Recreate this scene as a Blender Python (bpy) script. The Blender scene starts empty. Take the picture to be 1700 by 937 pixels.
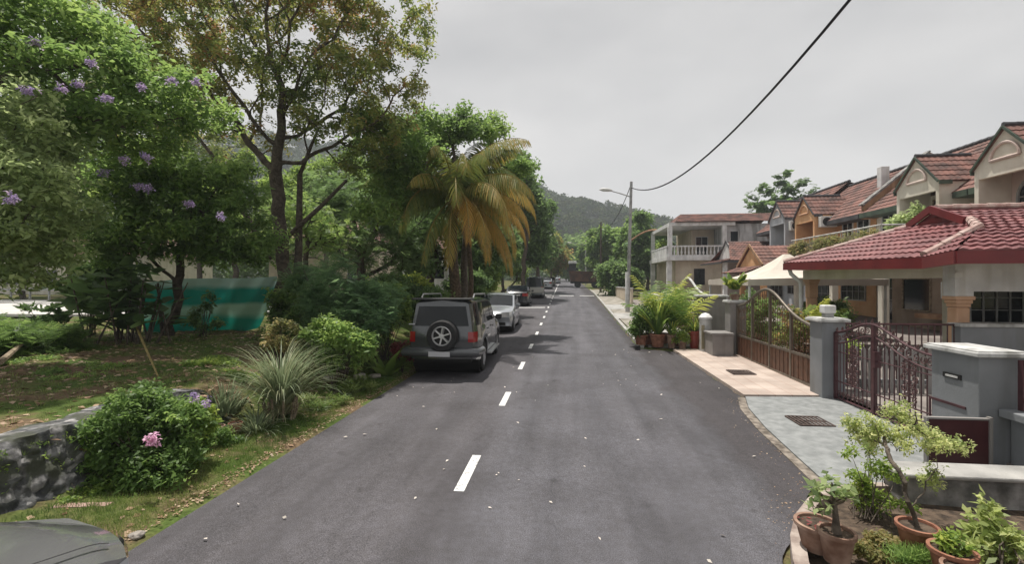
import bpy, math, random
import numpy as np
from mathutils import Vector, Matrix

# ------------------------------------------------------------------ camera, sky, sun, exposure
SC = bpy.context.scene
COL = SC.collection
FPX, CX, CY, CAMH = 770.0, 850.0, 468.5, 2.2
YAW = math.atan(87 / FPX)
cam_d = bpy.data.cameras.new('camera'); cam_d.sensor_width = 36; cam_d.lens = FPX / 1700 * 36
cam_d.clip_start = 0.05; cam_d.clip_end = 6000
cam = bpy.data.objects.new('camera', cam_d); COL.objects.link(cam)
cam.location = (0, 0, CAMH); cam.rotation_euler = (math.radians(90), 0, YAW)
SC.camera = cam

SUN_EL, SUN_AZ = math.radians(74), math.radians(-40)       # azimuth measured from the road axis (+Y) towards +X
world = bpy.data.worlds.new('World'); SC.world = world; world.use_nodes = True
wn = world.node_tree; wn.nodes.clear()
out = wn.nodes.new('ShaderNodeOutputWorld')
bg_sky = wn.nodes.new('ShaderNodeBackground'); bg_sky.inputs['Strength'].default_value = 0.08
sky = wn.nodes.new('ShaderNodeTexSky'); sky.sky_type = 'NISHITA'; sky.sun_disc = False
sky.sun_elevation = SUN_EL; sky.sun_rotation = SUN_AZ; sky.dust_density = 4; sky.air_density = 1.5
wn.links.new(sky.outputs[0], bg_sky.inputs['Color'])
# overcast cloud deck: soft grey cloud, laid out by direction in the sky
bg_cl = wn.nodes.new('ShaderNodeBackground'); bg_cl.inputs['Strength'].default_value = 1.0
tc = wn.nodes.new('ShaderNodeTexCoord'); mp = wn.nodes.new('ShaderNodeMapping')
mp.inputs['Scale'].default_value = (1.2, 1.2, 3.0)
nz = wn.nodes.new('ShaderNodeTexNoise'); nz.inputs['Scale'].default_value = 1.6; nz.inputs['Detail'].default_value = 5
nz.inputs['Roughness'].default_value = 0.45
rp = wn.nodes.new('ShaderNodeValToRGB')
rp.color_ramp.elements[0].position = 0.3; rp.color_ramp.elements[0].color = (0.455, 0.45, 0.45, 1)
rp.color_ramp.elements[1].position = 0.72; rp.color_ramp.elements[1].color = (0.72, 0.70, 0.68, 1)
wn.links.new(tc.outputs['Generated'], mp.inputs['Vector']); wn.links.new(mp.outputs[0], nz.inputs['Vector'])
wn.links.new(nz.outputs['Fac'], rp.inputs['Fac']); wn.links.new(rp.outputs[0], bg_cl.inputs['Color'])
sxw = wn.nodes.new('ShaderNodeSeparateXYZ'); wn.links.new(tc.outputs['Generated'], sxw.inputs[0])
mrw = wn.nodes.new('ShaderNodeMapRange'); mrw.inputs['From Min'].default_value = 0.0; mrw.inputs['From Max'].default_value = 0.5
mrw.inputs['To Min'].default_value = 1.22; mrw.inputs['To Max'].default_value = 0.93; wn.links.new(sxw.outputs['Z'], mrw.inputs['Value'])
wn.links.new(mrw.outputs[0], bg_cl.inputs['Strength'])
mixw = wn.nodes.new('ShaderNodeMixShader'); mixw.inputs['Fac'].default_value = 0.93
wn.links.new(bg_sky.outputs[0], mixw.inputs[1]); wn.links.new(bg_cl.outputs[0], mixw.inputs[2])
wn.links.new(mixw.outputs[0], out.inputs['Surface'])

sun_d = bpy.data.lights.new('sun', 'SUN'); sun_d.energy = 4.8; sun_d.angle = math.radians(1.2); sun_d.color = (1, 0.95, 0.87)
sun = bpy.data.objects.new('sun', sun_d); COL.objects.link(sun); sun.location = (0, 0, 60)
sdir = Vector((math.sin(SUN_AZ) * math.cos(SUN_EL), math.cos(SUN_AZ) * math.cos(SUN_EL), math.sin(SUN_EL)))
sun.rotation_euler = sdir.to_track_quat('Z', 'Y').to_euler()
SC.view_settings.view_transform = 'Standard'; SC.view_settings.look = 'None'
SC.view_settings.exposure = 0.25; SC.view_settings.gamma = 1.0
SC.render.engine = 'CYCLES'
SC.cycles.max_bounces = 6; SC.cycles.diffuse_bounces = 3; SC.cycles.transparent_max_bounces = 6
SC.cycles.volume_bounces = 0; SC.cycles.transmission_bounces = 3

rng = np.random.default_rng(11); random.seed(5)

# ------------------------------------------------------------------ helpers: picture <-> place
RT = np.array([math.cos(YAW), math.sin(YAW), 0.0]); FW = np.array([-math.sin(YAW), math.cos(YAW), 0.0]); UP = np.array([0, 0, 1.0])
EYE = np.array([0, 0, CAMH])
def ray(px, py): return RT * (px - CX) / FPX + FW + UP * (CY - py) / FPX
def atD(px, py, d): return EYE + ray(px, py) * d              # at a depth in metres
def atX(px, py, X):
    r = ray(px, py); return EYE + r * (X / r[0])
def atY(px, py, Y):
    r = ray(px, py); return EYE + r * (Y / r[1])
def atz(px, py, z):
    r = ray(px, py); return EYE + r * ((z - CAMH) / r[2])

def zroad(y):
    y = np.asarray(y, float)
    return 0.025 * 3 * np.logaddexp(0, (np.minimum(y, 140) - 14) / 3)
def sstep(a, b, x):
    t = np.clip((x - a) / (b - a), 0, 1); return t * t * (3 - 2 * t)
def hgt(x, y):
    x = np.asarray(x, float); y = np.asarray(y, float)
    zr = zroad(y)
    d = -3.55 - x
    verge = zr + 0.02 + 0.05 * np.clip(d, 0, 1.4)
    terr = zr * 0.6 + 0.62 + 0.035 * np.clip(d - 1.5, 0, 5)
    a = np.where(y < 6.2, sstep(1.42, 1.56, d), sstep(1.42 - 0.7 * sstep(6.2, 8.5, y), 1.56 + 1.9 * sstep(6.2, 8.5, y), d))
    left = verge * (1 - a) + terr * a
    left = left - 0.5 * sstep(15, 19, d)* 0.3
    bump = 0.025 * np.sin(x * 3.1 + 1.3 * np.sin(y * 2.1)) * np.cos(y * 2.7 + x) * sstep(0.2, 1.0, d)
    right = zr + 0.03 * sstep(3.3, 4.6, x)
    return np.where(d > 0, left + bump, right)
def gz(x, y): return float(hgt(x, y))
def ground(px, py):
    z = 0.0
    for _ in range(25):
        p = atz(px, max(py, CY + 4), z); z = gz(p[0], p[1])
    return np.array([p[0], p[1], z])

# ------------------------------------------------------------------ helpers: objects
def rootloc(o):
    v = Vector((0, 0, 0))
    while o is not None: v += o.location; o = o.parent
    return v
def tag(o, label=None, cat=None, group=None, kind=None):
    if label: o['label'] = label
    if cat: o['category'] = cat
    if group: o['group'] = group
    if kind: o['kind'] = kind
    return o
def thing(name, label, cat, loc, rz=0, group=None):
    o = bpy.data.objects.new(name, None); COL.objects.link(o); o.location = tuple(float(c) for c in loc); o.rotation_euler = (0, 0, rz)
    o.empty_display_size = 0.2
    return tag(o, label, cat, group)
def copy_tree(o, parent=None):
    c = o.copy(); COL.objects.link(c); c.parent = parent
    for ch in list(o.children): copy_tree(ch, c)
    return c
def relabel(o, label):
    o['label'] = label; return o

def fastmesh(name, V, F, mats, tint=None, smooth=False, mi=None):
    me = bpy.data.meshes.new(name)
    V = np.asarray(V, np.float32); F = np.asarray(F, np.int32)
    me.vertices.add(len(V)); me.vertices.foreach_set('co', V.ravel())
    k = F.shape[1]
    me.loops.add(F.size); me.loops.foreach_set('vertex_index', F.ravel())
    me.polygons.add(len(F)); me.polygons.foreach_set('loop_start', np.arange(0, F.size, k, dtype=np.int32))
    me.polygons.foreach_set('loop_total', np.full(len(F), k, np.int32))
    if smooth: me.polygons.foreach_set('use_smooth', np.ones(len(F), bool))
    if mi is not None: me.polygons.foreach_set('material_index', np.asarray(mi, np.int32))
    me.update(calc_edges=True)
    if tint is not None:
        at = me.attributes.new('tint', 'FLOAT', 'POINT'); at.data.foreach_set('value', np.asarray(tint, np.float32))
    for m in (mats if isinstance(mats, (list, tuple)) else [mats]): me.materials.append(m)
    return me
def link(name, me, parent=None, loc=None):
    o = bpy.data.objects.new(name, me); COL.objects.link(o)
    if parent: o.parent = parent
    if loc is not None: o.location = tuple(float(c) for c in loc)
    return o

class MB:
    def __init__(s): s.v = []; s.f = []; s.m = []; s.mi = 0
    def add(s, vs, fs):
        n = len(s.v); s.v += [tuple(float(c) for c in v) for v in vs]
        s.f += [tuple(i + n for i in f) for f in fs]; s.m += [s.mi] * len(fs); return s
    def box(s, x0, x1, y0, y1, z0, z1):
        return s.add([(x0,y0,z0),(x1,y0,z0),(x1,y1,z0),(x0,y1,z0),(x0,y0,z1),(x1,y0,z1),(x1,y1,z1),(x0,y1,z1)],
                     [(0,3,2,1),(4,5,6,7),(0,1,5,4),(1,2,6,5),(2,3,7,6),(3,0,4,7)])
    def obox(s, c, sz, M):
        hx, hy, hz = sz[0]/2, sz[1]/2, sz[2]/2
        vs = [Vector(c) + M @ Vector(p) for p in [(-hx,-hy,-hz),(hx,-hy,-hz),(hx,hy,-hz),(-hx,hy,-hz),(-hx,-hy,hz),(hx,-hy,hz),(hx,hy,hz),(-hx,hy,hz)]]
        return s.add(vs, [(0,3,2,1),(4,5,6,7),(0,1,5,4),(1,2,6,5),(2,3,7,6),(3,0,4,7)])
    def beam(s, a, b, w, h):
        a = Vector(a); b = Vector(b); d = (b - a); L = d.length
        return s.obox((a + b) / 2, (w, L, h), d.to_track_quat('Y', 'Z').to_matrix())
    def tube(s, pts, r, n=8, cap=True, closed=False):
        pts = [Vector(p) for p in pts]; N = len(pts); rr = r if isinstance(r, (list, tuple)) else [r] * N
        vs = []; fs = []; prev = None
        for i, p in enumerate(pts):
            if closed: t = pts[(i+1) % N] - pts[i-1]
            else: t = pts[min(i+1, N-1)] - pts[max(i-1, 0)]
            t.normalize()
            u = (prev - t * prev.dot(t)) if prev is not None else t.orthogonal()
            if u.length < 1e-6: u = t.orthogonal()
            u.normalize(); prev = u; w = t.cross(u)
            for k in range(n):
                a = 2 * math.pi * k / n
                vs.append(p + (u * math.cos(a) + w * math.sin(a)) * rr[i])
        M = N if closed else N - 1
        for i in range(M):
            j = (i + 1) % N
            for k in range(n):
                l = (k + 1) % n; fs.append((i*n+k, i*n+l, j*n+l, j*n+k))
        if cap and not closed:
            fs.append(tuple(range(n))[::-1]); fs.append(tuple((N-1)*n + k for k in range(n)))
        return s.add(vs, fs)
    def lathe(s, prof, c=(0,0,0), n=20, axis='Z'):
        vs = []; fs = []; N = len(prof)
        for r, z in prof:
            for k in range(n):
                a = 2 * math.pi * k / n; x, y = r * math.cos(a), r * math.sin(a)
                p = (x, y, z) if axis == 'Z' else (z, x, y) if axis == 'X' else (x, z, y)
                vs.append((p[0]+c[0], p[1]+c[1], p[2]+c[2]))
        for i in range(N-1):
            for k in range(n):
                l = (k+1) % n; q = (i*n+k, i*n+l, (i+1)*n+l, (i+1)*n+k)
                fs.append(q if axis != 'Y' else q[::-1])
        return s.add(vs, fs)
    def prism(s, poly, a, b, axis='Y'):
        """poly: 2D points; axis Y -> (x,z) extruded y a..b ; X -> (y,z) extruded x ; Z -> (x,y) extruded z"""
        def P(p, t): return (p[0], t, p[1]) if axis == 'Y' else (t, p[0], p[1]) if axis == 'X' else (p[0], p[1], t)
        n = len(poly); vs = [P(p, a) for p in poly] + [P(p, b) for p in poly]
        fs = [tuple(range(n)), tuple(range(2*n-1, n-1, -1))] + [(i, n+i, n+(i+1) % n, (i+1) % n) for i in range(n)]
        return s.add(vs, fs)
    def grid(s, P):
        """P[i][j] points"""
        n = len(P); m = len(P[0]); vs = [p for r in P for p in r]
        return s.add(vs, [(i*m+j, i*m+j+1, (i+1)*m+j+1, (i+1)*m+j) for i in range(n-1) for j in range(m-1)])
    def build(s, name, mats, parent=None, loc=None, smooth=False, bevel=0, local=False, fixn=True):
        off = Vector((0,0,0))
        if not local: off = rootloc(parent) if parent else Vector(loc) if loc is not None else Vector((0,0,0))
        me = bpy.data.meshes.new(name)
        me.from_pydata([(v[0]-off.x, v[1]-off.y, v[2]-off.z) for v in s.v], [], s.f)
        for m in (mats if isinstance(mats, (list, tuple)) else [mats]): me.materials.append(m)
        if any(s.m): me.polygons.foreach_set('material_index', np.array(s.m, np.int32))
        if fixn:
            import bmesh
            bm = bmesh.new(); bm.from_mesh(me); bmesh.ops.recalc_face_normals(bm, faces=bm.faces); bm.to_mesh(me); bm.free()
        if smooth:
            me.polygons.foreach_set('use_smooth', np.ones(len(me.polygons), bool))
            me.set_sharp_from_angle(angle=math.radians(smooth if smooth > 1 else 40))
        o = link(name, me, parent, (off if not parent and not local else (loc if loc is not None else (0,0,0))))
        if bevel:
            b = o.modifiers.new('bevel', 'BEVEL'); b.width = bevel; b.segments = 2; b.limit_method = 'ANGLE'
        return o

# ------------------------------------------------------------------ materials
def mat(name, c1, c2=None, scale=3.0, rough=0.8, bump=0.0, bscale=None, metal=0.0, spec=0.4, detail=6, ramp=(0.35, 0.65), dist=0.0, coat=0.0, third=None):
    m = bpy.data.materials.new(name); m.use_nodes = True; nt = m.node_tree; b = nt.nodes['Principled BSDF']
    b.inputs['Roughness'].default_value = rough; b.inputs['Metallic'].default_value = metal
    b.inputs['Specular IOR Level'].default_value = spec; b.inputs['Coat Weight'].default_value = coat
    b.inputs['Coat Roughness'].default_value = 0.06
    tcn = nt.nodes.new('ShaderNodeTexCoord')
    if c2 is None: b.inputs['Base Color'].default_value = (*c1, 1)
    else:
        n = nt.nodes.new('ShaderNodeTexNoise'); n.inputs['Scale'].default_value = scale; n.inputs['Detail'].default_value = detail
        n.inputs['Distortion'].default_value = dist
        r = nt.nodes.new('ShaderNodeValToRGB')
        r.color_ramp.elements[0].position = ramp[0]; r.color_ramp.elements[0].color = (*c1, 1)
        r.color_ramp.elements[1].position = ramp[1]; r.color_ramp.elements[1].color = (*c2, 1)
        if third: e = r.color_ramp.elements.new(min(0.98, ramp[1] + 0.1)); e.color = (*third, 1)
        nt.links.new(tcn.outputs['Object'], n.inputs['Vector']); nt.links.new(n.outputs['Fac'], r.inputs['Fac'])
        nt.links.new(r.outputs[0], b.inputs['Base Color'])
    if bump:
        n2 = nt.nodes.new('ShaderNodeTexNoise'); n2.inputs['Scale'].default_value = bscale or scale * 6; n2.inputs['Detail'].default_value = 5
        bp = nt.nodes.new('ShaderNodeBump'); bp.inputs['Strength'].default_value = bump; bp.inputs['Distance'].default_value = 0.02
        nt.links.new(tcn.outputs['Object'], n2.inputs['Vector']); nt.links.new(n2.outputs['Fac'], bp.inputs['Height'])
        nt.links.new(bp.outputs[0], b.inputs['Normal'])
    return m
def leafmat(name, cols, trans=0.5, rough=0.5, boost=1.65, spec=0.35):
    m = bpy.data.materials.new(name); m.use_nodes = True; nt = m.node_tree; b = nt.nodes['Principled BSDF']
    at = nt.nodes.new('ShaderNodeAttribute'); at.attribute_name = 'tint'
    r = nt.nodes.new('ShaderNodeValToRGB'); els = r.color_ramp.elements
    for i, c in enumerate(cols):
        p = i / (len(cols) - 1)
        if i == 0: e = els[0]; e.position = 0
        elif i == len(cols) - 1: e = els[-1]; e.position = 1
        else: e = els.new(p)
        lum = .25*c[0] + .65*c[1] + .1*c[2]; e.color = (*[min(.8, (v*.9 + lum*.1)*boost*kk) for v, kk in zip(c, (1.08, 1, .95))], 1)
    nt.links.new(at.outputs['Fac'], r.inputs['Fac']); nt.links.new(r.outputs[0], b.inputs['Base Color'])
    b.inputs['Roughness'].default_value = rough; b.inputs['Specular IOR Level'].default_value = spec
    if trans:
        t = nt.nodes.new('ShaderNodeBsdfTranslucent'); hs = nt.nodes.new('ShaderNodeHueSaturation')
        hs.inputs['Value'].default_value = 2.0; hs.inputs['Saturation'].default_value = 0.95; hs.inputs['Hue'].default_value = 0.485
        nt.links.new(r.outputs[0], hs.inputs['Color']); nt.links.new(hs.outputs[0], t.inputs['Color'])
        mx = nt.nodes.new('ShaderNodeMixShader'); mx.inputs['Fac'].default_value = trans
        nt.links.new(b.outputs[0], mx.inputs[1]); nt.links.new(t.outputs[0], mx.inputs[2])
        nt.links.new(mx.outputs[0], nt.nodes['Material Output'].inputs['Surface'])
    return m

MT = {}
MT['concrete'] = mat('concrete', (0.25,0.245,0.235), (0.42,0.41,0.39), 2.5, 0.85, 0.35, 30)
MT['old_concrete'] = mat('old_concrete', (0.10,0.10,0.095), (0.34,0.33,0.32), 5, 0.9, 0.5, 25, third=(0.42,0.41,0.4))
MT['drive_concrete'] = mat('drive_concrete', (0.18,0.19,0.19), (0.27,0.28,0.28), 7, 0.85, 0.3, 60, detail=12)
MT['white_paint'] = mat('white_paint', (0.55,0.55,0.55), (0.75,0.75,0.75), 2, 0.7, 0.1, 30)
MT['offwhite'] = mat('offwhite', (0.60,0.555,0.47), (0.74,0.70,0.61), 1.4, 0.8, 0.15, 20)
MT['cream_wall'] = mat('cream_wall', (0.50,0.42,0.33), (0.62,0.54,0.43), 1.2, 0.8, 0.15, 20)
MT['pink_wall'] = mat('pink_wall', (0.50,0.40,0.36), (0.60,0.50,0.45), 1.2, 0.8, 0.15, 20)
MT['peach_wall'] = mat('peach_wall', (0.62,0.34,0.17), (0.70,0.44,0.24), 1.5, 0.8, 0.15, 20)
MT['blue_grey_wall'] = mat('blue_grey_wall', (0.36,0.38,0.42), (0.52,0.54,0.57), 1.2, 0.8, 0.15, 20)
MT['stained_wall'] = mat('stained_wall', (0.33,0.33,0.33), (0.56,0.56,0.56), 0.9, 0.85, 0.15, 20)
MT['grey_paint'] = mat('grey_paint', (0.185,0.195,0.205), (0.235,0.245,0.26), 1.5, 0.7, 0.12, 30)
MT['grey_dark_paint'] = mat('grey_dark_paint', (0.20,0.19,0.185), (0.27,0.255,0.245), 1.5, 0.75, 0.12, 30)
MT['cap'] = mat('cap', (0.38,0.38,0.37), (0.56,0.56,0.55), 4, 0.8, 0.15, 30)
MT['porch_tan_shaded'] = mat('porch_tan_shaded', (0.24,0.18,0.14), (0.34,0.26,0.20), 1.2, 0.85)  # brownish wall colour, darkened to put in the shade of the porch
MT['olive_panel'] = mat('olive_panel', (0.22,0.20,0.13), (0.30,0.27,0.18), 3, 0.8)
MT['tile'] = mat('red_clay_tile', (0.13,0.045,0.048), (0.25,0.095,0.095), 2.5, 0.6, 0.2, 60)
MT['tile_old'] = mat('weathered_clay_tile', (0.07,0.042,0.036), (0.24,0.115,0.092), 1.6, 0.8, 0.2, 60)
MT['ridge'] = mat('ridge_tile', (0.30,0.17,0.15), (0.48,0.38,0.34), 6, 0.7, 0.2, 40)
MT['fascia'] = mat('red_fascia', (0.12,0.014,0.018), (0.17,0.022,0.025), 2, 0.4)
MT['green_fascia'] = mat('green_fascia', (0.035,0.05,0.04), (0.07,0.10,0.07), 2, 0.6)
MT['dark_fascia'] = mat('dark_fascia', (0.04,0.04,0.045), (0.08,0.08,0.085), 2, 0.6)
MT['brick'] = mat('rough_party_wall', (0.26,0.14,0.08), (0.40,0.25,0.15), 2.5, 0.9, 0.3, 20)
MT['column'] = mat('peach_column', (0.52,0.31,0.19), (0.60,0.38,0.25), 4, 0.6, 0.1)
MT['dark_glass'] = mat('dark_glass', (0.015,0.018,0.02), rough=0.08, spec=0.6)
MT['frame_metal'] = mat('grey_metal', (0.25,0.25,0.25), (0.35,0.35,0.35), 5, 0.45, metal=0.6)
MT['galv'] = mat('galvanised_steel', (0.27,0.27,0.27), (0.42,0.42,0.41), 4, 0.5, metal=0.5)
MT['gate_brown'] = mat('brown_gate_paint', (0.085,0.045,0.022), (0.13,0.07,0.035), 6, 0.55)
MT['gate_frame'] = mat('gate_frame_metal', (0.13,0.11,0.085), (0.20,0.17,0.14), 6, 0.4, metal=0.5)
MT['panel_brown'] = mat('brown_gate_sheet', (0.065,0.03,0.016), (0.11,0.05,0.028), 7, 0.5)
MT['maroon'] = mat('maroon_paint', (0.055,0.022,0.026), (0.085,0.035,0.04), 7, 0.45)
MT['maroon_door'] = mat('maroon_sheet', (0.045,0.010,0.012), (0.065,0.016,0.018), 4, 0.45)
MT['black'] = mat('black', (0.012,0.012,0.012), rough=0.6)
MT['rubber'] = mat('rubber', (0.015,0.015,0.016), (0.025,0.025,0.025), 10, 0.8)
MT['plastic'] = mat('dark_plastic', (0.03,0.03,0.032), rough=0.5)
MT['alloy'] = mat('alloy', (0.45,0.45,0.46), rough=0.35, metal=0.8)
MT['red_lens'] = mat('red_lens', (0.28,0.012,0.012), rough=0.15, coat=0.6)
MT['amber_lens'] = mat('amber_lens', (0.6,0.16,0.02), rough=0.2, coat=0.5)
MT['clear_lens'] = mat('clear_lens', (0.55,0.58,0.6), rough=0.1, metal=0.3, coat=0.8)
MT['plate'] = mat('number_plate', (0.5,0.5,0.52), rough=0.5)
MT['terracotta'] = mat('terracotta', (0.19,0.075,0.045), (0.33,0.155,0.10), 9, 0.8, 0.2, 40)
MT['terracotta_pale'] = mat('salted_terracotta', (0.17,0.09,0.06), (0.38,0.26,0.20), 7, 0.85, 0.2, 40)
MT['pot_red'] = mat('red_glazed_pot', (0.20,0.035,0.025), (0.26,0.055,0.04), 6, 0.35)
MT['soil'] = mat('soil', (0.035,0.025,0.018), (0.12,0.085,0.06), 14, 0.95, 0.6, 60)
MT['bark'] = mat('bark', (0.055,0.042,0.032), (0.15,0.12,0.095), 9, 0.9, 0.6, 40, dist=1.0)
MT['bark_dark'] = mat('dark_bark', (0.05,0.04,0.03), (0.13,0.105,0.08), 9, 0.9, 0.6, 40, dist=1.0)
MT['palm_bark'] = mat('palm_bark', (0.05,0.035,0.022), (0.14,0.10,0.065), 12, 0.95, 0.6, 30)
MT['canvas'] = mat('cream_canvas', (0.50,0.45,0.39), (0.58,0.53,0.46), 2, 0.8)
MT['wire'] = mat('cable_sheath', (0.012,0.012,0.02), rough=0.55)
MT['wood'] = mat('weathered_wood', (0.16,0.12,0.08), (0.34,0.27,0.19), 12, 0.85)
MT['rock'] = mat('pale_rock', (0.20,0.18,0.16), (0.42,0.38,0.34), 9, 0.9, 0.5, 30)
MT['ac'] = mat('ac_casing', (0.55,0.55,0.53), (0.62,0.62,0.60), 6, 0.5)

def streaks(m, k=0.62, sc=5.0, lo=.50, hi=.66):
    """rain marks and mildew that run down a wall"""
    nt = m.node_tree; b = nt.nodes['Principled BSDF']; src = b.inputs['Base Color'].links[0].from_socket
    tcn = nt.nodes.new('ShaderNodeTexCoord'); mp_ = nt.nodes.new('ShaderNodeMapping'); mp_.inputs['Scale'].default_value = (sc, sc, .45)
    n_ = nt.nodes.new('ShaderNodeTexNoise'); n_.inputs['Scale'].default_value = 1.0; n_.inputs['Detail'].default_value = 7
    r_ = nt.nodes.new('ShaderNodeValToRGB'); r_.color_ramp.elements[0].position = lo; r_.color_ramp.elements[0].color = (1, 1, 1, 1)
    r_.color_ramp.elements[1].position = hi; r_.color_ramp.elements[1].color = (k, k*.985, k*.95, 1)
    x_ = nt.nodes.new('ShaderNodeMixRGB'); x_.blend_type = 'MULTIPLY'; x_.inputs['Fac'].default_value = 1
    nt.links.new(tcn.outputs['Object'], mp_.inputs['Vector']); nt.links.new(mp_.outputs[0], n_.inputs['Vector']); nt.links.new(n_.outputs['Fac'], r_.inputs['Fac'])
    nt.links.new(src, x_.inputs[1]); nt.links.new(r_.outputs[0], x_.inputs[2]); nt.links.new(x_.outputs[0], b.inputs['Base Color'])
for k_ in ('offwhite', 'cream_wall', 'pink_wall', 'peach_wall', 'blue_grey_wall', 'porch_tan_shaded'): streaks(MT[k_], .86, 2.2)
for k_ in ('stained_wall', 'olive_panel', 'brick'): streaks(MT[k_], .55, 3)
for k_ in ('grey_paint', 'grey_dark_paint', 'white_paint'): streaks(MT[k_], .86, 5)
for k_ in ('cap', 'old_concrete'): streaks(MT[k_], .6, 7)
# leaf colours: leafmat's boost lifts them past real albedo to brighten shaded foliage
G = dict(
 mid   = leafmat('leaf_mid', [(0.035,0.075,0.016),(0.065,0.135,0.026),(0.12,0.20,0.04)]),
 deep  = leafmat('leaf_deep', [(0.030,0.065,0.020),(0.055,0.11,0.030),(0.095,0.17,0.05)]),
 lime  = leafmat('leaf_lime', [(0.05,0.10,0.015),(0.11,0.19,0.025),(0.20,0.26,0.04)]),
 olive = leafmat('leaf_olive', [(0.04,0.075,0.014),(0.08,0.12,0.02),(0.13,0.14,0.025),(0.17,0.085,0.03)]),
 grey  = leafmat('leaf_greygreen', [(0.06,0.105,0.04),(0.12,0.18,0.065),(0.20,0.27,0.12)]),
 blue  = leafmat('leaf_bluegreen', [(0.035,0.085,0.035),(0.06,0.13,0.05),(0.11,0.19,0.08)]),
 palm  = leafmat('leaf_palm', [(0.035,0.08,0.012),(0.10,0.14,0.018),(0.27,0.20,0.02),(0.34,0.20,0.02)], trans=0.3, boost=1.2),
 pot   = leafmat('leaf_potpalm', [(0.03,0.08,0.015),(0.08,0.15,0.02),(0.22,0.26,0.03)], trans=0.3),
 blade = leafmat('leaf_blade', [(0.06,0.09,0.045),(0.12,0.17,0.09),(0.22,0.22,0.13)], trans=0.2),
 grass = leafmat('leaf_grass', [(0.03,0.075,0.012),(0.07,0.13,0.02),(0.14,0.17,0.05)], trans=0.3),
 dry   = leafmat('leaf_dry', [(0.16,0.09,0.05),(0.34,0.23,0.14),(0.50,0.40,0.28)], trans=0.1, boost=.9),
 flower= leafmat('petal_purple', [(0.20,0.15,0.34),(0.32,0.25,0.48),(0.50,0.40,0.58)], trans=0.3, boost=1),
 pink  = leafmat('petal_pink', [(0.55,0.30,0.50),(0.70,0.45,0.62)], trans=0.2, boost=1),
 white = leafmat('petal_white', [(0.45,0.44,0.40),(0.7,0.68,0.65)], trans=0.1, boost=1),
 pale  = leafmat('leaf_pale', [(0.09,0.14,0.04),(0.19,0.25,0.08),(0.32,0.36,0.17)]),
 red   = leafmat('leaf_red', [(0.10,0.02,0.02),(0.18,0.04,0.04)], trans=0.2),
 vine  = leafmat('leaf_vine', [(0.05,0.07,0.02),(0.10,0.12,0.035),(0.20,0.17,0.07)]),
)

# ------------------------------------------------------------------ foliage kit
def tq(*quads):
    V = []; F = []
    for q in quads: F.append([len(V)+i for i in range(4)]); V += q
    return np.array(V, float), np.array(F, int)
def leafq(o, d, L, w, droop=0.15, up=(0,0,1)):
    o = np.array(o, float); d = np.array(d, float); d /= np.linalg.norm(d); up = np.array(up, float)
    s = np.cross(d, up); s /= (np.linalg.norm(s) + 1e-9)
    return [o, o + d*L*0.45 + s*w*L, o + d*L - up*droop*L, o + d*L*0.45 - s*w*L]
T_LEAF = tq(leafq((0,0,0), (0,1,0), 1, 0.28))
T_TUFT = tq(*[leafq((0.55*math.cos(a+o), 0.55*math.sin(a+o), h), (math.cos(a), math.sin(a), p), s, w) for a, o, h, p, s, w in ((0.2, 1.9, .3, -.5, .95, .24), (1.5, 2.6, -.2, .5, .8, .3), (2.5, 1.2, .1, -.1, 1.05, .22), (3.9, 2.2, .45, .2, .75, .28), (4.6, -1.5, -.35, -.6, .9, .26), (5.6, 1.5, .0, .9, .7, .3))])
_q = []
for i in range(4):
    y = 0.12 + i * 0.24
    _q += [leafq((0, y, -0.05*i), (0.9, 0.55, 0), 0.5, 0.2), leafq((0, y, -0.05*i), (-0.9, 0.55, 0), 0.5, 0.2)]
_q.append(leafq((0, 0.95, -0.2), (0, 1, -0.2), 0.42, 0.2))
T_SPRIG = tq(*_q)
_q = []
for i in range(7):
    y = 0.1 + i * 0.13
    _q += [leafq((0, y, -0.06*i), (0.95, 0.3, -0.1), 0.30, 0.15), leafq((0, y, -0.06*i), (-0.95, 0.3, -0.1), 0.30, 0.15)]
T_PINN = tq(*_q)
_q = []
for k in range(6):
    a = k * 1.05 + 0.2; s = 0.8 + 0.3 * ((k * 7) % 3) / 2
    _q.append(leafq((0.25*math.cos(a+2), 0.25*math.sin(a+2), 0.12*(k % 3)), (math.cos(a), math.sin(a), 0.1), s*0.8, 0.42))
T_CLUMP = tq(*_q)
T_GRASS = tq(*[[np.array(p, float) for p in [(x-0.05, y, 0), (x+0.05, y+0.02, 0), (x+dx+0.02, y+dy, h), (x+dx-0.02, y+dy, h)]]
              for x, y, dx, dy, h in [(0,0,0.1,0.2,1),(0.3,0.1,0.4,-0.1,0.8),(-0.3,0.15,-0.3,0.3,0.9),(0.1,-0.3,-0.1,-0.35,0.7),(-0.2,-0.2,-0.5,-0.2,0.6)]])

def frames(dirs, roll=0.5):
    d = dirs / (np.linalg.norm(dirs, axis=1, keepdims=True) + 1e-9)
    up = np.tile([0, 0, 1.0], (len(d), 1)) + rng.normal(0, roll, (len(d), 3))
    x = np.cross(d, up); x /= (np.linalg.norm(x, axis=1, keepdims=True) + 1e-9)
    z = np.cross(x, d)
    return np.stack([x, d, z], axis=2)               # columns x, y(dir), z
def scatter(T, pos, dirs, size, tint, roll=0.5):
    V, F = T; n = len(pos); R = frames(dirs, roll)
    W = np.einsum('nij,kj->nki', R, V) * np.asarray(size).reshape(-1, 1, 1) + pos[:, None, :]
    FF = F[None] + (np.arange(n) * len(V))[:, None, None]
    return W.reshape(-1, 3), FF.reshape(-1, 4), np.repeat(tint, len(V))
def rdirs(n, zmean=-0.1, zs=0.45):
    a = rng.uniform(0, 2*math.pi, n)
    return np.stack([np.cos(a), np.sin(a), rng.normal(zmean, zs, n)], 1)
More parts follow.
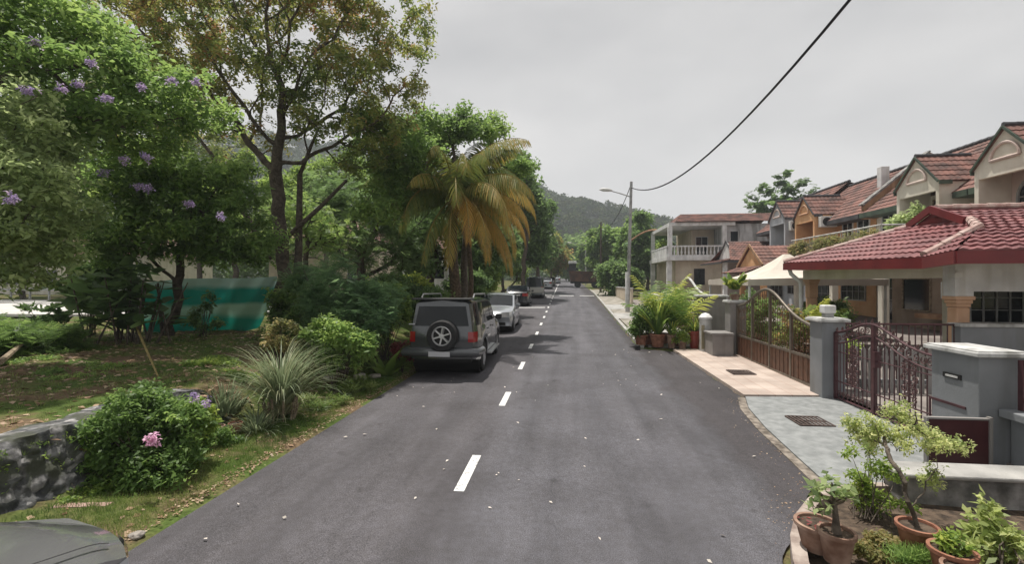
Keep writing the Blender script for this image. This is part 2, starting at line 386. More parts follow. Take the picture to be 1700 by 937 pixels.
def ell(n, c, r, shell=0.5):
    u = rng.normal(size=(n, 3)); u /= np.linalg.norm(u, axis=1, keepdims=True)
    k = rng.uniform(shell ** 3, 1, n) ** (1/3)
    return np.array(c) + u * np.array(r) * k[:, None]

def grow(base, fork, atts, step, kill, trunk_n=6, wob=0.06, maxit=90):
    base = np.array(base, float); fork = np.array(fork, float)
    nodes = []; par = []
    for i in range(trunk_n + 1):
        t = i / trunk_n; p = base * (1-t) + fork * t
        if 0 < i: p = p + rng.normal(0, wob, 3) * [1, 1, 0]
        nodes.append(p); par.append(i - 1)
    N = np.array(nodes); par = list(par)
    A = np.array(atts)
    D = np.linalg.norm(A[:, None] - N[None], axis=2); near = D.argmin(1); dm = D.min(1)
    cnt = {}
    for it in range(maxit):
        if len(A) == 0: break
        new = []; np_ = []
        for k in np.unique(near):
            if cnt.get(int(k), 0) >= 3: continue
            d = A[near == k] - N[k]; d = (d / np.linalg.norm(d, axis=1, keepdims=True)).sum(0)
            nd = np.linalg.norm(d)
            if nd < 1e-4: d = rng.normal(size=3); nd = np.linalg.norm(d)
            d = d / nd + rng.normal(0, 0.22, 3); d /= np.linalg.norm(d)
            if par[k] >= 0:
                pd = N[k] - N[par[k]]; pl = np.linalg.norm(pd)
                if pl > 0: d = d * 0.75 + pd / pl * 0.35; d /= np.linalg.norm(d)
            new.append(N[k] + d * step); np_.append(int(k)); cnt[int(k)] = cnt.get(int(k), 0) + 1
        if not new: break
        off = len(N); NN = np.array(new); N = np.vstack([N, NN]); par += np_
        D = np.linalg.norm(A[:, None] - NN[None], axis=2); j = D.argmin(1); m = D.min(1)
        b = m < dm; near = np.where(b, j + off, near); dm = np.where(b, m, dm)
        keep = dm > kill; A = A[keep]; near = near[keep]; dm = dm[keep]
    return N, np.array(par)
def radii(N, par, r0, tip):
    n = len(N); leafc = np.zeros(n); child = np.zeros(n, int)
    for i in range(n-1, 0, -1): child[par[i]] += 1
    for i in range(n-1, -1, -1):
        if child[i] == 0: leafc[i] = 1
        if par[i] >= 0: leafc[par[i]] += leafc[i]
    e = math.log(max(leafc[0], 2)) / math.log(r0 / tip)
    return tip * leafc ** (1/e), child
def branchmesh(N, par, R, ns=5):
    idx = np.where(par >= 0)[0]; a = N[par[idx]]; b = N[idx]
    d = b - a; L = np.linalg.norm(d, axis=1, keepdims=True) + 1e-9; d = d / L
    h = np.where(np.abs(d[:, 2:3]) > 0.95, [[1.0, 0, 0]], [[0, 0, 1.0]])
    u = np.cross(d, h); u /= np.linalg.norm(u, axis=1, keepdims=True); w = np.cross(d, u)
    ra = np.minimum(R[par[idx]], R[idx] * 1.5)[:, None]; rb = R[idx][:, None]
    an = np.arange(ns) * 2 * math.pi / ns
    ring = lambda c, r: c[:, None] + (u[:, None] * np.cos(an)[None, :, None] + w[:, None] * np.sin(an)[None, :, None]) * r[:, None]
    V = np.concatenate([ring(a - d * ra * 0.3, ra), ring(b + d * rb * 0.3, rb)], 1)     # n, 2ns, 3
    k = np.arange(ns); l = (k + 1) % ns
    F = np.stack([k, l, l + ns, k + ns], 1)
    F = F[None] + (np.arange(len(idx)) * 2 * ns)[:, None, None]
    return V.reshape(-1, 3), F.reshape(-1, 4)

def tree(name, label, cat, base, fork, blobs, natt, leaves, tmpl, size, lm, r0=0.18, tip=0.012, step=0.35, kill=0.5, bark='bark',
         spread=0.3, group=None, zmean=-0.15, tintf=None, ns=5, stems=None, flowers=None, shell=0.5, thr=None, wob=0.06):
    base = np.array(base, float)
    t = thing(name, label, cat, base, group=group)
    tot = sum(b[1][0]*b[1][1]*b[1][2] for b in blobs)
    A = np.vstack([ell(max(6, int(natt * b[1][0]*b[1][1]*b[1][2] / tot)), b[0], b[1], shell) for b in blobs])
    N, par = grow(base - [0, 0, 0.15], fork, A, step, kill, wob=wob)
    R, ch = radii(N, par, r0, tip)
    V, F = branchmesh(N, par, R, ns)
    if stems:
        for (s0, s1, sr) in stems:
            m = MB(); m.tube([s0, (np.array(s0)+np.array(s1))/2 + rng.normal(0, .06, 3), s1], [sr, sr*0.8, sr*0.55], 8)
            F = np.vstack([F, np.array([f for f in m.f if len(f) == 4]) + len(V)]); V = np.vstack([V, np.array(m.v)])
    link('trunk', fastmesh('trunk', V - base, F, MT[bark], smooth=True), t)
    thr = thr or tip * 2.2
    tips = np.where((R < thr) & (np.arange(len(R)) > 6))[0]
    if len(tips) == 0: tips = np.arange(len(N))
    w = np.where(ch[tips] == 0, 3.0, 1.0); w /= w.sum()
    k = rng.choice(tips, leaves, p=w)
    bt = rng.uniform(-0.2, 0.2, len(N))               # branch to branch colour
    pos = N[k] + rng.normal(0, spread, (leaves, 3)) * [1, 1, 0.7]
    tint = np.clip((tintf(pos) if tintf else 0.45) + bt[k] + rng.normal(0, 0.2, leaves), 0, 1)
    V, F, T = scatter(tmpl, pos, rdirs(leaves, zmean), size * rng.uniform(0.6, 1.3, leaves), tint)
    link('crown', fastmesh('crown', V - base, F, lm, T), t)
    if flowers:
        for fp in flowers:
            fp = np.array(fp[:3]); n = int(rng.integers(14, 22))
            P = fp + rng.normal(0, 1, (n, 3)) * flowers_r
            V, F, T = scatter(T_TUFT, P, rdirs(n, 0.2), 0.045 * rng.uniform(0.7, 1.3, n), rng.uniform(0, 1, n))
            link('flower_cluster', fastmesh('flower_cluster', V - base, F, G['flower'], T), t)
    return t
flowers_r = np.array([0.034, 0.034, 0.026])

def bush(name, label, cat, base, blobs, n, tmpl, size, lm, tint0=0.45, stems=7, zmean=0.1, group=None, stem_r=0.012, extra=None, bark='bark_dark', shell=0.35, zs=0.45):
    base = np.array(base, float); t = thing(name, label, cat, base, group=group)
    tot = sum(b[1][0]*b[1][1]*b[1][2] for b in blobs)
    P = []; S = MB()
    for b in blobs:
        c, r = np.array(b[0], float), np.array(b[1], float); k = max(10, int(n * r[0]*r[1]*r[2] / tot))
        # clumps inside the blob, so that the outline is uneven
        nc = max(8, k // 22); C = ell(nc, c, r, shell)
        P.append(C[rng.integers(0, nc, k)] + rng.normal(0, 1, (k, 3)) * r * 0.13)
        for i in range(stems):
            e = C[rng.integers(0, nc)]; q = base + rng.normal(0, 0.06, 3) * [1, 1, 0]; mid = (q + e) / 2 + rng.normal(0, 0.05, 3) + [0, 0, 0.05]
            S.tube([q, mid, e], [stem_r, stem_r*0.7, stem_r*0.3], 5, cap=False)
    P = np.vstack(P); gzv = hgt(P[:, 0], P[:, 1]) + 0.02; P[:, 2] = np.maximum(P[:, 2], gzv)
    k = len(P)
    tint = np.clip(tint0 + 0.15*np.sin(P[:, 0]*5+P[:, 2]*4) + rng.normal(0, 0.22, k), 0, 1)
    V, F, T = scatter(tmpl, P, rdirs(k, zmean, zs), size * rng.uniform(0.6, 1.35, k), tint)
    S.build('stems', MT[bark], t, smooth=60, fixn=False)
    link('foliage', fastmesh('foliage', V - base, F, lm, T), t)
    if extra:
        for (fp, fr, m, nn, sz) in extra:
            Q = np.array(fp) + rng.normal(0, fr, (nn, 3))
            V, F, T = scatter(T_TUFT, Q, rdirs(nn, 0.3), sz * rng.uniform(0.7, 1.2, nn), rng.uniform(0, 1, nn))
            link('flower', fastmesh('flower', V - base, F, G[m], T), t)
    return t

def blades(base, n, L, w, lm, lean=(0.2, 1.1), tint=(0, 1), droop=0.9, seg=5, spread=0.06, name='blades', parent=None, width_mid=0.6):
    """long arching leaves from one crown"""
    base = np.array(base, float); V = []; F = []; T = []
    for i in range(n):
        a = rng.uniform(0, 2*math.pi); th = rng.uniform(*lean); l = L * rng.uniform(0.65, 1.1); ti = rng.uniform(*tint)
        p = base + np.array([math.cos(a), math.sin(a), 0]) * spread * rng.uniform(0, 1)
        side = np.array([-math.sin(a), math.cos(a), 0]); k0 = len(V); tw = w * rng.uniform(0.7, 1.2)
        for j in range(seg + 1):
            s = j / seg; ww = tw * (width_mid + (1-width_mid)*math.sin(math.pi*min(1, s*1.4+0.15))) * (1 - s**3) + 0.001
            V += [p - side * ww / 2, p + side * ww / 2]; T += [ti, ti]
            ang = th + droop * s * s * 1.6
            p = p + np.array([math.cos(a)*math.sin(ang), math.sin(a)*math.sin(ang), math.cos(ang)]) * l / seg
            if j < seg: F.append([k0+2*j, k0+2*j+1, k0+2*j+3, k0+2*j+2])
    return np.array(V), np.array(F), np.array(T)

def frond(base, az, elev, L, droop, leaflet, nl, tint, hang=0.6, side_w=0.05):
    """a feather palm leaf: rachis path + leaflets"""
    p = np.array(base, float); V = []; F = []; T = []; path = [p.copy()]; ang = elev
    h = np.array([math.cos(az), math.sin(az), 0]); sd = np.array([-math.sin(az), math.cos(az), 0])
    for j in range(nl):
        s = j / nl; ang = elev - droop * (s ** 1.3)
        d = h * math.cos(ang) + UP * math.sin(ang); nrm = np.cross(sd, d) * -1
        if s > 0.12:
            ll = leaflet * (0.35 + math.sin(math.pi * min(1, s * 0.9 + 0.12)) * 0.75)
            for sg in (-1, 1):
                dd = sd * sg * (0.85 - 0.3*s) + d * 0.55 - UP * (hang + rng.uniform(-0.1, 0.25)); dd = dd / np.linalg.norm(dd)
                dd2 = dd - UP * 0.45; dd2 /= np.linalg.norm(dd2)
                a0 = p; a1 = p + dd * ll * 0.5; a2 = a1 + dd2 * ll * 0.5; wv = d * side_w * 0.5
                k = len(V); V += [a0 - wv*0.6, a0 + wv*0.6, a1 - wv, a1 + wv, a2 - wv*0.15, a2 + wv*0.15]
                F += [[k, k+1, k+3, k+2], [k+2, k+3, k+5, k+4]]; tt = float(np.clip(tint + rng.normal(0, 0.08) + 0.25*s, 0, 1)); T += [tt]*6
        p = p + d * L / nl; path.append(p.copy())
    return np.array(V), np.array(F), np.array(T), path

def merge(parts):
    V = []; F = []; T = []; o = 0
    for v, f, t in parts: V.append(v); F.append(f + o); T.append(t); o += len(v)
    return np.vstack(V), np.vstack(F), np.concatenate(T)

#=====SETTING=====
# ------------------------------------------------------------------ ground sheet
def axis(a): return np.unique(np.round(np.concatenate(a), 3))
xs = axis([np.linspace(-1500, -60, 24), np.linspace(-60, -16, 30), np.arange(-16, 12, 0.2), np.linspace(12, 60, 30), np.linspace(60, 1500, 24)])
ys = axis([np.linspace(-300, -20, 8), np.linspace(-20, 0, 21), np.arange(0, 32, 0.25), np.linspace(32, 160, 90), np.linspace(160, 2500, 30)])
X, Y = np.meshgrid(xs, ys, indexing='ij'); Z = hgt(X, Y)
Z = Z - 0.12 * (sstep(-3.3, -3.0, X) * (1 - sstep(1.15, 1.4, X)))
n, m = X.shape; V = np.stack([X, Y, Z], 2).reshape(-1, 3)
ii, jj = np.meshgrid(np.arange(n-1), np.arange(m-1), indexing='ij'); k = (ii*m + jj).ravel()
F = np.stack([k, k+m, k+m+1, k+1], 1)
gm = bpy.data.materials.new('ground_earth_and_turf'); gm.use_nodes = True; nt = gm.node_tree; b = nt.nodes['Principled BSDF']
b.inputs['Roughness'].default_value = 0.95; b.inputs['Specular IOR Level'].default_value = 0.1
tcn = nt.nodes.new('ShaderNodeTexCoord')
def noise(nt, scale, det=6, src=tcn):
    q = nt.nodes.new('ShaderNodeTexNoise'); q.inputs['Scale'].default_value = scale; q.inputs['Detail'].default_value = det
    nt.links.new(src.outputs['Object'], q.inputs['Vector']); return q
def ramp(nt, fac, els):
    r = nt.nodes.new('ShaderNodeValToRGB'); nt.links.new(fac, r.inputs['Fac'])
    for i, (p, c) in enumerate(els):
        e = r.color_ramp.elements[i] if i < 2 else r.color_ramp.elements.new(p)
        e.position = p; e.color = (*c, 1)
    return r
n1 = noise(nt, 1.1, 8); n2 = noise(nt, 22, 4)
r1 = ramp(nt, n1.outputs['Fac'], [(0.42, (0.075,0.115,0.03)), (0.58, (0.15,0.11,0.07)), (0.5, (0.11,0.125,0.045))])
r2 = ramp(nt, n2.outputs['Fac'], [(0.3, (0.6,0.6,0.6)), (0.7, (1.25,1.2,1.15))])
mx = nt.nodes.new('ShaderNodeMixRGB'); mx.blend_type = 'MULTIPLY'; mx.inputs['Fac'].default_value = 1
nt.links.new(r1.outputs[0], mx.inputs[1]); nt.links.new(r2.outputs[0], mx.inputs[2]); nt.links.new(mx.outputs[0], b.inputs['Base Color'])
bp = nt.nodes.new('ShaderNodeBump'); bp.inputs['Strength'].default_value = 0.6; bp.inputs['Distance'].default_value = 0.04
nt.links.new(n2.outputs['Fac'], bp.inputs['Height']); nt.links.new(bp.outputs[0], b.inputs['Normal'])
tag(link('ground', fastmesh('ground', V, F, gm, smooth=True)), kind='structure')

# ------------------------------------------------------------------ road
RE = np.array([(-20,1.7),(3.0,1.5),(3.6,1.6),(4.0,1.78),(4.35,2.0),(4.8,2.35),(5.6,2.85),(6.6,2.95),(8.6,3.22),(9.2,3.32),(14.6,3.35),(15.0,2.35),(20,2.45),(50,3.1),(80,3.3),(160,3.3)])
def redge(y): return np.interp(y, RE[:, 0], RE[:, 1])
ry = axis([np.arange(-20, 34, 0.125), np.linspace(34, 150, 160)])
NC = 41
rows = []
for y in ry:
    l = -3.62 + 0.05*math.sin(y*2.3) + 0.035*math.sin(y*7.1+1) + 0.02*math.sin(y*17.)
    r = redge(y) + 0.02*math.sin(y*3.3) + 0.02*math.sin(y*11.)
    xx = np.linspace(l, r, NC); zz = zroad(y) + 0.012 + 0.035*(1 - (xx/3.5)**2) * 0.5
    rows.append(np.stack([xx, np.full(NC, y), zz], 1))
V = np.array(rows); n, m = V.shape[:2]; V = V.reshape(-1, 3)
ii, jj = np.meshgrid(np.arange(n-1), np.arange(m-1), indexing='ij'); k = (ii*m + jj).ravel()
F = np.stack([k, k+1, k+m+1, k+m], 1)
am = bpy.data.materials.new('asphalt'); am.use_nodes = True; nt = am.node_tree; b = nt.nodes['Principled BSDF']
b.inputs['Roughness'].default_value = 0.82; b.inputs['Specular IOR Level'].default_value = 0.35
tcn = nt.nodes.new('ShaderNodeTexCoord'); mpn = nt.nodes.new('ShaderNodeMapping'); mpn.inputs['Scale'].default_value = (1.4, 0.12, 1)
nt.links.new(tcn.outputs['Object'], mpn.inputs['Vector'])
na = nt.nodes.new('ShaderNodeTexNoise'); na.inputs['Scale'].default_value = 1.6; na.inputs['Detail'].default_value = 6; nt.links.new(mpn.outputs[0], na.inputs['Vector'])
nb = noise(nt, 0.9, 8, tcn); nc = noise(nt, 130, 3, tcn); nd = noise(nt, 14, 6, tcn)
ra = ramp(nt, na.outputs['Fac'], [(0.3, (0.066,0.065,0.073)), (0.7, (0.106,0.104,0.116))])
rb = ramp(nt, nb.outputs['Fac'], [(0.36, (0.80,0.79,0.78)), (0.62, (1.06,1.06,1.06))])
rc = ramp(nt, nc.outputs['Fac'], [(0.32, (0.45,0.45,0.45)), (0.70, (1.75,1.75,1.75))])
rd = ramp(nt, nd.outputs['Fac'], [(0.35, (0.88,0.87,0.86)), (0.7, (1.08,1.08,1.1))])
# the rough older patch along the right-hand edge and the darker left gutter strip: wear with a place of its own
sx = nt.nodes.new('ShaderNodeSeparateXYZ'); nt.links.new(tcn.outputs['Object'], sx.inputs[0])
ad = nt.nodes.new('ShaderNodeMath'); ad.operation = 'MULTIPLY_ADD'; ad.inputs[1].default_value = 1.6; nt.links.new(nb.outputs['Fac'], ad.inputs[0]); nt.links.new(sx.outputs['X'], ad.inputs[2])
mr = nt.nodes.new('ShaderNodeMapRange'); mr.inputs['From Min'].default_value = 2.75; mr.inputs['From Max'].default_value = 3.1; nt.links.new(ad.outputs[0], mr.inputs['Value'])
m1 = nt.nodes.new('ShaderNodeMixRGB'); m1.blend_type = 'MULTIPLY'; m1.inputs['Fac'].default_value = 1
m2 = nt.nodes.new('ShaderNodeMixRGB'); m2.blend_type = 'MULTIPLY'; m2.inputs['Fac'].default_value = 1
m3 = nt.nodes.new('ShaderNodeMixRGB'); m3.blend_type = 'MULTIPLY'; m3.inputs['Fac'].default_value = 1
m4 = nt.nodes.new('ShaderNodeMixRGB'); m4.blend_type = 'MULTIPLY'; m4.inputs[2].default_value = (0.60, 0.56, 0.54, 1)
nt.links.new(ra.outputs[0], m1.inputs[1]); nt.links.new(rb.outputs[0], m1.inputs[2])
nt.links.new(m1.outputs[0], m2.inputs[1]); nt.links.new(rc.outputs[0], m2.inputs[2])
nt.links.new(m2.outputs[0], m3.inputs[1]); nt.links.new(rd.outputs[0], m3.inputs[2])
nt.links.new(mr.outputs[0], m4.inputs['Fac']); nt.links.new(m3.outputs[0], m4.inputs[1])
# hairline cracks
dn = noise(nt, 2.2, 6, tcn); vm = nt.nodes.new('ShaderNodeMixRGB'); vm.inputs['Fac'].default_value = .22
nt.links.new(tcn.outputs['Object'], vm.inputs[1]); nt.links.new(dn.outputs['Color'], vm.inputs[2])
vc = nt.nodes.new('ShaderNodeTexVoronoi'); vc.feature = 'DISTANCE_TO_EDGE'; vc.inputs['Scale'].default_value = .75; nt.links.new(vm.outputs[0], vc.inputs['Vector'])
rcr = ramp(nt, vc.outputs['Distance'], [(0.0, (.80,.80,.80)), (0.007, (1,1,1))])
cm = nt.nodes.new('ShaderNodeMath'); cm.operation = 'MULTIPLY'; kn = noise(nt, .35, 2, tcn); kr = ramp(nt, kn.outputs['Fac'], [(.47, (0,0,0)), (.56, (1,1,1))])
m5 = nt.nodes.new('ShaderNodeMixRGB'); m5.blend_type = 'MULTIPLY'; nt.links.new(kr.outputs[0], m5.inputs['Fac']); nt.links.new(m4.outputs[0], m5.inputs[1]); nt.links.new(rcr.outputs[0], m5.inputs[2])
# dusty brown wear of the parking side, oil spots
sp1 = noise(nt, 3.1, 3, tcn); so = ramp(nt, sp1.outputs['Fac'], [(.66, (1,1,1)), (.74, (.72,.71,.70))])
m6 = nt.nodes.new('ShaderNodeMixRGB'); m6.blend_type = 'MULTIPLY'; m6.inputs['Fac'].default_value = 1; nt.links.new(m5.outputs[0], m6.inputs[1]); nt.links.new(so.outputs[0], m6.inputs[2])
lw = nt.nodes.new('ShaderNodeMath'); lw.operation = 'MULTIPLY_ADD'; lw.inputs[1].default_value = .5; nt.links.new(na.outputs['Fac'], lw.inputs[0]); nt.links.new(sx.outputs['X'], lw.inputs[2])
lm_ = nt.nodes.new('ShaderNodeMapRange'); lm_.inputs['From Min'].default_value = -.45; lm_.inputs['From Max'].default_value = -1.0; nt.links.new(lw.outputs[0], lm_.inputs['Value'])
m7 = nt.nodes.new('ShaderNodeMixRGB'); m7.blend_type = 'MULTIPLY'; m7.inputs[2].default_value = (.90, .87, .85, 1); nt.links.new(lm_.outputs[0], m7.inputs['Fac']); nt.links.new(m6.outputs[0], m7.inputs[1])
nt.links.new(m7.outputs[0], b.inputs['Base Color'])
bp = nt.nodes.new('ShaderNodeBump'); bp.inputs['Strength'].default_value = 0.5; bp.inputs['Distance'].default_value = 0.006
nt.links.new(nc.outputs['Fac'], bp.inputs['Height']); nt.links.new(bp.outputs[0], b.inputs['Normal'])
tag(link('road', fastmesh('road', V, F, am, smooth=True)), kind='structure')

def rz(x, y): return float(zroad(y)) + 0.012 + 0.0175*(1 - (x/3.5)**2)
# painted dashes, each following the road surface
mk = MB()
def strip(x0, x1, y0, y1, up=0.004):
    k = max(2, int((y1-y0)/0.3)+1)
    mk.grid([[(x, y, rz(x, y)+up) for x in (x0, x1)] for y in np.linspace(y0, y1, k)])
for i in range(14):
    yc = 5.2 + 3.31*i
    strip(-1.14, -1.03, yc-0.5, yc+0.5)
for i in range(10):
    yc = 51.5 + 3.3*i; strip(-1.14, -1.02, yc-1.2, yc+1.2)
for yc in (31.5, 44.5, 47.2, 50.0):
    strip(-3.5, -1.3, yc-0.22, yc+0.22)
for yc in (46.5,): strip(-0.5, 2.9, yc-0.5, yc+0.1)
markm = mat('road_paint', (0.22,0.22,0.22), (0.66,0.66,0.65), 22, 0.7, 0.2, 100, ramp=(0.30, 0.46), detail=9)
tag(mk.build('road_marking', markm), kind='structure')

# ------------------------------------------------------------------ driveways, aprons, kerb on the right
def slabpoly(name, pts, t, m, top=0.05):
    s = MB(); n = len(pts)
    vs = [(p[0], p[1], gz(p[0], p[1]) + top) for p in pts] + [(p[0], p[1], gz(p[0], p[1]) - t) for p in pts]
    s.add(vs, [tuple(range(n)), tuple(range(2*n-1, n-1, -1))] + [(i, (i+1) % n, n+(i+1) % n, n+i) for i in range(n)])
    return tag(s.build(name, m), kind='structure')
tm = bpy.data.materials.new('pink_driveway_tiles'); tm.use_nodes = True; nt = tm.node_tree; b = nt.nodes['Principled BSDF']; b.inputs['Roughness'].default_value = 0.6
tcn = nt.nodes.new('ShaderNodeTexCoord'); mpn = nt.nodes.new('ShaderNodeMapping'); nt.links.new(tcn.outputs['Object'], mpn.inputs['Vector'])
bk = nt.nodes.new('ShaderNodeTexBrick'); bk.offset = 0; bk.inputs['Scale'].default_value = 1; bk.inputs['Brick Width'].default_value = 0.3; bk.inputs['Row Height'].default_value = 0.3
bk.inputs['Mortar Size'].default_value = 0.006; bk.inputs['Color1'].default_value = (0.43,0.36,0.315,1); bk.inputs['Color2'].default_value = (0.51,0.43,0.375,1); bk.inputs['Mortar'].default_value = (0.36,0.24,0.19,1)
nt.links.new(mpn.outputs[0], bk.inputs['Vector'])
nn = noise(nt, 1.3, 6, tcn); rr = ramp(nt, nn.outputs['Fac'], [(0.3, (0.72,0.68,0.66)), (0.62, (1.05,1.05,1.05))])
mx = nt.nodes.new('ShaderNodeMixRGB'); mx.blend_type = 'MULTIPLY'; mx.inputs['Fac'].default_value = 1
nt.links.new(bk.outputs['Color'], mx.inputs[1]); nt.links.new(rr.outputs[0], mx.inputs[2]); nt.links.new(mx.outputs[0], b.inputs['Base Color'])
slabpoly('tiled_driveway', [(3.34, 9.12), (4.95, 9.12), (4.95, 14.6), (3.32, 14.75)], 0.2, tm, 0.075)
slabpoly('concrete_driveway', [(2.78, 5.25), (3.25, 5.10), (4.95, 5.15), (4.95, 9.10), (3.36, 9.10), (3.12, 8.3), (2.95, 7.2), (2.86, 6.2)], 0.2, MT['drive_concrete'], 0.045)
slabpoly('driveway_edge', [(2.66,5.25),(2.775,5.25),(2.855,6.2),(2.945,7.2),(3.115,8.3),(3.35,9.09),(3.22,9.09),(2.98,8.3),(2.82,7.2),(2.74,6.2)], 0.2, mat('crumbling_edge', (0.09,0.075,0.06), (0.30,0.26,0.22), 9, 0.95, 0.8, 30), 0.030)
slabpoly('yard_floor', [(4.96, 0), (30, 0), (30, 40), (4.96, 40)], 0.02, mat('yard_concrete', (0.16,0.14,0.13), (0.26,0.23,0.21), 1.5, 0.8), 0.03)
for (y0, y1) in ((17.5, 20.5), (24.3, 27.2), (30, 34)):
    slabpoly('driveway_apron', [(2.55+0.02*(y0-15), y0), (6.0, y0), (6.0, y1), (2.55+0.02*(y1-15), y1)], 0.1, MT['concrete'], 0.07)
kb = MB()
for y0 in np.arange(15.3, 60, 1.0):
    x = redge(y0) + 0.05; x2 = redge(y0+1) + 0.05
    kb.add([(x, y0, zroad(y0)-.1), (x+.14, y0, zroad(y0)-.1), (x2+.14, y0+.98, zroad(y0+1)-.1), (x2, y0+.98, zroad(y0+1)-.1),
            (x, y0, zroad(y0)+.09), (x+.14, y0, zroad(y0)+.09), (x2+.14, y0+.98, zroad(y0+1)+.09), (x2, y0+.98, zroad(y0+1)+.09)],
           [(0,3,2,1),(4,5,6,7),(0,1,5,4),(1,2,6,5),(2,3,7,6),(3,0,4,7)])
tag(kb.build('kerb', MT['concrete']), kind='structure')
# pavement right of the far road
slabpoly('pavement', [(2.7, 15.4), (4.6, 15.4), (4.9, 60), (3.4, 60), (2.9, 30)], 0.1, mat('pavement_mix', (0.16,0.15,0.12), (0.36,0.33,0.29), 2.0, 0.9, 0.3, 20), 0.045)
# side road and open paved ground beyond the left bank
slabpoly('side_road', [(-60, 16.5), (-13.5, 16.5), (-9.5, 20.5), (-8.5, 26), (-60, 30)], 0.05, mat('side_road_concrete', (0.42,0.40,0.38), (0.62,0.60,0.58), 1.0, 0.8), 0.06)

# ------------------------------------------------------------------ hills with forest, haze
def hillz(x, y):
    """height of the wooded hill: a ridge that comes down from the left"""
    az = np.arctan2(x, y)                                   # direction from the street
    r = np.hypot(x, y)
    pr = np.interp(az, np.radians([-70,-45,-32,-22,-12,-4,-1,1.5,4,7,11,16,26,40]), [60,80,96,90,80,68,60,56,50,46,40,34,24,10])
    t = np.clip((r - 170) / 190, 0, 1); g = np.sin(t * math.pi / 2) ** 1.3
    fall = 1 - 0.8 * np.clip((r - 370) / 160, 0, 1)
    return 2.2 + (pr - 2.2) * g * fall + 4 * np.sin(x*0.05) * np.cos(y*0.043) * g
az = np.radians(np.linspace(-75, 45, 90)); rr_ = np.linspace(150, 540, 36)
A_, R_ = np.meshgrid(az, rr_, indexing='ij'); HX, HY = R_*np.sin(A_), R_*np.cos(A_); HZ = hillz(HX, HY) - 1
n, m = HX.shape; V = np.stack([HX, HY, HZ], 2).reshape(-1, 3); ii, jj = np.meshgrid(np.arange(n-1), np.arange(m-1), indexing='ij'); k = (ii*m+jj).ravel()
hm = mat('hill_forest_floor', (0.018,0.035,0.012), (0.035,0.055,0.02), 0.05, 0.95, 0.3, 0.5)
tag(link('hill', fastmesh('hill', V, np.stack([k, k+m, k+m+1, k+1], 1), hm, smooth=True)), kind='structure')
nC = 4200
a = np.radians(rng.uniform(-72, 30, nC)); r = rng.uniform(165, 400, nC) ; cx, cy = r*np.sin(a), r*np.cos(a); cz = hillz(cx, cy)
vis = (a > math.radians(-12)) | (rng.uniform(0, 1, nC) < 0.45); cx, cy, cz = cx[vis], cy[vis], cz[vis]; nC = len(cx)
cr = rng.uniform(2.4, 5.2, nC); per = 95
u = rng.normal(size=(nC, per, 3)); u /= np.linalg.norm(u, axis=2, keepdims=True); u[..., 2] = np.abs(u[..., 2]) * 1.0 - 0.15
P = np.stack([cx, cy, cz + cr*0.9], 1)[:, None] + u * cr[:, None, None] * rng.uniform(0.75, 1.1, (nC, per, 1)) * [1, 1, 0.95]
P = P.reshape(-1, 3); tt = np.clip(np.repeat(rng.uniform(0.05, 0.8, nC), per) + rng.normal(0, 0.12, nC*per), 0, 1)
V, F, T = scatter(T_LEAF, P, rdirs(len(P), 0.0), np.repeat(cr, per)*0.40, tt, 0.9)
fm = leafmat('leaf_forest', [(0.018,0.045,0.015),(0.04,0.075,0.022),(0.08,0.10,0.03)], trans=0.1, spec=0.0, boost=1.15)
tag(link('hill_forest', fastmesh('hill_forest', V, F, fm, T)), 'dense green rainforest covering the far hazy hill', 'forest', kind='stuff')
# far second ridge
az = np.radians(np.linspace(-20, 50, 120)); rr_ = np.linspace(650, 1000, 14)
A_, R_ = np.meshgrid(az, rr_, indexing='ij')
pr = np.interp(A_, np.radians([-20,-5,0,4,8,12,17,24,50]), [60,75,86,96,92,84,76,58,30]) + 5*np.sin(A_*90) + 3*np.sin(A_*210+1) + 2.0*np.sin(A_*700)
HZ = pr * np.sin(np.clip((R_-640)/260, 0, 1)*math.pi/2)
n, m = A_.shape; V = np.stack([R_*np.sin(A_), R_*np.cos(A_), HZ], 2).reshape(-1, 3); ii, jj = np.meshgrid(np.arange(n-1), np.arange(m-1), indexing='ij'); k = (ii*m+jj).ravel()
tag(link('hill', fastmesh('hill', V, np.stack([k, k+m, k+m+1, k+1], 1), mat('far_hill_forest', (0.02,0.04,0.015), (0.045,0.07,0.03), 0.08, 0.95, 1.0, 0.2), smooth=True)), kind='structure')

hz = MB().box(-1600, 1600, -320, 2600, -1.5, 128)
hzm = bpy.data.materials.new('haze_air'); hzm.use_nodes = True; nt = hzm.node_tree; nt.nodes.remove(nt.nodes['Principled BSDF'])
pv = nt.nodes.new('ShaderNodeVolumePrincipled'); pv.inputs['Color'].default_value = (0.84, 0.90, 0.98, 1); pv.inputs['Density'].default_value = 0.0009
pv.inputs['Anisotropy'].default_value = 0.2
nt.links.new(pv.outputs[0], nt.nodes['Material Output'].inputs['Volume'])
tag(hz.build('haze', hzm), 'pale blue haze fading the far wooded hills', 'haze', kind='stuff')
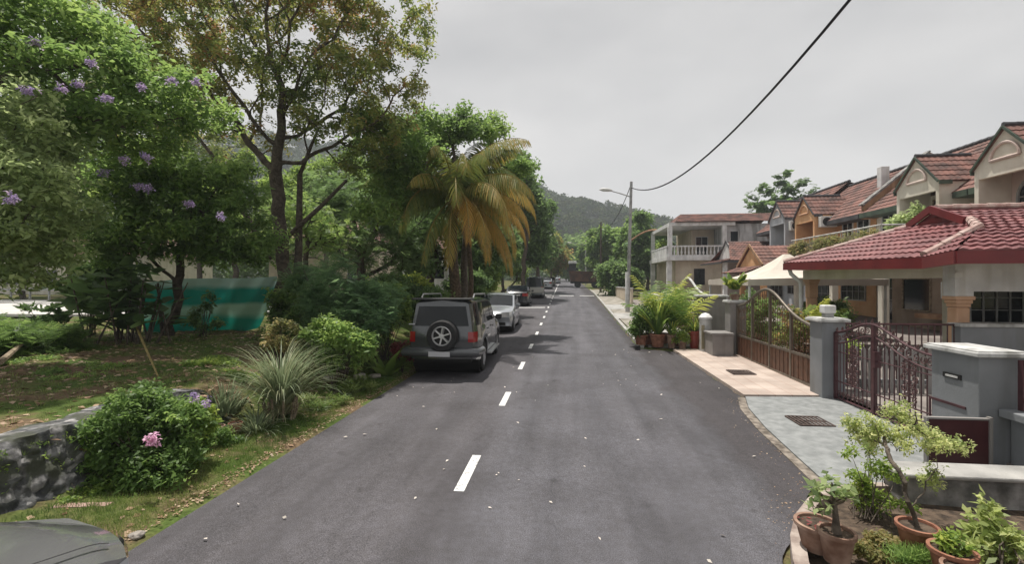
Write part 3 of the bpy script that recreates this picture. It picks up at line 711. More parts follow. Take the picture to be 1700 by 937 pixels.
#=====HOUSES=====
def roof_face(mb, pts, tile=0.22, row=0.32, amp=0.022, step=0.03, thick=True):
    """tiled roof plane: pts[0]->pts[1] is the eave; rows of waved tiles lapping one over the other"""
    P = [Vector(p) for p in pts]; e = (P[1]-P[0]).normalized()
    nrm = Vector((0,0,0))
    for i in range(len(P)): nrm += (P[i]-P[0]).cross(P[(i+1) % len(P)]-P[0])
    nrm.normalize()
    if nrm.z < 0: nrm = -nrm
    v = nrm.cross(e)
    if v.z < 0: v = -v
    q = [((p-P[0]).dot(e), (p-P[0]).dot(v)) for p in P]
    vmax = max(a[1] for a in q); vmin = min(a[1] for a in q)
    def span(vv):
        xs_ = []
        for i in range(len(q)):
            (u0, v0), (u1, v1) = q[i], q[(i+1) % len(q)]
            if abs(v1-v0) > 1e-6 and min(v0, v1) - 1e-6 <= vv <= max(v0, v1) + 1e-6: xs_.append(u0 + (u1-u0)*(vv-v0)/(v1-v0))
        return (min(xs_), max(xs_)) if len(xs_) >= 2 else None
    nr = max(1, int(round((vmax-vmin)/row))); d = (vmax-vmin)/nr
    for k in range(nr):
        va, vb = vmin + k*d, vmin + (k+1)*d
        s = span(va + d*0.5)
        if not s: continue
        s0 = span(va + 1e-4) or s; s1 = span(vb - 1e-4) or s
        nu = max(2, int((s[1]-s[0])/tile*4))
        A = []; B = []; C = []
        for i in range(nu+1):
            t = i/nu; u = s[0] + (s[1]-s[0])*t; w = amp*(0.5+0.5*math.cos(2*math.pi*u/tile))
            ua = s0[0] + (s0[1]-s0[0])*t; ub = s1[0] + (s1[1]-s1[0])*t
            A.append(P[0] + e*ua + v*(va-0.02) + nrm*(w+step)); B.append(P[0] + e*ub + v*vb + nrm*w)
            C.append(P[0] + e*ua + v*(va-0.02) + nrm*(w*0.2-0.01))
        mb.grid([C, A, B])
    if thick: mb.add([p - nrm*0.05 for p in P], [tuple(range(len(P)))])
def ridgecap(mb, a, b, r=0.09):
    a = Vector(a); b = Vector(b); L = (b-a).length; n = max(1, int(L/0.35)); d = (b-a)/n
    for i in range(n):
        mb.tube([a + d*i, a + d*(i+1.12)], [r*1.12, r*0.92], 8)
def win_grid(t, c0, c1, z0, z1, nx, nz, plane, at, frame='white_paint', glass='dark_glass', proud=0.05, name='window', w=0.05, label=None):
    """framed window. plane 'X': faces -X at x=at, c along y. plane 'Y': faces -Y at y=at, c along x"""
    f = MB()
    def bx(a0, a1, b0, b1, p0, p1):
        if plane == 'X': f.box(at-p1, at-p0, a0, a1, b0, b1)
        else: f.box(a0, a1, at-p1, at-p0, b0, b1)
    bx(c0-w, c0, z0-w, z1+w, 0, proud); bx(c1, c1+w, z0-w, z1+w, 0, proud); bx(c0, c1, z0-w, z0, 0, proud); bx(c0, c1, z1, z1+w, 0, proud)
    for i in range(1, nx): a = c0+(c1-c0)*i/nx; bx(a-w/3, a+w/3, z0, z1, 0.012, proud*0.8)
    for i in range(1, nz): a = z0+(z1-z0)*i/nz; bx(c0, c1, a-w/4, a+w/4, 0.012, proud*0.7)
    o = f.build(name, MT[frame], t)
    if label: o['label'] = label
    g = MB(); bx_ = (at-0.01, at-0.004, c0, c1, z0, z1) if plane == 'X' else (c0, c1, at-0.01, at-0.004, z0, z1)
    g.box(*bx_); g.build('pane', MT[glass], o)
    return o

# ------------------------------------------------------------------ terraced houses
def ac_unit(parent, c, face='Y'):
    """outdoor air-conditioning unit with fan grille"""
    m = MB(); x, y, z = c
    if face == 'Y': m.box(x-.42, x+.42, y-.15, y+.15, z-.3, z+.3)
    else: m.box(x-.15, x+.15, y-.42, y+.42, z-.3, z+.3)
    o = m.build('air_conditioner', MT['ac'], parent, bevel=0.02)
    f = MB()
    if face == 'Y':
        f.lathe([(0.0, -0.012), (0.21, -0.012), (0.24, 0), (0.21, 0.012)], (x-.1, y-.152, z), 20, 'Y')
    else: f.lathe([(0.0, -0.012), (0.21, -0.012), (0.24, 0)], (x-.152, y-.1, z), 20, 'X')
    f.build('fan_grille', MT['black'], o)
    return o

FX = 14.0; WX = 15.2
def terrace_house(label, y0, y1, bay, wall, fasc, apex=7.15, roof='tile_old', sgn=1):
    zb = gz(16, (y0+y1)/2)
    t = thing('terraced_house', label, 'house', (WX, (y0+y1)/2, zb), group='terraced houses on the right side of the street')
    zf = apex - 1.62                                    # roof eave level
    W = MB()
    W.box(WX, WX+8.5, y0+0.01, y1-0.01, zb, zf+0.25)
    # gable bay: open balcony recess with piers
    b0, b1 = bay - 1.12, bay + 1.12; ze = apex - 1.15
    W.box(FX, WX, b0, b0+0.16, zb+2.9, ze); W.box(FX, WX, b1-0.16, b1, zb+2.9, ze)
    W.prism([(b0, ze-0.002), (b1, ze-0.002), (b1, ze+0.04), (bay, apex-0.03), (b0, ze+0.04)], FX+0.001, FX+0.17, 'X')
    W.box(FX+0.003, FX+0.16, b0+0.161, b1-0.161, ze-0.32, ze)
    W.box(FX, WX, b0, b1, zb+2.75, zb+2.9)
    W.box(FX+0.003, FX+0.12, b0+0.161, b1-0.161, zb+2.9, zb+3.25)
    W.build('wall', MT[wall], t)
    # arch moulding on the gable
    A = MB(); pts = [(FX-0.03, bay + 0.5*math.cos(a), ze + 0.18 + 0.5*math.sin(a)) for a in np.linspace(0, math.pi, 14)]
    A.tube(pts, 0.05, 6); A.tube([pts[0], pts[-1]], 0.05, 6)
    A.build('gable_moulding', MT['pink_wall' if wall != 'peach_wall' else 'column'], t)
    R = MB()
    ov = 0.06
    # small gable roof of the bay runs back into the main roof
    back = FX + 2.7
    roof_face(R, [(FX-ov, b1+ov, ze+0.02), (back, b1+ov, ze+0.02), (back, bay, apex+0.06), (FX-ov, bay, apex+0.06)])
    roof_face(R, [(back, b0-ov, ze+0.02), (FX-ov, b0-ov, ze+0.02), (FX-ov, bay, apex+0.06), (back, bay, apex+0.06)])
    ex = WX - 0.75; rx = WX + 2.3; rzz = zf + (rx-ex)*0.84
    wz = zf + (WX+.02-ex)*0.84
    roof_face(R, [(WX+.02, y1, wz), (WX+.02, y0, wz), (rx, y0, rzz), (rx, y1, rzz)])
    for (ya, yb2) in ((y0, b0+.02), (b1-.02, y1)): roof_face(R, [(ex, yb2, zf), (ex, ya, zf), (WX+.04, ya, wz+.01), (WX+.04, yb2, wz+.01)])
    roof_face(R, [(rx+5, y0, zf+.4), (rx+5, y1, zf+.4), (rx, y1, rzz), (rx, y0, rzz)])
    ro = R.build('roof', MT[roof], t, fixn=False)
    D = MB()
    D.box(ex-0.06, ex-0.005, y0+.005, b0-ov-.01, zf-0.2, zf+0.03); D.box(ex-0.06, ex-0.005, b1+ov+.01, y1-.005, zf-0.2, zf+0.03)
    D.box(ex-.005, WX-.003, y0+.005, b0-ov-.01, zf-0.2, zf-0.17); D.box(ex-.005, WX-.003, b1+ov+.01, y1-.005, zf-0.2, zf-0.17)
    D.beam((FX-ov-0.03, b0-ov, ze-0.01), (FX-ov-0.03, bay, apex+0.03), 0.04, 0.07); D.beam((FX-ov-0.031, b1+ov, ze-0.01), (FX-ov-0.031, bay, apex+0.03), 0.04, 0.07)
    D.box(FX-ov, ex-0.07, b1+ov+0.002, b1+ov+0.05, ze-0.12, ze+0.02); D.box(FX-ov, ex-0.07, b0-ov-0.05, b0-ov-0.002, ze-0.12, ze+0.02)
    D.build('fascia', MT[fasc], t)
    K = MB(); ridgecap(K, (rx, y0, rzz+0.05), (rx, y1, rzz+0.05)); K.build('ridge', MT['dark_fascia'], ro); K = MB(); ridgecap(K, (FX-ov, bay, apex+0.10), (back-.8, bay, apex+0.10), 0.07)
    K.build('ridge', MT['dark_fascia'], ro)
    # recess door behind the bay, upper windows beside it
    win_grid(t, bay-0.75, bay+0.75, zb+2.95, ze-0.45, 2, 1, 'X', WX-0.002, 'wood')
    free = (b1+0.5, y1-0.4) if (y1-b1) > (b0-y0) else (y0+0.4, b0-0.5)
    mid = (free[0]+free[1])/2
    if free[1]-free[0] > 1.5:
        win_grid(t, mid-1.1, mid-0.2, zb+3.9, ze-0.55, 2, 1, 'X', WX-0.003, 'white_paint')
        win_grid(t, mid+0.25, mid+1.1, zb+3.9, ze-0.55, 2, 1, 'X', WX-0.003, 'white_paint')
    # ground floor openings
    win_grid(t, y0+0.8, y0+2.8, zb+0.9, zb+2.2, 4, 3, 'X', WX-0.004, 'frame_metal'); win_grid(t, y1-2.6, y1-0.8, zb+0.1, zb+2.2, 3, 4, 'X', WX-0.004, 'frame_metal', name='door')
    return t
h0 = terrace_house('cream terraced house largely out of the frame, nearest of the row', 5.9, 12.15, 9.0, 'offwhite', 'green_fascia')
h1 = terrace_house('cream house with arched upstairs window in its white gable, behind the red roofed porch', 12.2, 18.38, 16.5, 'offwhite', 'green_fascia')
h2 = terrace_house('off-white house with green eaves and a ring moulding beside its gable, above the vine balcony', 18.42, 24.58, 20.25, 'offwhite', 'green_fascia')
h3 = terrace_house('peach orange terraced house with a triangular gable and air conditioner upstairs', 24.62, 30.78, 29.0, 'peach_wall', 'dark_fascia', 7.15)
h4 = terrace_house('blue-grey terraced house with white gable, farthest gable of the row', 30.82, 37.0, 32.5, 'blue_grey_wall', 'dark_fascia', 7.45)
ac_unit(h3, (14.55, 27.6, 5.55)); ac_unit(h4, (14.55, 31.1, 5.75))
# arched window of the first gable house
a = MB(); ay, azc = 16.5, 5.0
pts = [(FX+0.9, ay+0.62*math.cos(t), azc+0.62*math.sin(t)) for t in np.linspace(0, math.pi, 16)]
a.tube([(FX+0.9, ay+.62, azc-1.0)] + pts + [(FX+0.9, ay-.62, azc-1.0)], 0.05, 6); a.tube([(FX+.9, ay, azc-1), (FX+.9, ay, azc+.6)], 0.03, 5); a.tube([(FX+.9, ay-.6, azc), (FX+.9, ay+.6, azc)], 0.03, 5)
aw = a.build('arched_window', MT['frame_metal'], h1)
g = MB(); g.prism([(ay-.62, azc-1.0), (ay+.62, azc-1.0)] + [(ay+0.62*math.cos(t), azc+0.62*math.sin(t)) for t in np.linspace(0, math.pi, 16)], FX+0.93, FX+0.96, 'X'); g.build('pane', MT['dark_glass'], aw)
w = MB(); w.box(FX+1.0, FX+1.15, 15.55, 17.45, 3.4, 6.0); w.build('recess_wall', MT['pink_wall'], h1)
# ring moulding on h2
r = MB(); pts = [(WX-0.04, 18.75 + 0.45*math.cos(t)+.1, 4.6 + 0.45*math.sin(t)) for t in np.linspace(0, 2*math.pi, 24)[:-1]]
r.tube(pts, 0.05, 6, closed=True); r.build('ring_moulding', MT['frame_metal'], h2)
# party wall of brick colour that steps above the roofs between h2 and h3
t = thing('party_wall', 'rough reddish brown party wall rising in a slope above the peach house roof', 'wall', (20, 24.6, 6))
p = MB(); p.prism([(14.6, 5.3), (22, 5.3), (22, 6.2), (17.5, 8.45), (14.6, 6.0)], 24.45, 24.75, 'Y'); p.build('wall', MT['brick'], t)
p = MB(); p.beam((14.5, 24.6, 5.98), (17.5, 24.6, 8.52), 0.36, 0.09); p.build('coping', MT['old_concrete'], t)
tk = MB(); tk.box(16.3, 16.7, 26.0, 26.35, 6.9, 8.2); tag(tk.build('chimney_box', MT['white_paint'], loc=(16.5, 26.2, 6.9), bevel=.02), 'small white vent box standing on the tiled roof beside the party wall', 'vent')

# balcony of h2 with vines
t = thing('balcony', 'stained long balcony overgrown with brown and green vines, in front of the off-white house', 'balcony', (11.6, 21.5, 3.1))
bz = 3.30
m = MB(); m.box(11.5, WX-0.005, 18.42, 25.2, bz-0.22, bz); m.build('floor_slab', MT['stained_wall'], t)
m = MB(); m.box(11.5, 11.62, 18.42, 25.2, bz, bz+0.78); m.box(11.625, WX-.01, 18.42, 18.54, bz, bz+0.78); m.build('parapet', MT['olive_panel'], t)
m = MB()
m.tube([(11.55, 18.42, bz+1.0), (11.55, 25.2, bz+1.0)], 0.035, 6); m.tube([(11.55, 18.42, bz+1.0), (13.6, 18.42, bz+1.0)], 0.035, 6)
for y in np.arange(18.45, 25.2, 0.25): m.tube([(11.55, y, bz+.78), (11.55, y, bz+1.0)], 0.012, 4, cap=False)
m.build('railing', MT['cap'], t)
m = MB()
for y in (18.6, 21.8, 25.0): m = MB(); m.box(11.62, 11.86, y-.12, y+.12, gz(11.6, y), bz-.22); m.build('support_column', MT['offwhite'], t)
P = np.stack([rng.uniform(11.40, 11.5, 1500), rng.uniform(18.4, 25.2, 1500), bz + 0.9 - rng.beta(1.6, 2.2, 1500)*1.15], 1)
P = P[np.sin(P[:, 1]*2.1) + np.sin(P[:, 1]*5.3+1)*0.6 + rng.normal(0, .6, 1500) > -0.5]
V, F, T = scatter(T_TUFT, P, rdirs(len(P), -0.4), 0.11, rng.uniform(0, 1, len(P)))
link('vine', fastmesh('vine', V - np.array([11.6, 21.5, 3.1]), F, G['vine'], T), t)
bush('potted_plant', 'white-green leafy shrub on the balcony before the off-white gable', 'plant', (13.2, 19.5, bz), [((13.2, 19.5, bz+1.1), (0.5, 0.5, 0.75))], 260, T_TUFT, 0.2, G['grey'], 0.7)

# ------------------------------------------------------------------ the red tiled porch (carport) roof
A = (6.9, 15.5, 2.78); B = (6.9, 9.78, 2.66); Cc = (6.34, 8.3, 2.70); Dd = (14.0, 8.1, 2.72)
H_ = (7.96, 9.94, 3.22); G2 = (8.70, 11.05, 3.50); G1 = (9.05, 13.25, 3.62); AP = (8.85, 12.2, 3.92); RR = (14.0, 12.2, 3.97)
t = thing('carport', 'porch with deep red tiled hip roof and red fascia on peach columns', 'carport', (7.6, 12.5, 0.05))
R = MB()
roof_face(R, [A, B, H_, G2, G1], 0.2, 0.3, 0.028, 0.035)
roof_face(R, [B, Cc, H_], 0.2, 0.3, 0.028, 0.035)
roof_face(R, [Cc, Dd, RR, AP, G2, H_], 0.2, 0.3, 0.028, 0.035)
roof_face(R, [(14.0, 16.0, 2.8), A, G1, AP, RR], 0.2, 0.3, 0.028, 0.035)
ro = R.build('roof', MT['tile'], t, fixn=False)
K = MB(); up = Vector((0, 0, 0.05))
for p, q in ((B, H_), (H_, G2), (AP, RR), (A, G1)): K = MB(); ridgecap(K, Vector(p)+up, Vector(q)+up, 0.085); K.build('ridge', MT['ridge'], ro)
gb = MB(); gb.add([G1, G2, (8.80, 12.2, 3.88)], [(0, 1, 2)]); gb.add([(8.83, 11.3, 3.53), (8.86, 13.0, 3.6), (8.8, 12.2, 3.75)], [(0, 1, 2)])
for p, q in ((G2, AP), (G1, AP)): gb.beam(Vector(p)+Vector((-.12, 0, .03)), Vector(q)+Vector((-.12, 0, .03)), 0.05, 0.17)
gb.build('gablet', MT['fascia'], ro)
Fm = MB()
def fas(p, q):
    p = Vector(p); q = Vector(q); h = Vector((0, 0, 0.10)); 
    Fm.beam(p - h + Vector((-.03, -.01, 0)), q - h + Vector((-.03, -.01, 0)), 0.05, 0.21)
fas(A, B); fas(B, Cc); fas(Cc, Dd); fas((14, 16, 2.8), A)
Fm.build('fascia', MT['fascia'], t)
ce = MB(); zc_ = 2.56; ce.add([(6.98, 15.4, zc_), (6.98, 9.8, zc_-.05), (6.45, 8.42, zc_-.02), (13.9, 8.25, zc_-.02), (13.9, 15.8, zc_)], [(0,1,2,3,4)])
ce.build('ceiling', MT['cream_wall'], t)
bm_ = MB(); bm_.box(7.42, 7.64, 9.8, 15.45, 2.28, 2.555); bm_.build('beam', MT['offwhite'], t)
bm_ = MB(); bm_.box(7.36, 14, 9.68, 9.97, 2.02, 2.553); bm_.box(7.36, 7.68, 9.68, 9.97, 1.93, 2.02); bm_.build('beam', MT['white_paint'], t)
for (x, y) in ((7.53, 9.83), (7.6, 15.3)):
    z0 = gz(x, y)
    c = MB(); r = 0.135
    c.box(x-.12, x+.12, y-.12, y+.12, z0, 1.72); c.build('column', MT['column'], t, bevel=0.03)
    c = MB(); zt = 1.93 if y < 12 else 2.28; c.box(x-.17, x+.17, y-.17, y+.17, zt-.07, zt-.001); c.box(x-.145, x+.145, y-.145, y+.145, zt-.14, zt-.071); c.box(x-.125, x+.125, y-.125, y+.125, 1.721, zt-.141); c.build('capital', MT['column'], t, bevel=0.01)
# small flood light on the beam, downpipe at the far corner
m = MB(); m.box(7.22, 7.36, 9.5, 9.68, 2.28, 2.38); m.tube([(7.35, 9.66, 2.35), (7.42, 9.7, 2.45)], .02, 6); m.build('flood_light', MT['ac'], t, bevel=.01)
m = MB(); m.tube([(6.97, 15.35, 2.62), (7.0, 15.3, 2.45), (7.2, 15.15, 2.2), (7.22, 15.15, 2.0), (7.22, 15.15, 0.1)], 0.06, 8); dp = m.build('downpipe', MT['white_paint'], t, smooth=50)
# yard walls under the porch
def parapet(name, label, x0, x1, y0, y1, z1, m='grey_paint', cap=True, group=None):
    zb = min(gz(x0, y0), gz(x1, y1)) - 0.05
    t = thing(name, label, 'wall', ((x0+x1)/2, (y0+y1)/2, zb), group=group)
    w = MB(); w.box(x0, x1, y0, y1, zb, z1-0.05); w.build('wall', MT[m], t, bevel=0.008)
    if cap: c = MB(); c.box(x0-.04, x1+.04, y0-.04, y1+.04, z1-0.052, z1+0.01); c.build('coping', MT['cap'], t, bevel=0.01)
    return t
parapet('yard_wall', 'long grey rendered wall below the peach porch column, under the barred windows', 7.28, 14.0, 9.45, 9.66, 1.42)
t2 = parapet('porch_wall', 'shaded cream wall with dark windows at the back of the red roofed porch', 13.9, 14.05, 9.98, 21.5, 2.53, 'porch_tan_shaded', False)
win_grid(t2, 19.4, 20.8, 1.1, 2.3, 1, 1, 'X', 13.9, 'wood'); win_grid(t2, 15.0, 16.4, 1.2, 2.2, 2, 1, 'X', 13.9, 'white_paint'); win_grid(t2, 12.8, 13.8, 0.1, 2.2, 1, 1, 'X', 13.9, 'wood', name='door')
ac_unit(t2, (13.6, 17.9, 1.9), 'X')
m = MB(); m.box(13.2, 13.85, 12.5, 19.2, 0.85, 1.02); m.build('shelf', MT['brick'], t2); 
t3 = parapet('window_wall', 'shaded wall of many-paned barred windows behind the grey yard wall', 9.1, 14.0, 12.2, 12.35, 2.53, 'offwhite', False)
win_grid(t3, 9.3, 11.0, 0.95, 2.12, 6, 4, 'Y', 12.2, 'cap', w=0.04); win_grid(t3, 11.3, 13.4, 0.95, 2.12, 7, 4, 'Y', 12.2, 'cap', w=0.04)

# ------------------------------------------------------------------ front porches and the corner house further along
t = thing('porch', 'small porch with peach gable and old red tiles behind the cream canopy', 'porch', (10.5, 26.5, 0.3))
R = MB(); ap = 4.15; e = 3.05
roof_face(R, [(9.9, 28.0, e), (14.9, 28.0, e), (14.9, 26.3, ap), (9.9, 26.3, ap)]); roof_face(R, [(14.9, 24.6, e), (9.9, 24.6, e), (9.9, 26.3, ap), (14.9, 26.3, ap)])
roof_face(R, [(9.1, 28.2, e-.35), (9.1, 24.4, e-.35), (10.0, 24.6, e-.02), (10.0, 28.0, e-.02)]); R.build('roof', MT['tile_old'], t, fixn=False)
m = MB(); m.prism([(24.75, e), (27.85, e), (26.3, ap-.08)], 9.98, 10.1, 'X'); m.build('gable', MT['peach_wall'], t)
m = MB()
for p, q in (((9.88, 24.55, e), (9.88, 26.3, ap+.05)), ((9.882, 28.05, e), (9.882, 26.3, ap+.05))): m.beam(p, q, .05, .14)
m.build('fascia', MT['brick'], t)
m = MB()
for y in (24.9, 27.7): m = MB(); m.box(9.95, 10.2, y-.12, y+.12, gz(10, y), 3.0); m.build('column', MT['peach_wall'], t)
t = thing('porch', 'porch with white gable and red clay tiles beside the corner house balcony', 'porch', (13.6, 36.0, 0.5))
R = MB(); e, ap = 3.75, 5.25
roof_face(R, [(12.0, 33.6, e), (17.5, 33.6, e), (17.5, 35.6, ap), (12.8, 35.6, ap)]) if False else None
roof_face(R, [(11.6, 34.2, e), (17.0, 34.2, e), (17.0, 36.6, ap), (12.3, 36.6, ap)]); roof_face(R, [(17.0, 39, e), (11.6, 39, e), (12.3, 36.6, ap), (17.0, 36.6, ap)])
roof_face(R, [(11.0, 39.0, e-.12), (11.0, 34.0, e-.12), (12.25, 34.6, e+.2), (12.25, 38.6, e+.2)]); R.build('roof', MT['tile_old'], t, fixn=False)
m = MB(); m.prism([(34.6, e+.1), (38.6, e+.1), (36.6, ap-.1)], 12.14, 12.26, 'X'); m.build('gable', MT['white_paint'], t)
m = MB(); m.box(11.0, 17, 34.12, 34.2, e-.16, e-.02); m.box(10.94, 11.0, 34.0, 39.0, e-.24, e-.12)
for p, q in (((12.1, 34.5, e), (12.1, 36.6, ap+.02)), ((12.1, 38.7, e), (12.1, 36.6, ap+.02))): m.beam(p, q, .05, .14)
m.build('fascia', MT['dark_fascia'], t)
m = MB()
for x in (11.4, 14): m = MB(); m.box(x-.13, x+.13, 34.5, 34.76, gz(x, 34.6), e-.1); m.build('column', MT['white_paint'], t)
m = MB(); m.box(12.3, 17, 38.0, 38.2, gz(13, 38), e); m.build('wall', MT['pink_wall'], t)

t = thing('corner_house', 'white two-storey corner house with wrap-around balcony and low red tiled roof', 'house', (12, 42, 0.7))
m = MB(); m.box(9.6, 18.5, 41.7, 50, 0.7, 4.04); m.build('wall', MT['cream_wall'], t); 
m = MB(); m.box(13.6, 18.5, 41.2, 50, 4.4, 7.15); m.build('wall', MT['stained_wall'], t)
m = MB(); m.box(11.6, 13.59, 44.2, 50, 4.4, 7.1); m.build('wall', MT['cream_wall'], t)
m = MB(); m.box(8.7, 13.6, 40.9, 49, 4.05, 4.4); m.build('balcony_slab', MT['white_paint'], t)
m = MB(); m.box(8.9, 14.3, 40.9, 49.5, 7.0, 7.3); m.build('roof_slab', MT['white_paint'], t)
R = MB()
roof_face(R, [(9.4, 40.7, 7.33), (18.5, 40.7, 7.33), (18.5, 44.0, 8.4), (10.6, 44.0, 8.4)]); roof_face(R, [(18.5, 48.0, 7.33), (9.4, 48.0, 7.33), (10.6, 44.0, 8.4), (18.5, 44.0, 8.4)])
roof_face(R, [(9.4, 48.0, 7.33), (9.4, 40.7, 7.33), (10.6, 44.0, 8.4)]); R.build('roof', MT['tile_old'], t, fixn=False)
for (x, y) in ((9.0, 41.1), (8.95, 48.5), (13.45, 41.1)):
    m = MB(); m.box(x-.17, x+.17, y-.17, y+.17, 4.4, 7.0); m.build('column', MT['white_paint'], t)
for (x, y) in ((9.0, 41.4), (8.95, 48.5)):
    m = MB(); m.box(x-.2, x+.2, y-.2, y+.2, 0.7, 4.05); m.build('column', MT['white_paint'], t)
m = MB(); m.box(8.8, 13.3, 40.95, 41.1, 5.2, 5.32); m.box(8.72, 8.88, 41, 48.6, 5.2, 5.32); m.box(8.8, 13.3, 40.98, 41.08, 4.4, 4.52); m.box(8.74, 8.82, 41.2, 48.4, 4.4, 5.2); m.build('balustrade_rail', MT['white_paint'], t)
m = MB()
for x in np.arange(9.35, 13.2, 0.3): m.lathe([(.05, 4.52), (.09, 4.7), (.045, 4.95), (.06, 5.2)], (x, 41.02, 0), 8)
m.build('baluster', MT['white_paint'], t, smooth=60)
win_grid(t, 12.0, 13.0, 4.5, 6.3, 2, 1, 'Y', 44.2, 'white_paint', name='balcony_door'); win_grid(t, 14.0, 14.6, 5.0, 6.5, 1, 1, 'Y', 41.2, 'cap')
win_grid(t, 11.2, 12.0, 2.0, 3.3, 2, 2, 'Y', 41.7, 'black', name='window')
bush('balcony_plant', 'leafy green plants at the far end of the corner house balcony', 'plant', (9.6, 46.5, 4.4), [((9.8, 46.5, 5.4), (0.9, 1.5, 0.9))], 320, T_TUFT, 0.3, G['lime'], 0.4)
t = thing('arched_canopy', 'arched green canopy with brown edge beside the corner house balcony', 'canopy', (8, 50, 1.0))
m = MB(); arc = [(6.6 + 4.2*u, 5.6 + 1.9*math.sin(math.pi*(0.12+0.62*u))) for u in np.linspace(0, 1, 14)]
m.grid([[(x, 48.6, z), (x, 54, z)] for x, z in arc]); m.build('sheet', mat('green_sheet', (0.05,0.13,0.06), (0.09,0.2,0.10), 2, 0.6), t)
m = MB(); m.tube([(x, 48.55, z+.02) for x, z in arc], 0.09, 6); 
for x, z in (arc[0], arc[-1]): m.tube([(x, 48.6, gz(x, 48)), (x, 48.6, z)], 0.06, 6)
m.build('edge_frame', MT['brick'], t)

# cream tent canopy
t = thing('canopy_tent', 'cream pointed canopy tent standing in the yard behind the brown gate', 'tent', (8.2, 18.2, 0.15))
c0 = Vector((8.2, 18.3, 0)); hw = 2.15; n = 24; rings = []
for j in range(9):
    s = j/8; rr_2 = 0.04 + (1-0.04)*s; z = 2.28 + 0.95*(1-s)**2.1
    row = []
    for i in range(n*1):
        u = i/n*4; side = int(u); f = u - side
        cs = [(-1,-1),(1,-1),(1,1),(-1,1),(-1,-1)]; x = cs[side][0]*(1-f)+cs[side+1][0]*f; y = cs[side][1]*(1-f)+cs[side+1][1]*f
        sag = 0.10*math.sin(math.pi*f)*s
        row.append((c0.x + x*hw*rr_2, c0.y + y*hw*rr_2, z + sag*0.6))
    row.append(row[0]); rings.append(row)
rings.append([(p[0], p[1], 2.08) for p in rings[-1]])
m = MB(); m.grid(rings); m.build('canvas', MT['canvas'], t, smooth=50)
for sx_ in (-1, 1):
    for sy in (-1, 1):
        m = MB(); m.tube([(c0.x+sx_*hw*.97, c0.y+sy*hw*.97, 0.1), (c0.x+sx_*hw*.97, c0.y+sy*hw*.97, 2.3)], .04, 6); m.build('post', MT['white_paint'], t)

# ------------------------------------------------------------------ boundary pillars, gates
GX = 4.72
def pillar(label, x0, x1, y0, y1, h, m='grey_paint', cap_h=0.07, ov=0.06, extra=None):
    zb = gz(x0, y0) - 0.05
    t = thing('gate_pillar', label, 'pillar', ((x0+x1)/2, (y0+y1)/2, zb), group='rendered boundary pillars')
    w = MB(); w.box(x0, x1, y0, y1, zb, h-cap_h); w.build('shaft', MT[m], t, bevel=0.012)
    c = MB(); c.box(x0-ov, x1+ov, y0-ov, y1+ov, h-cap_h-.002, h-.02); c.box(x0-ov*.6, x1+ov*.6, y0-ov*.6, y1+ov*.6, h-.021, h); c.build('cap', MT['cap'], t, bevel=0.012)
    return t
p1 = pillar('wide grey pillar with white cap and letter slot, right of the maroon gate', GX-0.04, GX+0.38, 5.83, 6.52, 1.42)
m = MB(); m.box(GX-.055, GX-.041, 6.06, 6.32, 1.03, 1.09); sl = m.build('letter_slot', MT['black'], p1)
m = MB(); m.box(GX-.058, GX-.0555, 6.10, 6.28, 1.045, 1.07); m.build('slot_flap', MT['cap'], sl)
p2 = pillar('square grey pillar carrying a small white lamp between the brown and maroon gates', GX-0.06, GX+0.34, 9.02, 9.45, 1.54)
p3 = pillar('taupe pillar at the far end of the brown arched gate', GX-0.05, GX+0.38, 13.75, 14.2, 1.68, 'grey_dark_paint')
p4 = pillar('wide low taupe pillar with long cap behind the white-topped post', GX-0.35, GX+0.5, 15.7, 16.3, 1.78, 'grey_dark_paint')
m = MB(); m.box(GX-.38, GX-.352, 15.78, 16.2, .4, 1.5); m.build('panel', MT['olive_panel'], p4)
m = MB(); m.box(GX-0.62, GX-0.06, 13.45, 14.15, 0, 0.72); m.box(GX-.66, GX-.055, 13.41, 14.19, 0.72, 0.78)
tag(m.build('plinth', MT['grey_dark_paint'], loc=(GX-.35, 13.8, 0.0), bevel=0.012), 'low taupe meter plinth at the foot of the far gate pillar', 'plinth')
t = thing('pillar_lamp', 'small white square lamp standing on the grey gate pillar', 'lamp', (GX+.14, 9.22, 1.54))
m = MB(); m.box(GX+.07, GX+.21, 9.15, 9.29, 1.54, 1.62); m.build('base', MT['frame_metal'], t)
m = MB(); m.box(GX+.04, GX+.24, 9.12, 9.32, 1.621, 1.77); m.build('lamp_shade', MT['white_paint'], t, bevel=.02)

def arch(y, y0, y1, zl, zr, zp, pk=0.5):
    s = (y-y0)/(y1-y0); base = zl*(1-s) + zr*s
    w = math.exp(-((s-pk)/0.27)**2)
    return base*(1-w) + zp*w
# maroon wrought-iron gate
t = thing('wrought_iron_gate', 'maroon wrought iron double gate with scrolls and arched top', 'gate', (GX+.16, 7.8, 0.05))
gx = GX + 0.16; y0, y1 = 6.56, 9.0; zt = lambda y: arch(y, y0, y1, 1.20, 1.26, 1.52, 0.6)
m = MB()
ysx = np.linspace(y0, y1, 26)
m.tube([(gx, y, zt(y)) for y in ysx], 0.022, 6); m.tube([(gx, y, zt(y)-0.2) for y in ysx], 0.014, 6)
m.tube([(gx, y0, .12), (gx, y1, .12)], .02, 6); m.tube([(gx, y0, .42), (gx, y1, .42)], .012, 6); m.tube([(gx, y0, 0.95), (gx, y1, 0.95)], .010, 6)
for y in (y0, y1, 7.95): m.box(gx-.028, gx+.028, y-.03, y+.03, .06, zt(y))
m.build('gate_frame', MT['maroon'], t)
m = MB()
for y in np.arange(y0+.1, y1-.03, 0.105): m.tube([(gx, y, .12), (gx, y, zt(y)-.2)], .0095, 5, cap=False)
m.build('gate_bars', MT['maroon'], t)
m = MB()
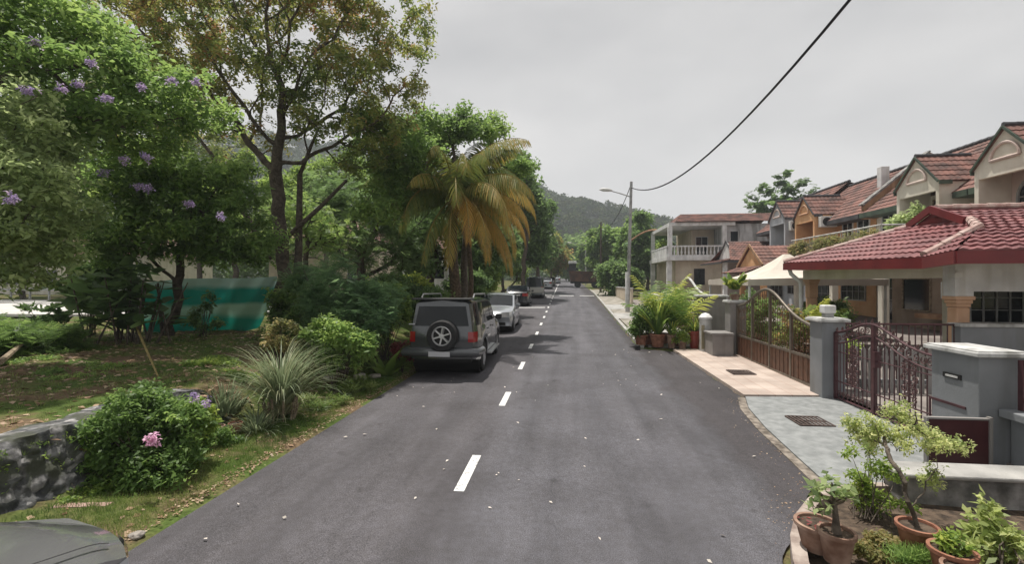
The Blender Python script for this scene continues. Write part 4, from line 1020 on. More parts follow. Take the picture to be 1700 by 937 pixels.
def scroll(cy, cz, r, tr=0.008, turns=1.6, ph=0, sg=1):
    pts = []
    for a in np.linspace(0, turns*2*math.pi, int(turns*12)):
        q = r*(1 - a/(turns*2*math.pi)*0.8); pts.append((gx, cy + sg*q*math.cos(a+ph), cz + q*math.sin(a+ph)))
    m.tube(pts, tr, 4, cap=False)
for k, y in enumerate(np.arange(y0+.12, y1-.08, 0.13)): scroll(y, zt(y)-.10, .062, .009, 1.4, k*1.3, (-1)**k); scroll(y, .22, .055, .008, 1.3, k, (-1)**k)
for yc in (7.2, 8.5):
    for k in range(9):
        for sg in (-1, 1): scroll(yc + sg*.055*(1+(k % 2)), .45+.075*k, .055, .010, 1.3, k, sg)
    m.tube([(gx, yc, .4), (gx, yc, 1.12)], .018, 5)
for y in np.arange(y0+.15, y1, 0.16):   # leaf finials on the top rail
    m.tube([(gx, y, zt(y)), (gx, y+.015, zt(y)+.05), (gx, y-.01, zt(y)+.09)], [.012, .022, .004], 5)
m.build('scrollwork', mat('maroon_bronze', (0.07,0.03,0.032), (0.14,0.08,0.075), 30, 0.4), t)
m = MB(); m.box(gx-.05, gx+.05, 7.86, 7.93, .85, 1.1); m.build('lock', MT['maroon'], t)
# brown arched gate, one long sliding leaf
t = thing('sliding_gate', 'long brown gate with solid lower panels and open arched top', 'gate', (GX+.12, 11.6, 0.05))
gx2 = GX + 0.12; y0b, y1b = 9.5, 13.7; zt2 = lambda y: arch(y, y0b, y1b, 1.30, 1.50, 2.02, 0.55)
ysx = np.linspace(y0b, y1b, 34); m = MB()
m.tube([(gx2, y, zt2(y)) for y in ysx], 0.035, 8); m.build('top_rail', MT['gate_frame'], t, smooth=60)
m = MB()
for y in np.linspace(y0b+.03, y1b-.03, 5): m.box(gx2-.03, gx2+.03, y-.03, y+.03, .1, zt2(y)-.02)
m.box(gx2-.025, gx2+.025, y0b, y1b, .12, .18); m.box(gx2-.025, gx2+.025, y0b, y1b, .68, .73); m.build('gate_frame', MT['gate_frame'], t)
m = MB()
seg = np.linspace(y0b+.03, y1b-.03, 5)
for a_, b_ in zip(seg[:-1], seg[1:]):
    pl = MB(); n_ = int((b_-a_-.07)/.09)
    for k in range(n_): yy = a_+.035 + k*(b_-a_-.07)/n_; pl.box(gx2-.012-(k % 2)*.008, gx2+.012, yy, yy+(b_-a_-.07)/n_-.006, .185, .675)
    pl.build('lower_panel', MT['panel_brown'], t)
for y in np.arange(y0b+.1, y1b, .115): m.tube([(gx2, y, .73), (gx2, y, zt2(y)-.03)], .007, 4, cap=False)
gx = gx2
for k, y in enumerate(np.arange(y0b+.2, y1b-.1, .21)):
    scroll(y, zt2(y)-.16, .075, .007, 1.2, k, (-1)**k); scroll(y, zt2(y)-.38, .06, .006, 1.2, k+2, (-1)**k); scroll(y, .84, .06, .006, 1.2, k, 1)
m.build('gate_bars', MT['gate_brown'], t)
m = MB(); m.box(GX+.02, GX+.22, 9.3, 14.0, .075, .10); tag(m.build('gate_track', MT['concrete']), kind='structure')
# white arched gate beyond
t = thing('arched_gate', 'gate with pale curved top rail beyond the potted palms', 'gate', (GX+.1, 18.4, .15))
zt3 = lambda y: arch(y, 16.35, 21, 1.75, 1.7, 2.35, .55); ysx = np.linspace(16.35, 21, 24); m = MB()
m.tube([(GX+.1, y, zt3(y)) for y in ysx], .045, 8); m.build('top_rail', MT['cap'], t, smooth=60)
m = MB()
for y in np.arange(16.4, 21, .14): m.tube([(GX+.1, y, .2), (GX+.1, y, zt3(y))], .01, 4, cap=False)
m.box(GX+.08, GX+.12, 16.35, 21, .2, .9); m.build('gate_bars', MT['gate_brown'], t)
parapet('boundary_wall', 'low cream boundary wall running towards the corner house', GX-.05, GX+.1, 21.2, 29.5, 1.55, 'offwhite')
parapet('boundary_wall', 'cream boundary wall by the corner house carport', GX+.1, GX+.25, 34.5, 52, 1.75, 'cream_wall')
# garden wall with railing at the right edge
t = thing('railing_wall', 'grey boundary wall with ledge and maroon railing at the right edge', 'wall', (5.05, 4, 0))
m = MB(); m.box(4.98, 5.16, -3, 5.80, -.05, .68); m.build('wall', MT['grey_paint'], t)
m = MB(); m.box(4.86, 5.24, -3, 5.81, .682, .77); m.build('ledge', MT['grey_paint'], t, bevel=.01)
m = MB(); m.box(5.03, 5.07, -2.9, 5.74, .86, .90); m.box(5.025, 5.075, -2.9, 5.76, 1.28, 1.33)
for y in np.arange(5.72, -2.8, -.13): m.box(5.04, 5.06, y-.01, y+.01, .9, 1.28)
for y in (5.74, 4.1, 2.5): m.box(5.02, 5.08, y-.03, y+.03, .77, 1.33)
m.build('railing', MT['maroon'], t)
# open steel hatch door
t = thing('hatch_door', 'open dark maroon steel door at the foot of the wide grey pillar', 'door', (4.45, 5.74, 0.05))
m = MB(); m.box(4.08, 4.70, 5.735, 5.755, .06, .655); m.build('sheet', MT['maroon_door'], t)
m = MB(); m.box(4.06, 4.08, 5.72, 5.77, .05, .67); m.box(4.70, 4.73, 5.715, 5.77, .05, .69); m.box(4.08, 4.70, 5.72, 5.77, .655, .675); m.build('frame', MT['grey_dark_paint'], t)
m = MB(); m.box(GX-.052, GX-.041, 6.0, 6.55, .70, .73); m.box(GX-.052, GX-.041, 6.52, 6.55, .1, .70); m.build('meter_frame', MT['maroon'], p1)
# railing between the yards
t = thing('yard_railing', 'dark metal railing dividing the yards behind the maroon gate', 'railing', (6.1, 9.5, .1))
m = MB(); m.tube([(5.1, 9.55, 1.40), (7.25, 9.55, 1.40)], .02, 5); m.tube([(5.1, 9.55, .9), (7.25, 9.55, .9)], .018, 5)
for x in np.arange(5.15, 7.25, .11): m.tube([(x, 9.55, .1), (x, 9.55, 1.40)], .011, 4, cap=False)
m.build('railing', MT['maroon'], t)
m = MB(); m.box(5.1, 7.3, 9.5, 9.6, 0, .35); m.build('base_wall', MT['grey_paint'], t)
m = MB(); m.box(5.3, 7.2, 8.9, 8.98, 0.03, .92)
t = thing('picket_fence', 'white-topped low picket fence inside the maroon gate', 'fence', (6.0, 9.0, .05))
m = MB()
for x in np.arange(5.2, 7.1, .12): m.prism([(x, .05), (x+.07, .05), (x+.07, .98), (x+.035, 1.04), (x, .98)], 9.0, 9.03)
m.box(5.2, 7.1, 9.031, 9.05, .3, .36); m.box(5.2, 7.1, 9.031, 9.05, .8, .86); m.build('pickets', MT['grey_dark_paint'], t)

# drain gratings
for k, (cx_, cy_, lab) in enumerate(((4.02, 11.15, 'dark square drain grating in the pink tiled driveway'), (3.72, 7.55, 'dark square drain grating in the grey concrete driveway'))):
    top = gz(cx_, cy_) + (0.079 if k == 0 else .049)
    g = thing('drain_grating', lab, 'grating', (cx_, cy_, top), group='drain gratings'); g.rotation_euler = (0, 0, 0.0)
    m = MB(); w_ = .24
    m.box(-w_, w_, -w_, w_, -.02, .001); m.build('pit', MT['black'], g, local=True)
    m = MB()
    for q in np.linspace(-w_, w_, 9): m.box(q-.013, q+.013, -w_, w_, .0015, .016)
    for q in (-w_, 0, w_): m.box(-w_, w_, q-.012, q+.012, .004, .019)
    m.build('bars', mat('rusty_iron', (0.05,0.035,0.03), (0.10,0.07,0.06), 20, .8), g, local=True)

# ------------------------------------------------------------------ near planter, kerb, cracked low wall
pk = [(1.50,2.6),(1.55,3.2),(1.66,3.6),(1.80,3.95),(2.0,4.3),(2.28,4.65),(2.62,4.92),(3.0,5.06),(3.3,5.1)]
m = MB()
import itertools
sm = []
for i in range(len(pk)-1):
    for s in (0, .5): sm.append((pk[i][0]*(1-s)+pk[i+1][0]*s, pk[i][1]*(1-s)+pk[i+1][1]*s))
sm.append(pk[-1]); top = []; 
for i, (x, y) in enumerate(sm):
    a_ = sm[max(0, i-1)]; b_ = sm[min(len(sm)-1, i+1)]; d = Vector((b_[0]-a_[0], b_[1]-a_[1])).normalized(); nx_, ny_ = d.y, -d.x
    top.append([(x, y, -.05), (x, y, .17), (x+nx_*.10, y+ny_*.10, .175), (x+nx_*.10, y+ny_*.10, -.05)])
m.grid(top); t = thing('planter_kerb', 'curved weathered concrete kerb around the potted plants, at the road edge', 'kerb', (2, 4, 0))
m.build('kerb', mat('pinkish_old_concrete', (0.20,0.15,0.13), (0.42,0.36,0.32), 6, .9, .5, 30), t)
sx2 = [(p[0]+.09, p[1]-.02) for p in pk]
s = MB(); Pn = []
for (x, y) in sx2: Pn.append([(x + (4.98-x)*u, y, .10 + .05*math.sin(5*u+y*3)*u) for u in np.linspace(0, 1, 8)])
s.grid(Pn); tag(s.build('planter_soil', MT['soil'], smooth=True), kind='structure')
t = thing('low_wall', 'low cracked concrete block wall with pale top behind the bonsai pot', 'wall', (3.85, 4.95, 0))
m = MB(); m.box(3.2, 4.85, 4.80, 5.08, -.05, .34); m.build('wall', MT['old_concrete'], t, bevel=.015)
m = MB(); m.box(3.16, 4.9, 4.76, 5.12, .342, .385); m.build('coping', MT['concrete'], t, bevel=.015)

# ------------------------------------------------------------------ pots
def pot(parent, c, r, h, m='terracotta', rim=1.12, taper=.72, soil=True):
    x, y, z = c; p = MB()
    p.lathe([(0.0, 0), (r*taper, 0), (r*.93, h*.62), (r, h*.86), (r*rim, h*.87), (r*rim, h), (r*.95, h), (r*.93, h*.9), (0, h*.88)], (x, y, z), 26)
    o = p.build('pot', MT[m], parent, smooth=35, fixn=False)
    if soil: s = MB(); s.lathe([(0, h*.905), (r*.5, h*.91), (r*.94, h*.90)], (x, y, z), 20); s.build('soil', MT['soil'], o, fixn=False)
    return o
def potted(label, c, r, h, m='terracotta', kind=None, group='potted plants by the driveways', **kw):
    c = np.array(c, float); t = thing('potted_plant', label, 'potted plant', c, group=group)
    pot(t, c, r, h, m); top = c + [0, 0, h*.9]
    if kind == 'palm':
        parts = []
        for i in range(kw.get('n', 14)):
            v, f, T, _ = frond(top + rng.normal(0, .03, 3)*[1,1,0] + [0,0,.1], rng.uniform(0, 6.28), rng.uniform(1.0, 1.55), kw['L']*rng.uniform(.6, 1.05), rng.uniform(.3, 1.2), kw['L']*.22, 20, rng.uniform(0, .75), .1, .055)
            parts.append((v, f, T))
        V, F, T = merge(parts); link('foliage', fastmesh('foliage', V - c, F, G['pot'], T), t)
    elif kind == 'blade':
        V, F, T = blades(top, kw.get('n', 40), kw['L'], kw.get('w', .05), None, (0.05, .8), (0, 1), .8); link('foliage', fastmesh('foliage', V - c, F, G[kw.get('lm', 'pot')], T), t)
    elif kind == 'bush':
        R_ = kw['R']; cc = top + [0, 0, R_*.9]; P = ell(12, cc, (R_, R_, R_*.9), .3)[rng.integers(0, 12, kw.get('n', 300))] + rng.normal(0, R_*.2, (kw.get('n', 300), 3))
        P[:, 2] = np.maximum(P[:, 2], top[2]+.02)
        V, F, T = scatter(T_TUFT, P, rdirs(len(P), .2), kw.get('s', .1), rng.uniform(0, 1, len(P))); link('foliage', fastmesh('foliage', V - c, F, G[kw.get('lm', 'mid')], T), t)
        s = MB()
        for i in range(6): e = cc + rng.normal(0, R_*.5, 3); s.tube([top, (top+e)/2+rng.normal(0, .02, 3), e], [.012, .009, .004], 5)
        s.build('stems', MT['bark_dark'], t)
    return t
def gp(x, y): return (x, y, gz(x, y) + .045)
potted('tall broad-leaved plant in a broad terracotta pot, largest plant of the pot group', gp(2.98, 15.35), .24, .42, 'terracotta', 'blade', L=1.75, n=40, w=.10)
potted('yellow-green palm in a terracotta pot leaning right, beside the white-topped post', gp(3.72, 15.5), .2, .4, 'terracotta', 'palm', L=2.0, n=13)
potted('dark green bushy plant in the leftmost terracotta pot at the road edge', gp(2.48, 15.5), .2, .36, 'terracotta', 'bush', R=.42, n=420, s=.12, lm='mid')
potted('short plant in the pale narrow terracotta pot, third from the road edge', gp(3.38, 15.15), .15, .42, 'terracotta_pale', 'blade', L=.8, n=45)
potted('low plant in the small dark pot at the front of the pot group', gp(3.65, 14.95), .13, .26, 'terracotta_pale', 'bush', R=.28, n=260, s=.09, lm='lime')
potted('strap-leaved plant in the tall red glazed pot beside the white-topped post', gp(4.02, 15.0), .17, .55, 'pot_red', 'blade', L=.75, n=40, w=.045)
potted('leafy plant in a wide terracotta pot behind the front row', gp(2.75, 15.85), .2, .35, 'terracotta', 'bush', R=.55, n=520, s=.12, lm='deep')
potted('upright palm behind the red glazed pot', gp(3.3, 16.1), .2, .35, 'terracotta', 'palm', L=2.5, n=12)
potted('spiky green palm in the pot on top of the far gate pillar', (GX+.16, 13.98, 1.68), .13, .16, 'terracotta_pale', 'palm', L=.62, n=15, group=None)
potted('bushy green palm by the far peach porch column', (6.6, 13.6, .1), .22, .35, 'terracotta', 'palm', L=1.45, n=18)
potted('round leafy shrub in a pot behind the white pillar lamp', (5.9, 10.9, .1), .2, .35, 'terracotta', 'bush', R=.42, n=500, s=.10, lm='lime')
potted('dark green shrub in the yard behind the brown gate, left one', (6.2, 15.6, .15), .2, .3, 'terracotta', 'bush', R=.6, n=600, s=.12, lm='mid')
potted('tall shrub in the yard behind the middle of the brown gate', (6.0, 13.0, .12), .2, .3, 'terracotta', 'bush', R=.55, n=560, s=.11, lm='olive')
potted('olive-leaved shrub in the yard near the tent post', (5.7, 17.0, .15), .2, .3, 'terracotta', 'bush', R=.6, n=560, s=.12, lm='vine')
for (x, y, R_, lm_, lab) in ((8.6, 16.6, .8, 'mid', 'large green shrub deep in the yard under the tent edge'), (7.9, 20.8, .9, 'deep', 'dark shrub deep in the yard behind the tent'), (6.4, 18.6, .7, 'lime', 'bright shrub in the yard left of the tent post'), (9.8, 18.8, .8, 'deep', 'dark leafy shrub beside the balcony support column')):
    bush('yard_shrub', lab, 'shrub', (x, y, gz(x, y)), [((x, y, gz(x, y)+R_*.9), (R_, R_, R_*.8))], 700, T_TUFT, .13, G[lm_], .5, stems=6, group='shrubs in the tent yard')
# white-topped post (letter post)
t = thing('post_box', 'cylindrical white-capped letter post between the pots and the taupe plinth', 'letter box', gp(4.15, 14.35))
z0 = gz(4.15, 14.35)+.045
m = MB(); m.lathe([(0, 0), (.17, 0), (.17, .98), (0, .98)], (4.18, 14.4, z0), 20); m.build('body', MT['cap'], t, smooth=35)
m = MB(); m.lathe([(.19, .98), (.19, 1.03), (.10, 1.13), (0, 1.16)], (4.18, 14.4, z0), 20); m.build('lid', MT['white_paint'], t, smooth=35)
m = MB(); m.box(4.02, 4.10, 14.2, 14.24, z0+.1, z0+.8); m.build('panel', MT['olive_panel'], t)
m = MB(); m.box(2.18, 2.34, 14.72, 14.9, gz(2.2,14.8), gz(2.2,14.8)+.17); tag(m.build('marker_block', MT['black'], loc=(2.26,14.8,gz(2.2,14.8)), bevel=.02), 'small black block lying at the asphalt edge before the pots', 'block')

# near potted bonsai
pA = atz(1358, 868, .36); pB = atz(1389, 882, .38); pC = atz(1523, 872, .40); pD = atz(1581, 912, .40); pE = atz(1606, 945, .38)
def low(p, h): return (p[0], p[1], p[2]-h)
potted('empty brown clay bowl with red fallen leaves, nearest the road on the curved kerb', low(pA, .2), .145, .2, 'terracotta_pale')
P = np.array(low(pA, .02)) + np.concatenate([rng.normal(0, .055, (26, 2)), rng.uniform(0, .02, (26, 1))], 1); V, F, T = scatter(T_LEAF, P, rdirs(26, 0, .2), .04, rng.uniform(0, 1, 26), .3); bowl = [o for o in bpy.data.objects if o.get('label', '').startswith('empty brown clay bowl')][0]; link('dead_leaves', fastmesh('dead_leaves', V - np.array(bowl.location), F, G['red'], T), bowl)
t = potted('small adenium with thick stem in a terracotta bowl, in front of the empty bowl', low(pB, .22), .112, .22, 'terracotta_pale')
m = MB(); b0 = Vector(pB) - Vector((0, 0, .02)); m.tube([b0, b0+Vector((0, .01, .10)), b0+Vector((-.005, .02, .22))], [.035, .022, .016], 8)
for q in ((-.12, .02, .30), (.02, .1, .33), (-.16, -.05, .22), (.05, -.03, .28)): m.tube([b0+Vector((-.005, .02, .20)), b0+Vector(q)*.7+Vector((0, 0, .05)), b0+Vector(q)], [.012, .009, .006], 6)
m.build('trunk', MT['bark'], t, smooth=60)
P = np.array(b0) + np.array([(-.12,.02,.30),(.02,.1,.33),(-.16,-.05,.22),(.05,-.03,.28)])[rng.integers(0, 4, 110)] + rng.normal(0, .035, (110, 3))
V, F, T = scatter(T_LEAF, P, rdirs(110, .3), .075, rng.uniform(0, 1, 110)); link('foliage', fastmesh('foliage', V - np.array(t.location), F, G['grey'], T), t)
t = thing('bonsai_tree', 'open bonsai tree with yellow-green leaf pads in a round terracotta pot', 'bonsai', low(pC, .2)); base = np.array(pC)
pot(t, low(pC, .2), .12, .2, 'terracotta')
fk = base + [-.06, .05, .36]
blobs = [(atD(1450, 705, 3.9), (.17, .17, .10)), (atD(1500, 700, 4.0), (.2, .2, .11)), (atD(1475, 735, 3.9), (.18, .18, .08)), (atD(1530, 730, 4.0), (.16, .16, .09)), (atD(1575, 735, 4.0), (.1, .1, .06)), (atD(1545, 790, 3.95), (.09, .1, .08)), (atD(1425, 725, 3.9), (.08, .08, .05))]
Aa = np.vstack([ell(22, b[0], b[1], .3) for b in blobs]); N, par = grow(base - [0,0,.03], fk, Aa, .05, .07, 6, .02); R_, ch = radii(N, par, .017, .003)
V, F = branchmesh(N, par, R_, 6); link('trunk', fastmesh('trunk', V - np.array(t.location), F, MT['bark_dark'], smooth=True), t)
P = np.vstack([ell(6, b[0], b[1], .2)[rng.integers(0, 6, int(150*b[1][0]/.17))] + rng.normal(0, .035, (int(150*b[1][0]/.17), 3)) for b in blobs])
V, F, T = scatter(T_TUFT, P, rdirs(len(P), .4), .032*rng.uniform(.7, 1.3, len(P)), rng.uniform(.0, 1, len(P))); link('crown', fastmesh('crown', V - np.array(t.location), F, G['pale'], T), t)
t = potted('low mossy plants in the terracotta pot right of the bonsai', low(pD, .2), .12, .2, 'terracotta', 'bush', R=.06, n=90, s=.05, lm='lime')
t = potted('terracotta pot of soil at the bottom edge beside the bright large-leaved plant', low(pE, .2), .12, .2, 'terracotta_pale')
b1 = atz(1450, 860, .15)
bush('shrub', 'yellow-green twiggy shrub between the concrete driveway and the bonsai', 'shrub', b1, [(atD(1445, 770, 4.2), (.22, .2, .24)), (atD(1470, 815, 4.1), (.25, .2, .18)), (atD(1430, 815, 4.2), (.2, .2, .2))], 480, T_TUFT, .042, G['lime'], .45, stems=12, stem_r=.005)
b1 = atz(1645, 937, .15)
bush('broadleaf_plant', 'bright green upright plant with rounded leaves at the bottom right corner', 'plant', b1, [(atD(1640, 870, 3.5), (.09, .1, .18)), (atD(1665, 905, 3.4), (.18, .15, .12)), (atD(1625, 925, 3.4), (.12, .1, .1))], 200, T_TUFT, .075, G['pale'], .5, stems=8, stem_r=.008, zmean=.5)
b1 = atz(1440, 915, .13)
bush('ground_shrub', 'reddish low weeds between the bowls and the bonsai pot', 'weeds', b1, [(atD(1445, 905, 3.5), (.2, .16, .07)), (atD(1490, 925, 3.4), (.16, .2, .05))], 500, T_TUFT, .035, G['vine'], .7, stems=4, stem_r=.004)
b1 = atz(1510, 930, .13)
bush('ground_shrub', 'low green weeds in front of the bonsai pot', 'weeds', b1, [(atD(1525, 925, 3.3), (.2, .12, .05))], 350, T_GRASS, .06, G['mid'], .6, stems=2, stem_r=.004, zmean=1)
# folded garden chair with chrome arm at the right edge
t = thing('folding_chair', 'chrome folding chair with dark cushion at the right edge below the wall', 'chair', (4.5, 4.55, .1))
m = MB()
for dy in (0, .36):
    m.tube([(4.25, 4.3+dy, .1), (4.27, 4.3+dy, .3), (4.36, 4.3+dy, .38), (4.6, 4.3+dy, .38), (4.68, 4.3+dy, .3), (4.70, 4.3+dy, .1)], .012, 6)
    m.tube([(4.30, 4.3+dy, .1), (4.66, 4.3+dy, .26), (4.78, 4.3+dy, .62)], .012, 6)
m.build('frame', MT['alloy'], t, smooth=50)
m = MB(); m.box(4.32, 4.66, 4.32, 4.64, .25, .30); m.build('seat', mat('brown_cushion', (.16,.07,.05), (.22,.11,.08), 5, .8), t, bevel=.015)
m = MB(); m.obox((4.75, 4.48, .5), (.03, .32, .2), Matrix.Rotation(.3, 3, 'Y')); m.build('backrest', MT['maroon'], t, bevel=.01)

# ------------------------------------------------------------------ poles, lamps, cable
def pole(label, x, y, top, r0=.11, arm=None, lean=(0, 0), m='galv', cat='street lamp', name='street_lamp', armz=.9):
    z0 = gz(x, y); t = thing(name, label, cat, (x, y, z0), group='street poles')
    s = MB(); N = 8; s.tube([(x+lean[0]*k/N, y+lean[1]*k/N, z0-.05+(top-z0+.05)*k/N) for k in range(N+1)], [r0*(1-.35*k/N) for k in range(N+1)], 12); s.build('post', MT[m], t, smooth=50)
    s = MB(); s.lathe([(r0*1.15, 0), (r0*1.15, 2.4), (r0*1.02, 2.42)], (x, y, z0), 12); s.build('sleeve', MT['cap'], t, smooth=50) if arm else None
    if arm:
        ax, az_, al = x+lean[0]*.85, top-armz, arm
        s = MB(); s.tube([(ax, y, az_), (ax-al*.6, y-.1, az_+.22), (ax-al, y-.15, az_+.34)], [.035, .03, .025], 8); s.build('arm', MT[m], t, smooth=50)
        s = MB(); c = Vector((ax-al-.28, y-.18, az_+.40)); s.add([], []) 
        s.tube([c+Vector((.34, 0, -.04)), c+Vector((.15, 0, 0)), c+Vector((-.2, 0, .03)), c+Vector((-.42, 0, .04))], [.04, .10, .11, .03], 10); s.build('lamp_head', MT['ac'], t, smooth=60)
    return t
pole('slanting grey street lamp on the right beyond the potted palms', 3.72, 28.1, 8.15, .12, 1.15, (.22, 0))
pole('thin dark utility pole in front of the far right trees', 3.95, 51.8, 8.8, .13, None, (.05, 0), 'bark_dark', 'utility pole', 'utility_pole')
pole('farthest street lamp among the trees at the road end', 3.6, 80, 9.4, .12, 2.4, (0, 0), 'galv')
def cable(label, pts, r):
    m = MB(); m.tube(pts, r, 6); tag(m.build('power_cable', MT['wire'], loc=pts[0], smooth=60), label, 'cable', 'overhead cables')
def parab(p, q, sag, n=28):
    p = Vector(p); q = Vector(q); return [p.lerp(q, s) - Vector((0, 0, 4*sag*s*(1-s))) for s in np.linspace(0, 1, n)]
cable('thick dark overhead cable sagging from the street lamp to beyond the top right', parab((3.93, 28.1, 7.8), (4.75, 2.0, 8.2), 1.92), .028)
cable('thin overhead cable between the slanting lamp and the thin utility pole', parab((3.9, 28.2, 7.9), (4.0, 51.8, 8.6), 1.15), .022)
cable('faint overhead cable from the utility pole to the farthest lamp', parab((4.0, 51.8, 8.6), (3.6, 80, 9.1), 1.0), .022)
cable('thin cable crossing from the left tree to the sky above the palm', parab((-6.5, 14.5, 9.3), (-2.2, 30, 9.0), .4), .010)
#=====VEGETATION=====
def gd(px, d, off=0.0):
    """point on the ground below picture column px at depth d"""
    p = atD(px, CY, d); return np.array([p[0], p[1], gz(p[0], p[1]) + off])
# big open-crowned tree over the left of the street
b = gd(468, 14.0); fk = atD(466, 372, 13.9)
fl = None
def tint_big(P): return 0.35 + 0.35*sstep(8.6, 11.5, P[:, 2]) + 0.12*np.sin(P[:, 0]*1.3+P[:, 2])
tree('spreading_tree', 'largest open-crowned tree with dark forked trunk and reddish brown leaf tips, left of the street', 'tree', b, fk,
     [(atD(520, 60, 13.5), (2.6, 2.2, 1.5)), (atD(400, 130, 13.2), (2.6, 2.2, 1.5)), (atD(560, 160, 13.5), (2.4, 2.2, 1.2)), (atD(330, 40, 13.5), (2.8, 2.2, 1.6)),
      (atD(640, 40, 13.6), (1.5, 1.6, 1.2)), (atD(600, 250, 13.5), (1.6, 1.4, .7)), (atD(470, -60, 13.5), (3.2, 2.4, 1.6)), (atD(310, 205, 13.8), (2.2, 1.5, .6)), (atD(640, 160, 13.2), (1.5, 1.5, .7)), (atD(450, 230, 13.8), (1.3, 1.2, .4)), (atD(640, 215, 13), (1.0, 1.0, .6)), (atD(690, 60, 13), (.6, .8, .6)), (atD(210, 50, 13.6), (1.8, 1.6, 1.3)), (atD(560, 215, 13.2), (1.5, 1.2, .5))],
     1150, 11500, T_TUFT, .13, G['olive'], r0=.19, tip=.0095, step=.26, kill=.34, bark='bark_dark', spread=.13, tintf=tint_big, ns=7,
     stems=[(gd(488, 14.2), atD(498, 290, 14.1), .14), (atD(450, 430, 13.9), atD(350, 255, 13.4), .10), (atD(470, 400, 13.95), atD(575, 300, 13.6), .08), (atD(498, 290, 14.1), atD(530, 210, 13.9), .06), (atD(350, 255, 13.4), atD(280, 190, 13.2), .05)], shell=.25)
# purple flowering tree: crown reaching over from the left
fl = [atD(x, y, d - 1.15) for x, y, d in ((45,150,7.6),(175,163,8),(235,143,8),(285,133,8.6),(325,137,8.6),(130,140,8),(100,148,7.8),(205,265,8.6),(243,262,8.6),(170,287,8.6),(228,310,8.6),(245,313,8.6),(315,338,8.8),(365,360,8.8),(20,330,6.8),(150,105,8),(60,70,8))]
b = np.array([-11.0, 4.2, gz(-11, 4.2)])
tree('flowering_tree', 'bright green tree with small purple flower clusters reaching in from the top left', 'tree', b, (-9.8, 5.4, 4.2),
     [(atD(100, 130, 8.0), (1.7, 1.6, .6)), (atD(290, 165, 8.8), (1.1, 1.0, .55)), (atD(30, 30, 8), (1.6, 1.5, .8)), (atD(180, 215, 8.4), (1.5, 1.3, .5))],
     360, 4800, T_TUFT, .13, G['mid'], r0=.16, tip=.008, step=.22, kill=.32, spread=.16, tintf=lambda P: np.full(len(P), .6), flowers=fl, shell=.3)
b = gd(276, 12.2)
tree('flowering_tree', 'small dark-leaved tree with forked thin trunk and purple flowers, in front of the green netting', 'tree', b, atD(300, 480, 11.9),
     [(atD(300, 370, 11.0), (1.7, 1.3, 1.1)), (atD(400, 400, 11.6), (.9, .9, .8)), (atD(230, 300, 10.6), (1.3, 1.1, .9)), (atD(350, 300, 11.2), (1.2, 1.1, .6)), (atD(200, 410, 11), (.8, .8, .6))],
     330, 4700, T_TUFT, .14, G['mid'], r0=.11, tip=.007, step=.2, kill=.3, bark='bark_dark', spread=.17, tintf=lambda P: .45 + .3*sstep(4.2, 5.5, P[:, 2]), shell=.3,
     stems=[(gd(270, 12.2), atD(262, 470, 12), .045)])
b = gd(-25, 7.6)
tree('leafy_tree', 'pale silvery green tree with drooping leaves at the left edge', 'tree', b, atD(-20, 430, 7.4),
     [(atD(20, 230, 6.9), (.9, .8, .7)), (atD(40, 340, 6.7), (.85, .8, .7)), (atD(10, 430, 6.9), (.8, .7, .45)), (atD(-40, 300, 7), (.8, .8, 1.0))],
     240, 3400, T_TUFT, .115, G['grey'], r0=.08, tip=.006, step=.16, kill=.22, spread=.13, tintf=lambda P: np.full(len(P), .6), zmean=-.5, shell=.3)
# tree leaning over the parked cars
b = gd(800, 19.8)
tree('overhanging_tree', 'light green tree leaning over the parked white car above the coconut palm', 'tree', b + [-.9, 0, 0], atD(775, 330, 18.5),
     [(atD(720, 222, 17.6), (1.5, 1.3, .6)), (atD(670, 250, 15.2), (1.3, 1.2, .6)), (atD(810, 215, 18.4), (.9, .9, .6)), (atD(640, 220, 15), (1.2, 1.1, .5)), (atD(855, 280, 18.8), (.7, .8, .5)), (atD(640, 330, 14.5), (.8, .7, .45)), (atD(660, 285, 15), (1.2, 1.0, .5)), (atD(620, 350, 14), (.7, .7, .4)), (atD(765, 205, 17.8), (1.0, .9, .4))],
     440, 4000, T_TUFT, .18, G['mid'], r0=.16, tip=.010, step=.25, kill=.36, spread=.2, tintf=lambda P: .55 + .2*np.sin(P[:, 0]*2), zmean=-.4, shell=.3)
# background trees of the left bank, each its own
def bg(label, px, d, blobs, n, lm, size=.3, tint=.45, r0=.2, natt=90, T=T_TUFT, cat='tree', name='background_tree', fk=None, spread=.35, bark='bark_dark', zmean=0.0, shell=.45):
    b = gd(px, d)
    fk = fk if fk is not None else atD(px, (blobs[0][1] + CY + 60) / 2, d)
    bl = [(atD(x, y, dd), (rx*dd/FPX, rx*dd/FPX*.9, rz_*dd/FPX)) for x, y, rx, rz_, dd in blobs]
    s = max(b_[1][0] for b_ in bl)
    return tree(name, label, cat, b, fk, bl, natt, n, T, size, G[lm], r0=r0, tip=.018, step=s*.16, kill=s*.2, bark=bark, spread=spread, tintf=lambda P: np.full(len(P), tint), group='trees behind the left bank' if px < 850 else 'trees beside the far road', ns=5, zmean=zmean, shell=shell)
bg('dark dense tree right behind the big open tree, above the feathery bush', 600, 19, [(590, 380, 95, 70, 19), (640, 430, 70, 55, 19.5), (545, 335, 70, 45, 19.5), (680, 370, 60, 60, 20)], 4420, 'deep', .26, .35, natt=150, T=T_SPRIG)
bg('broad dark green tree behind the coconut palm trunk', 715, 24, [(715, 385, 80, 65, 24), (680, 330, 60, 50, 24), (790, 400, 60, 60, 25)], 4080, 'deep', .36, .35, natt=120)
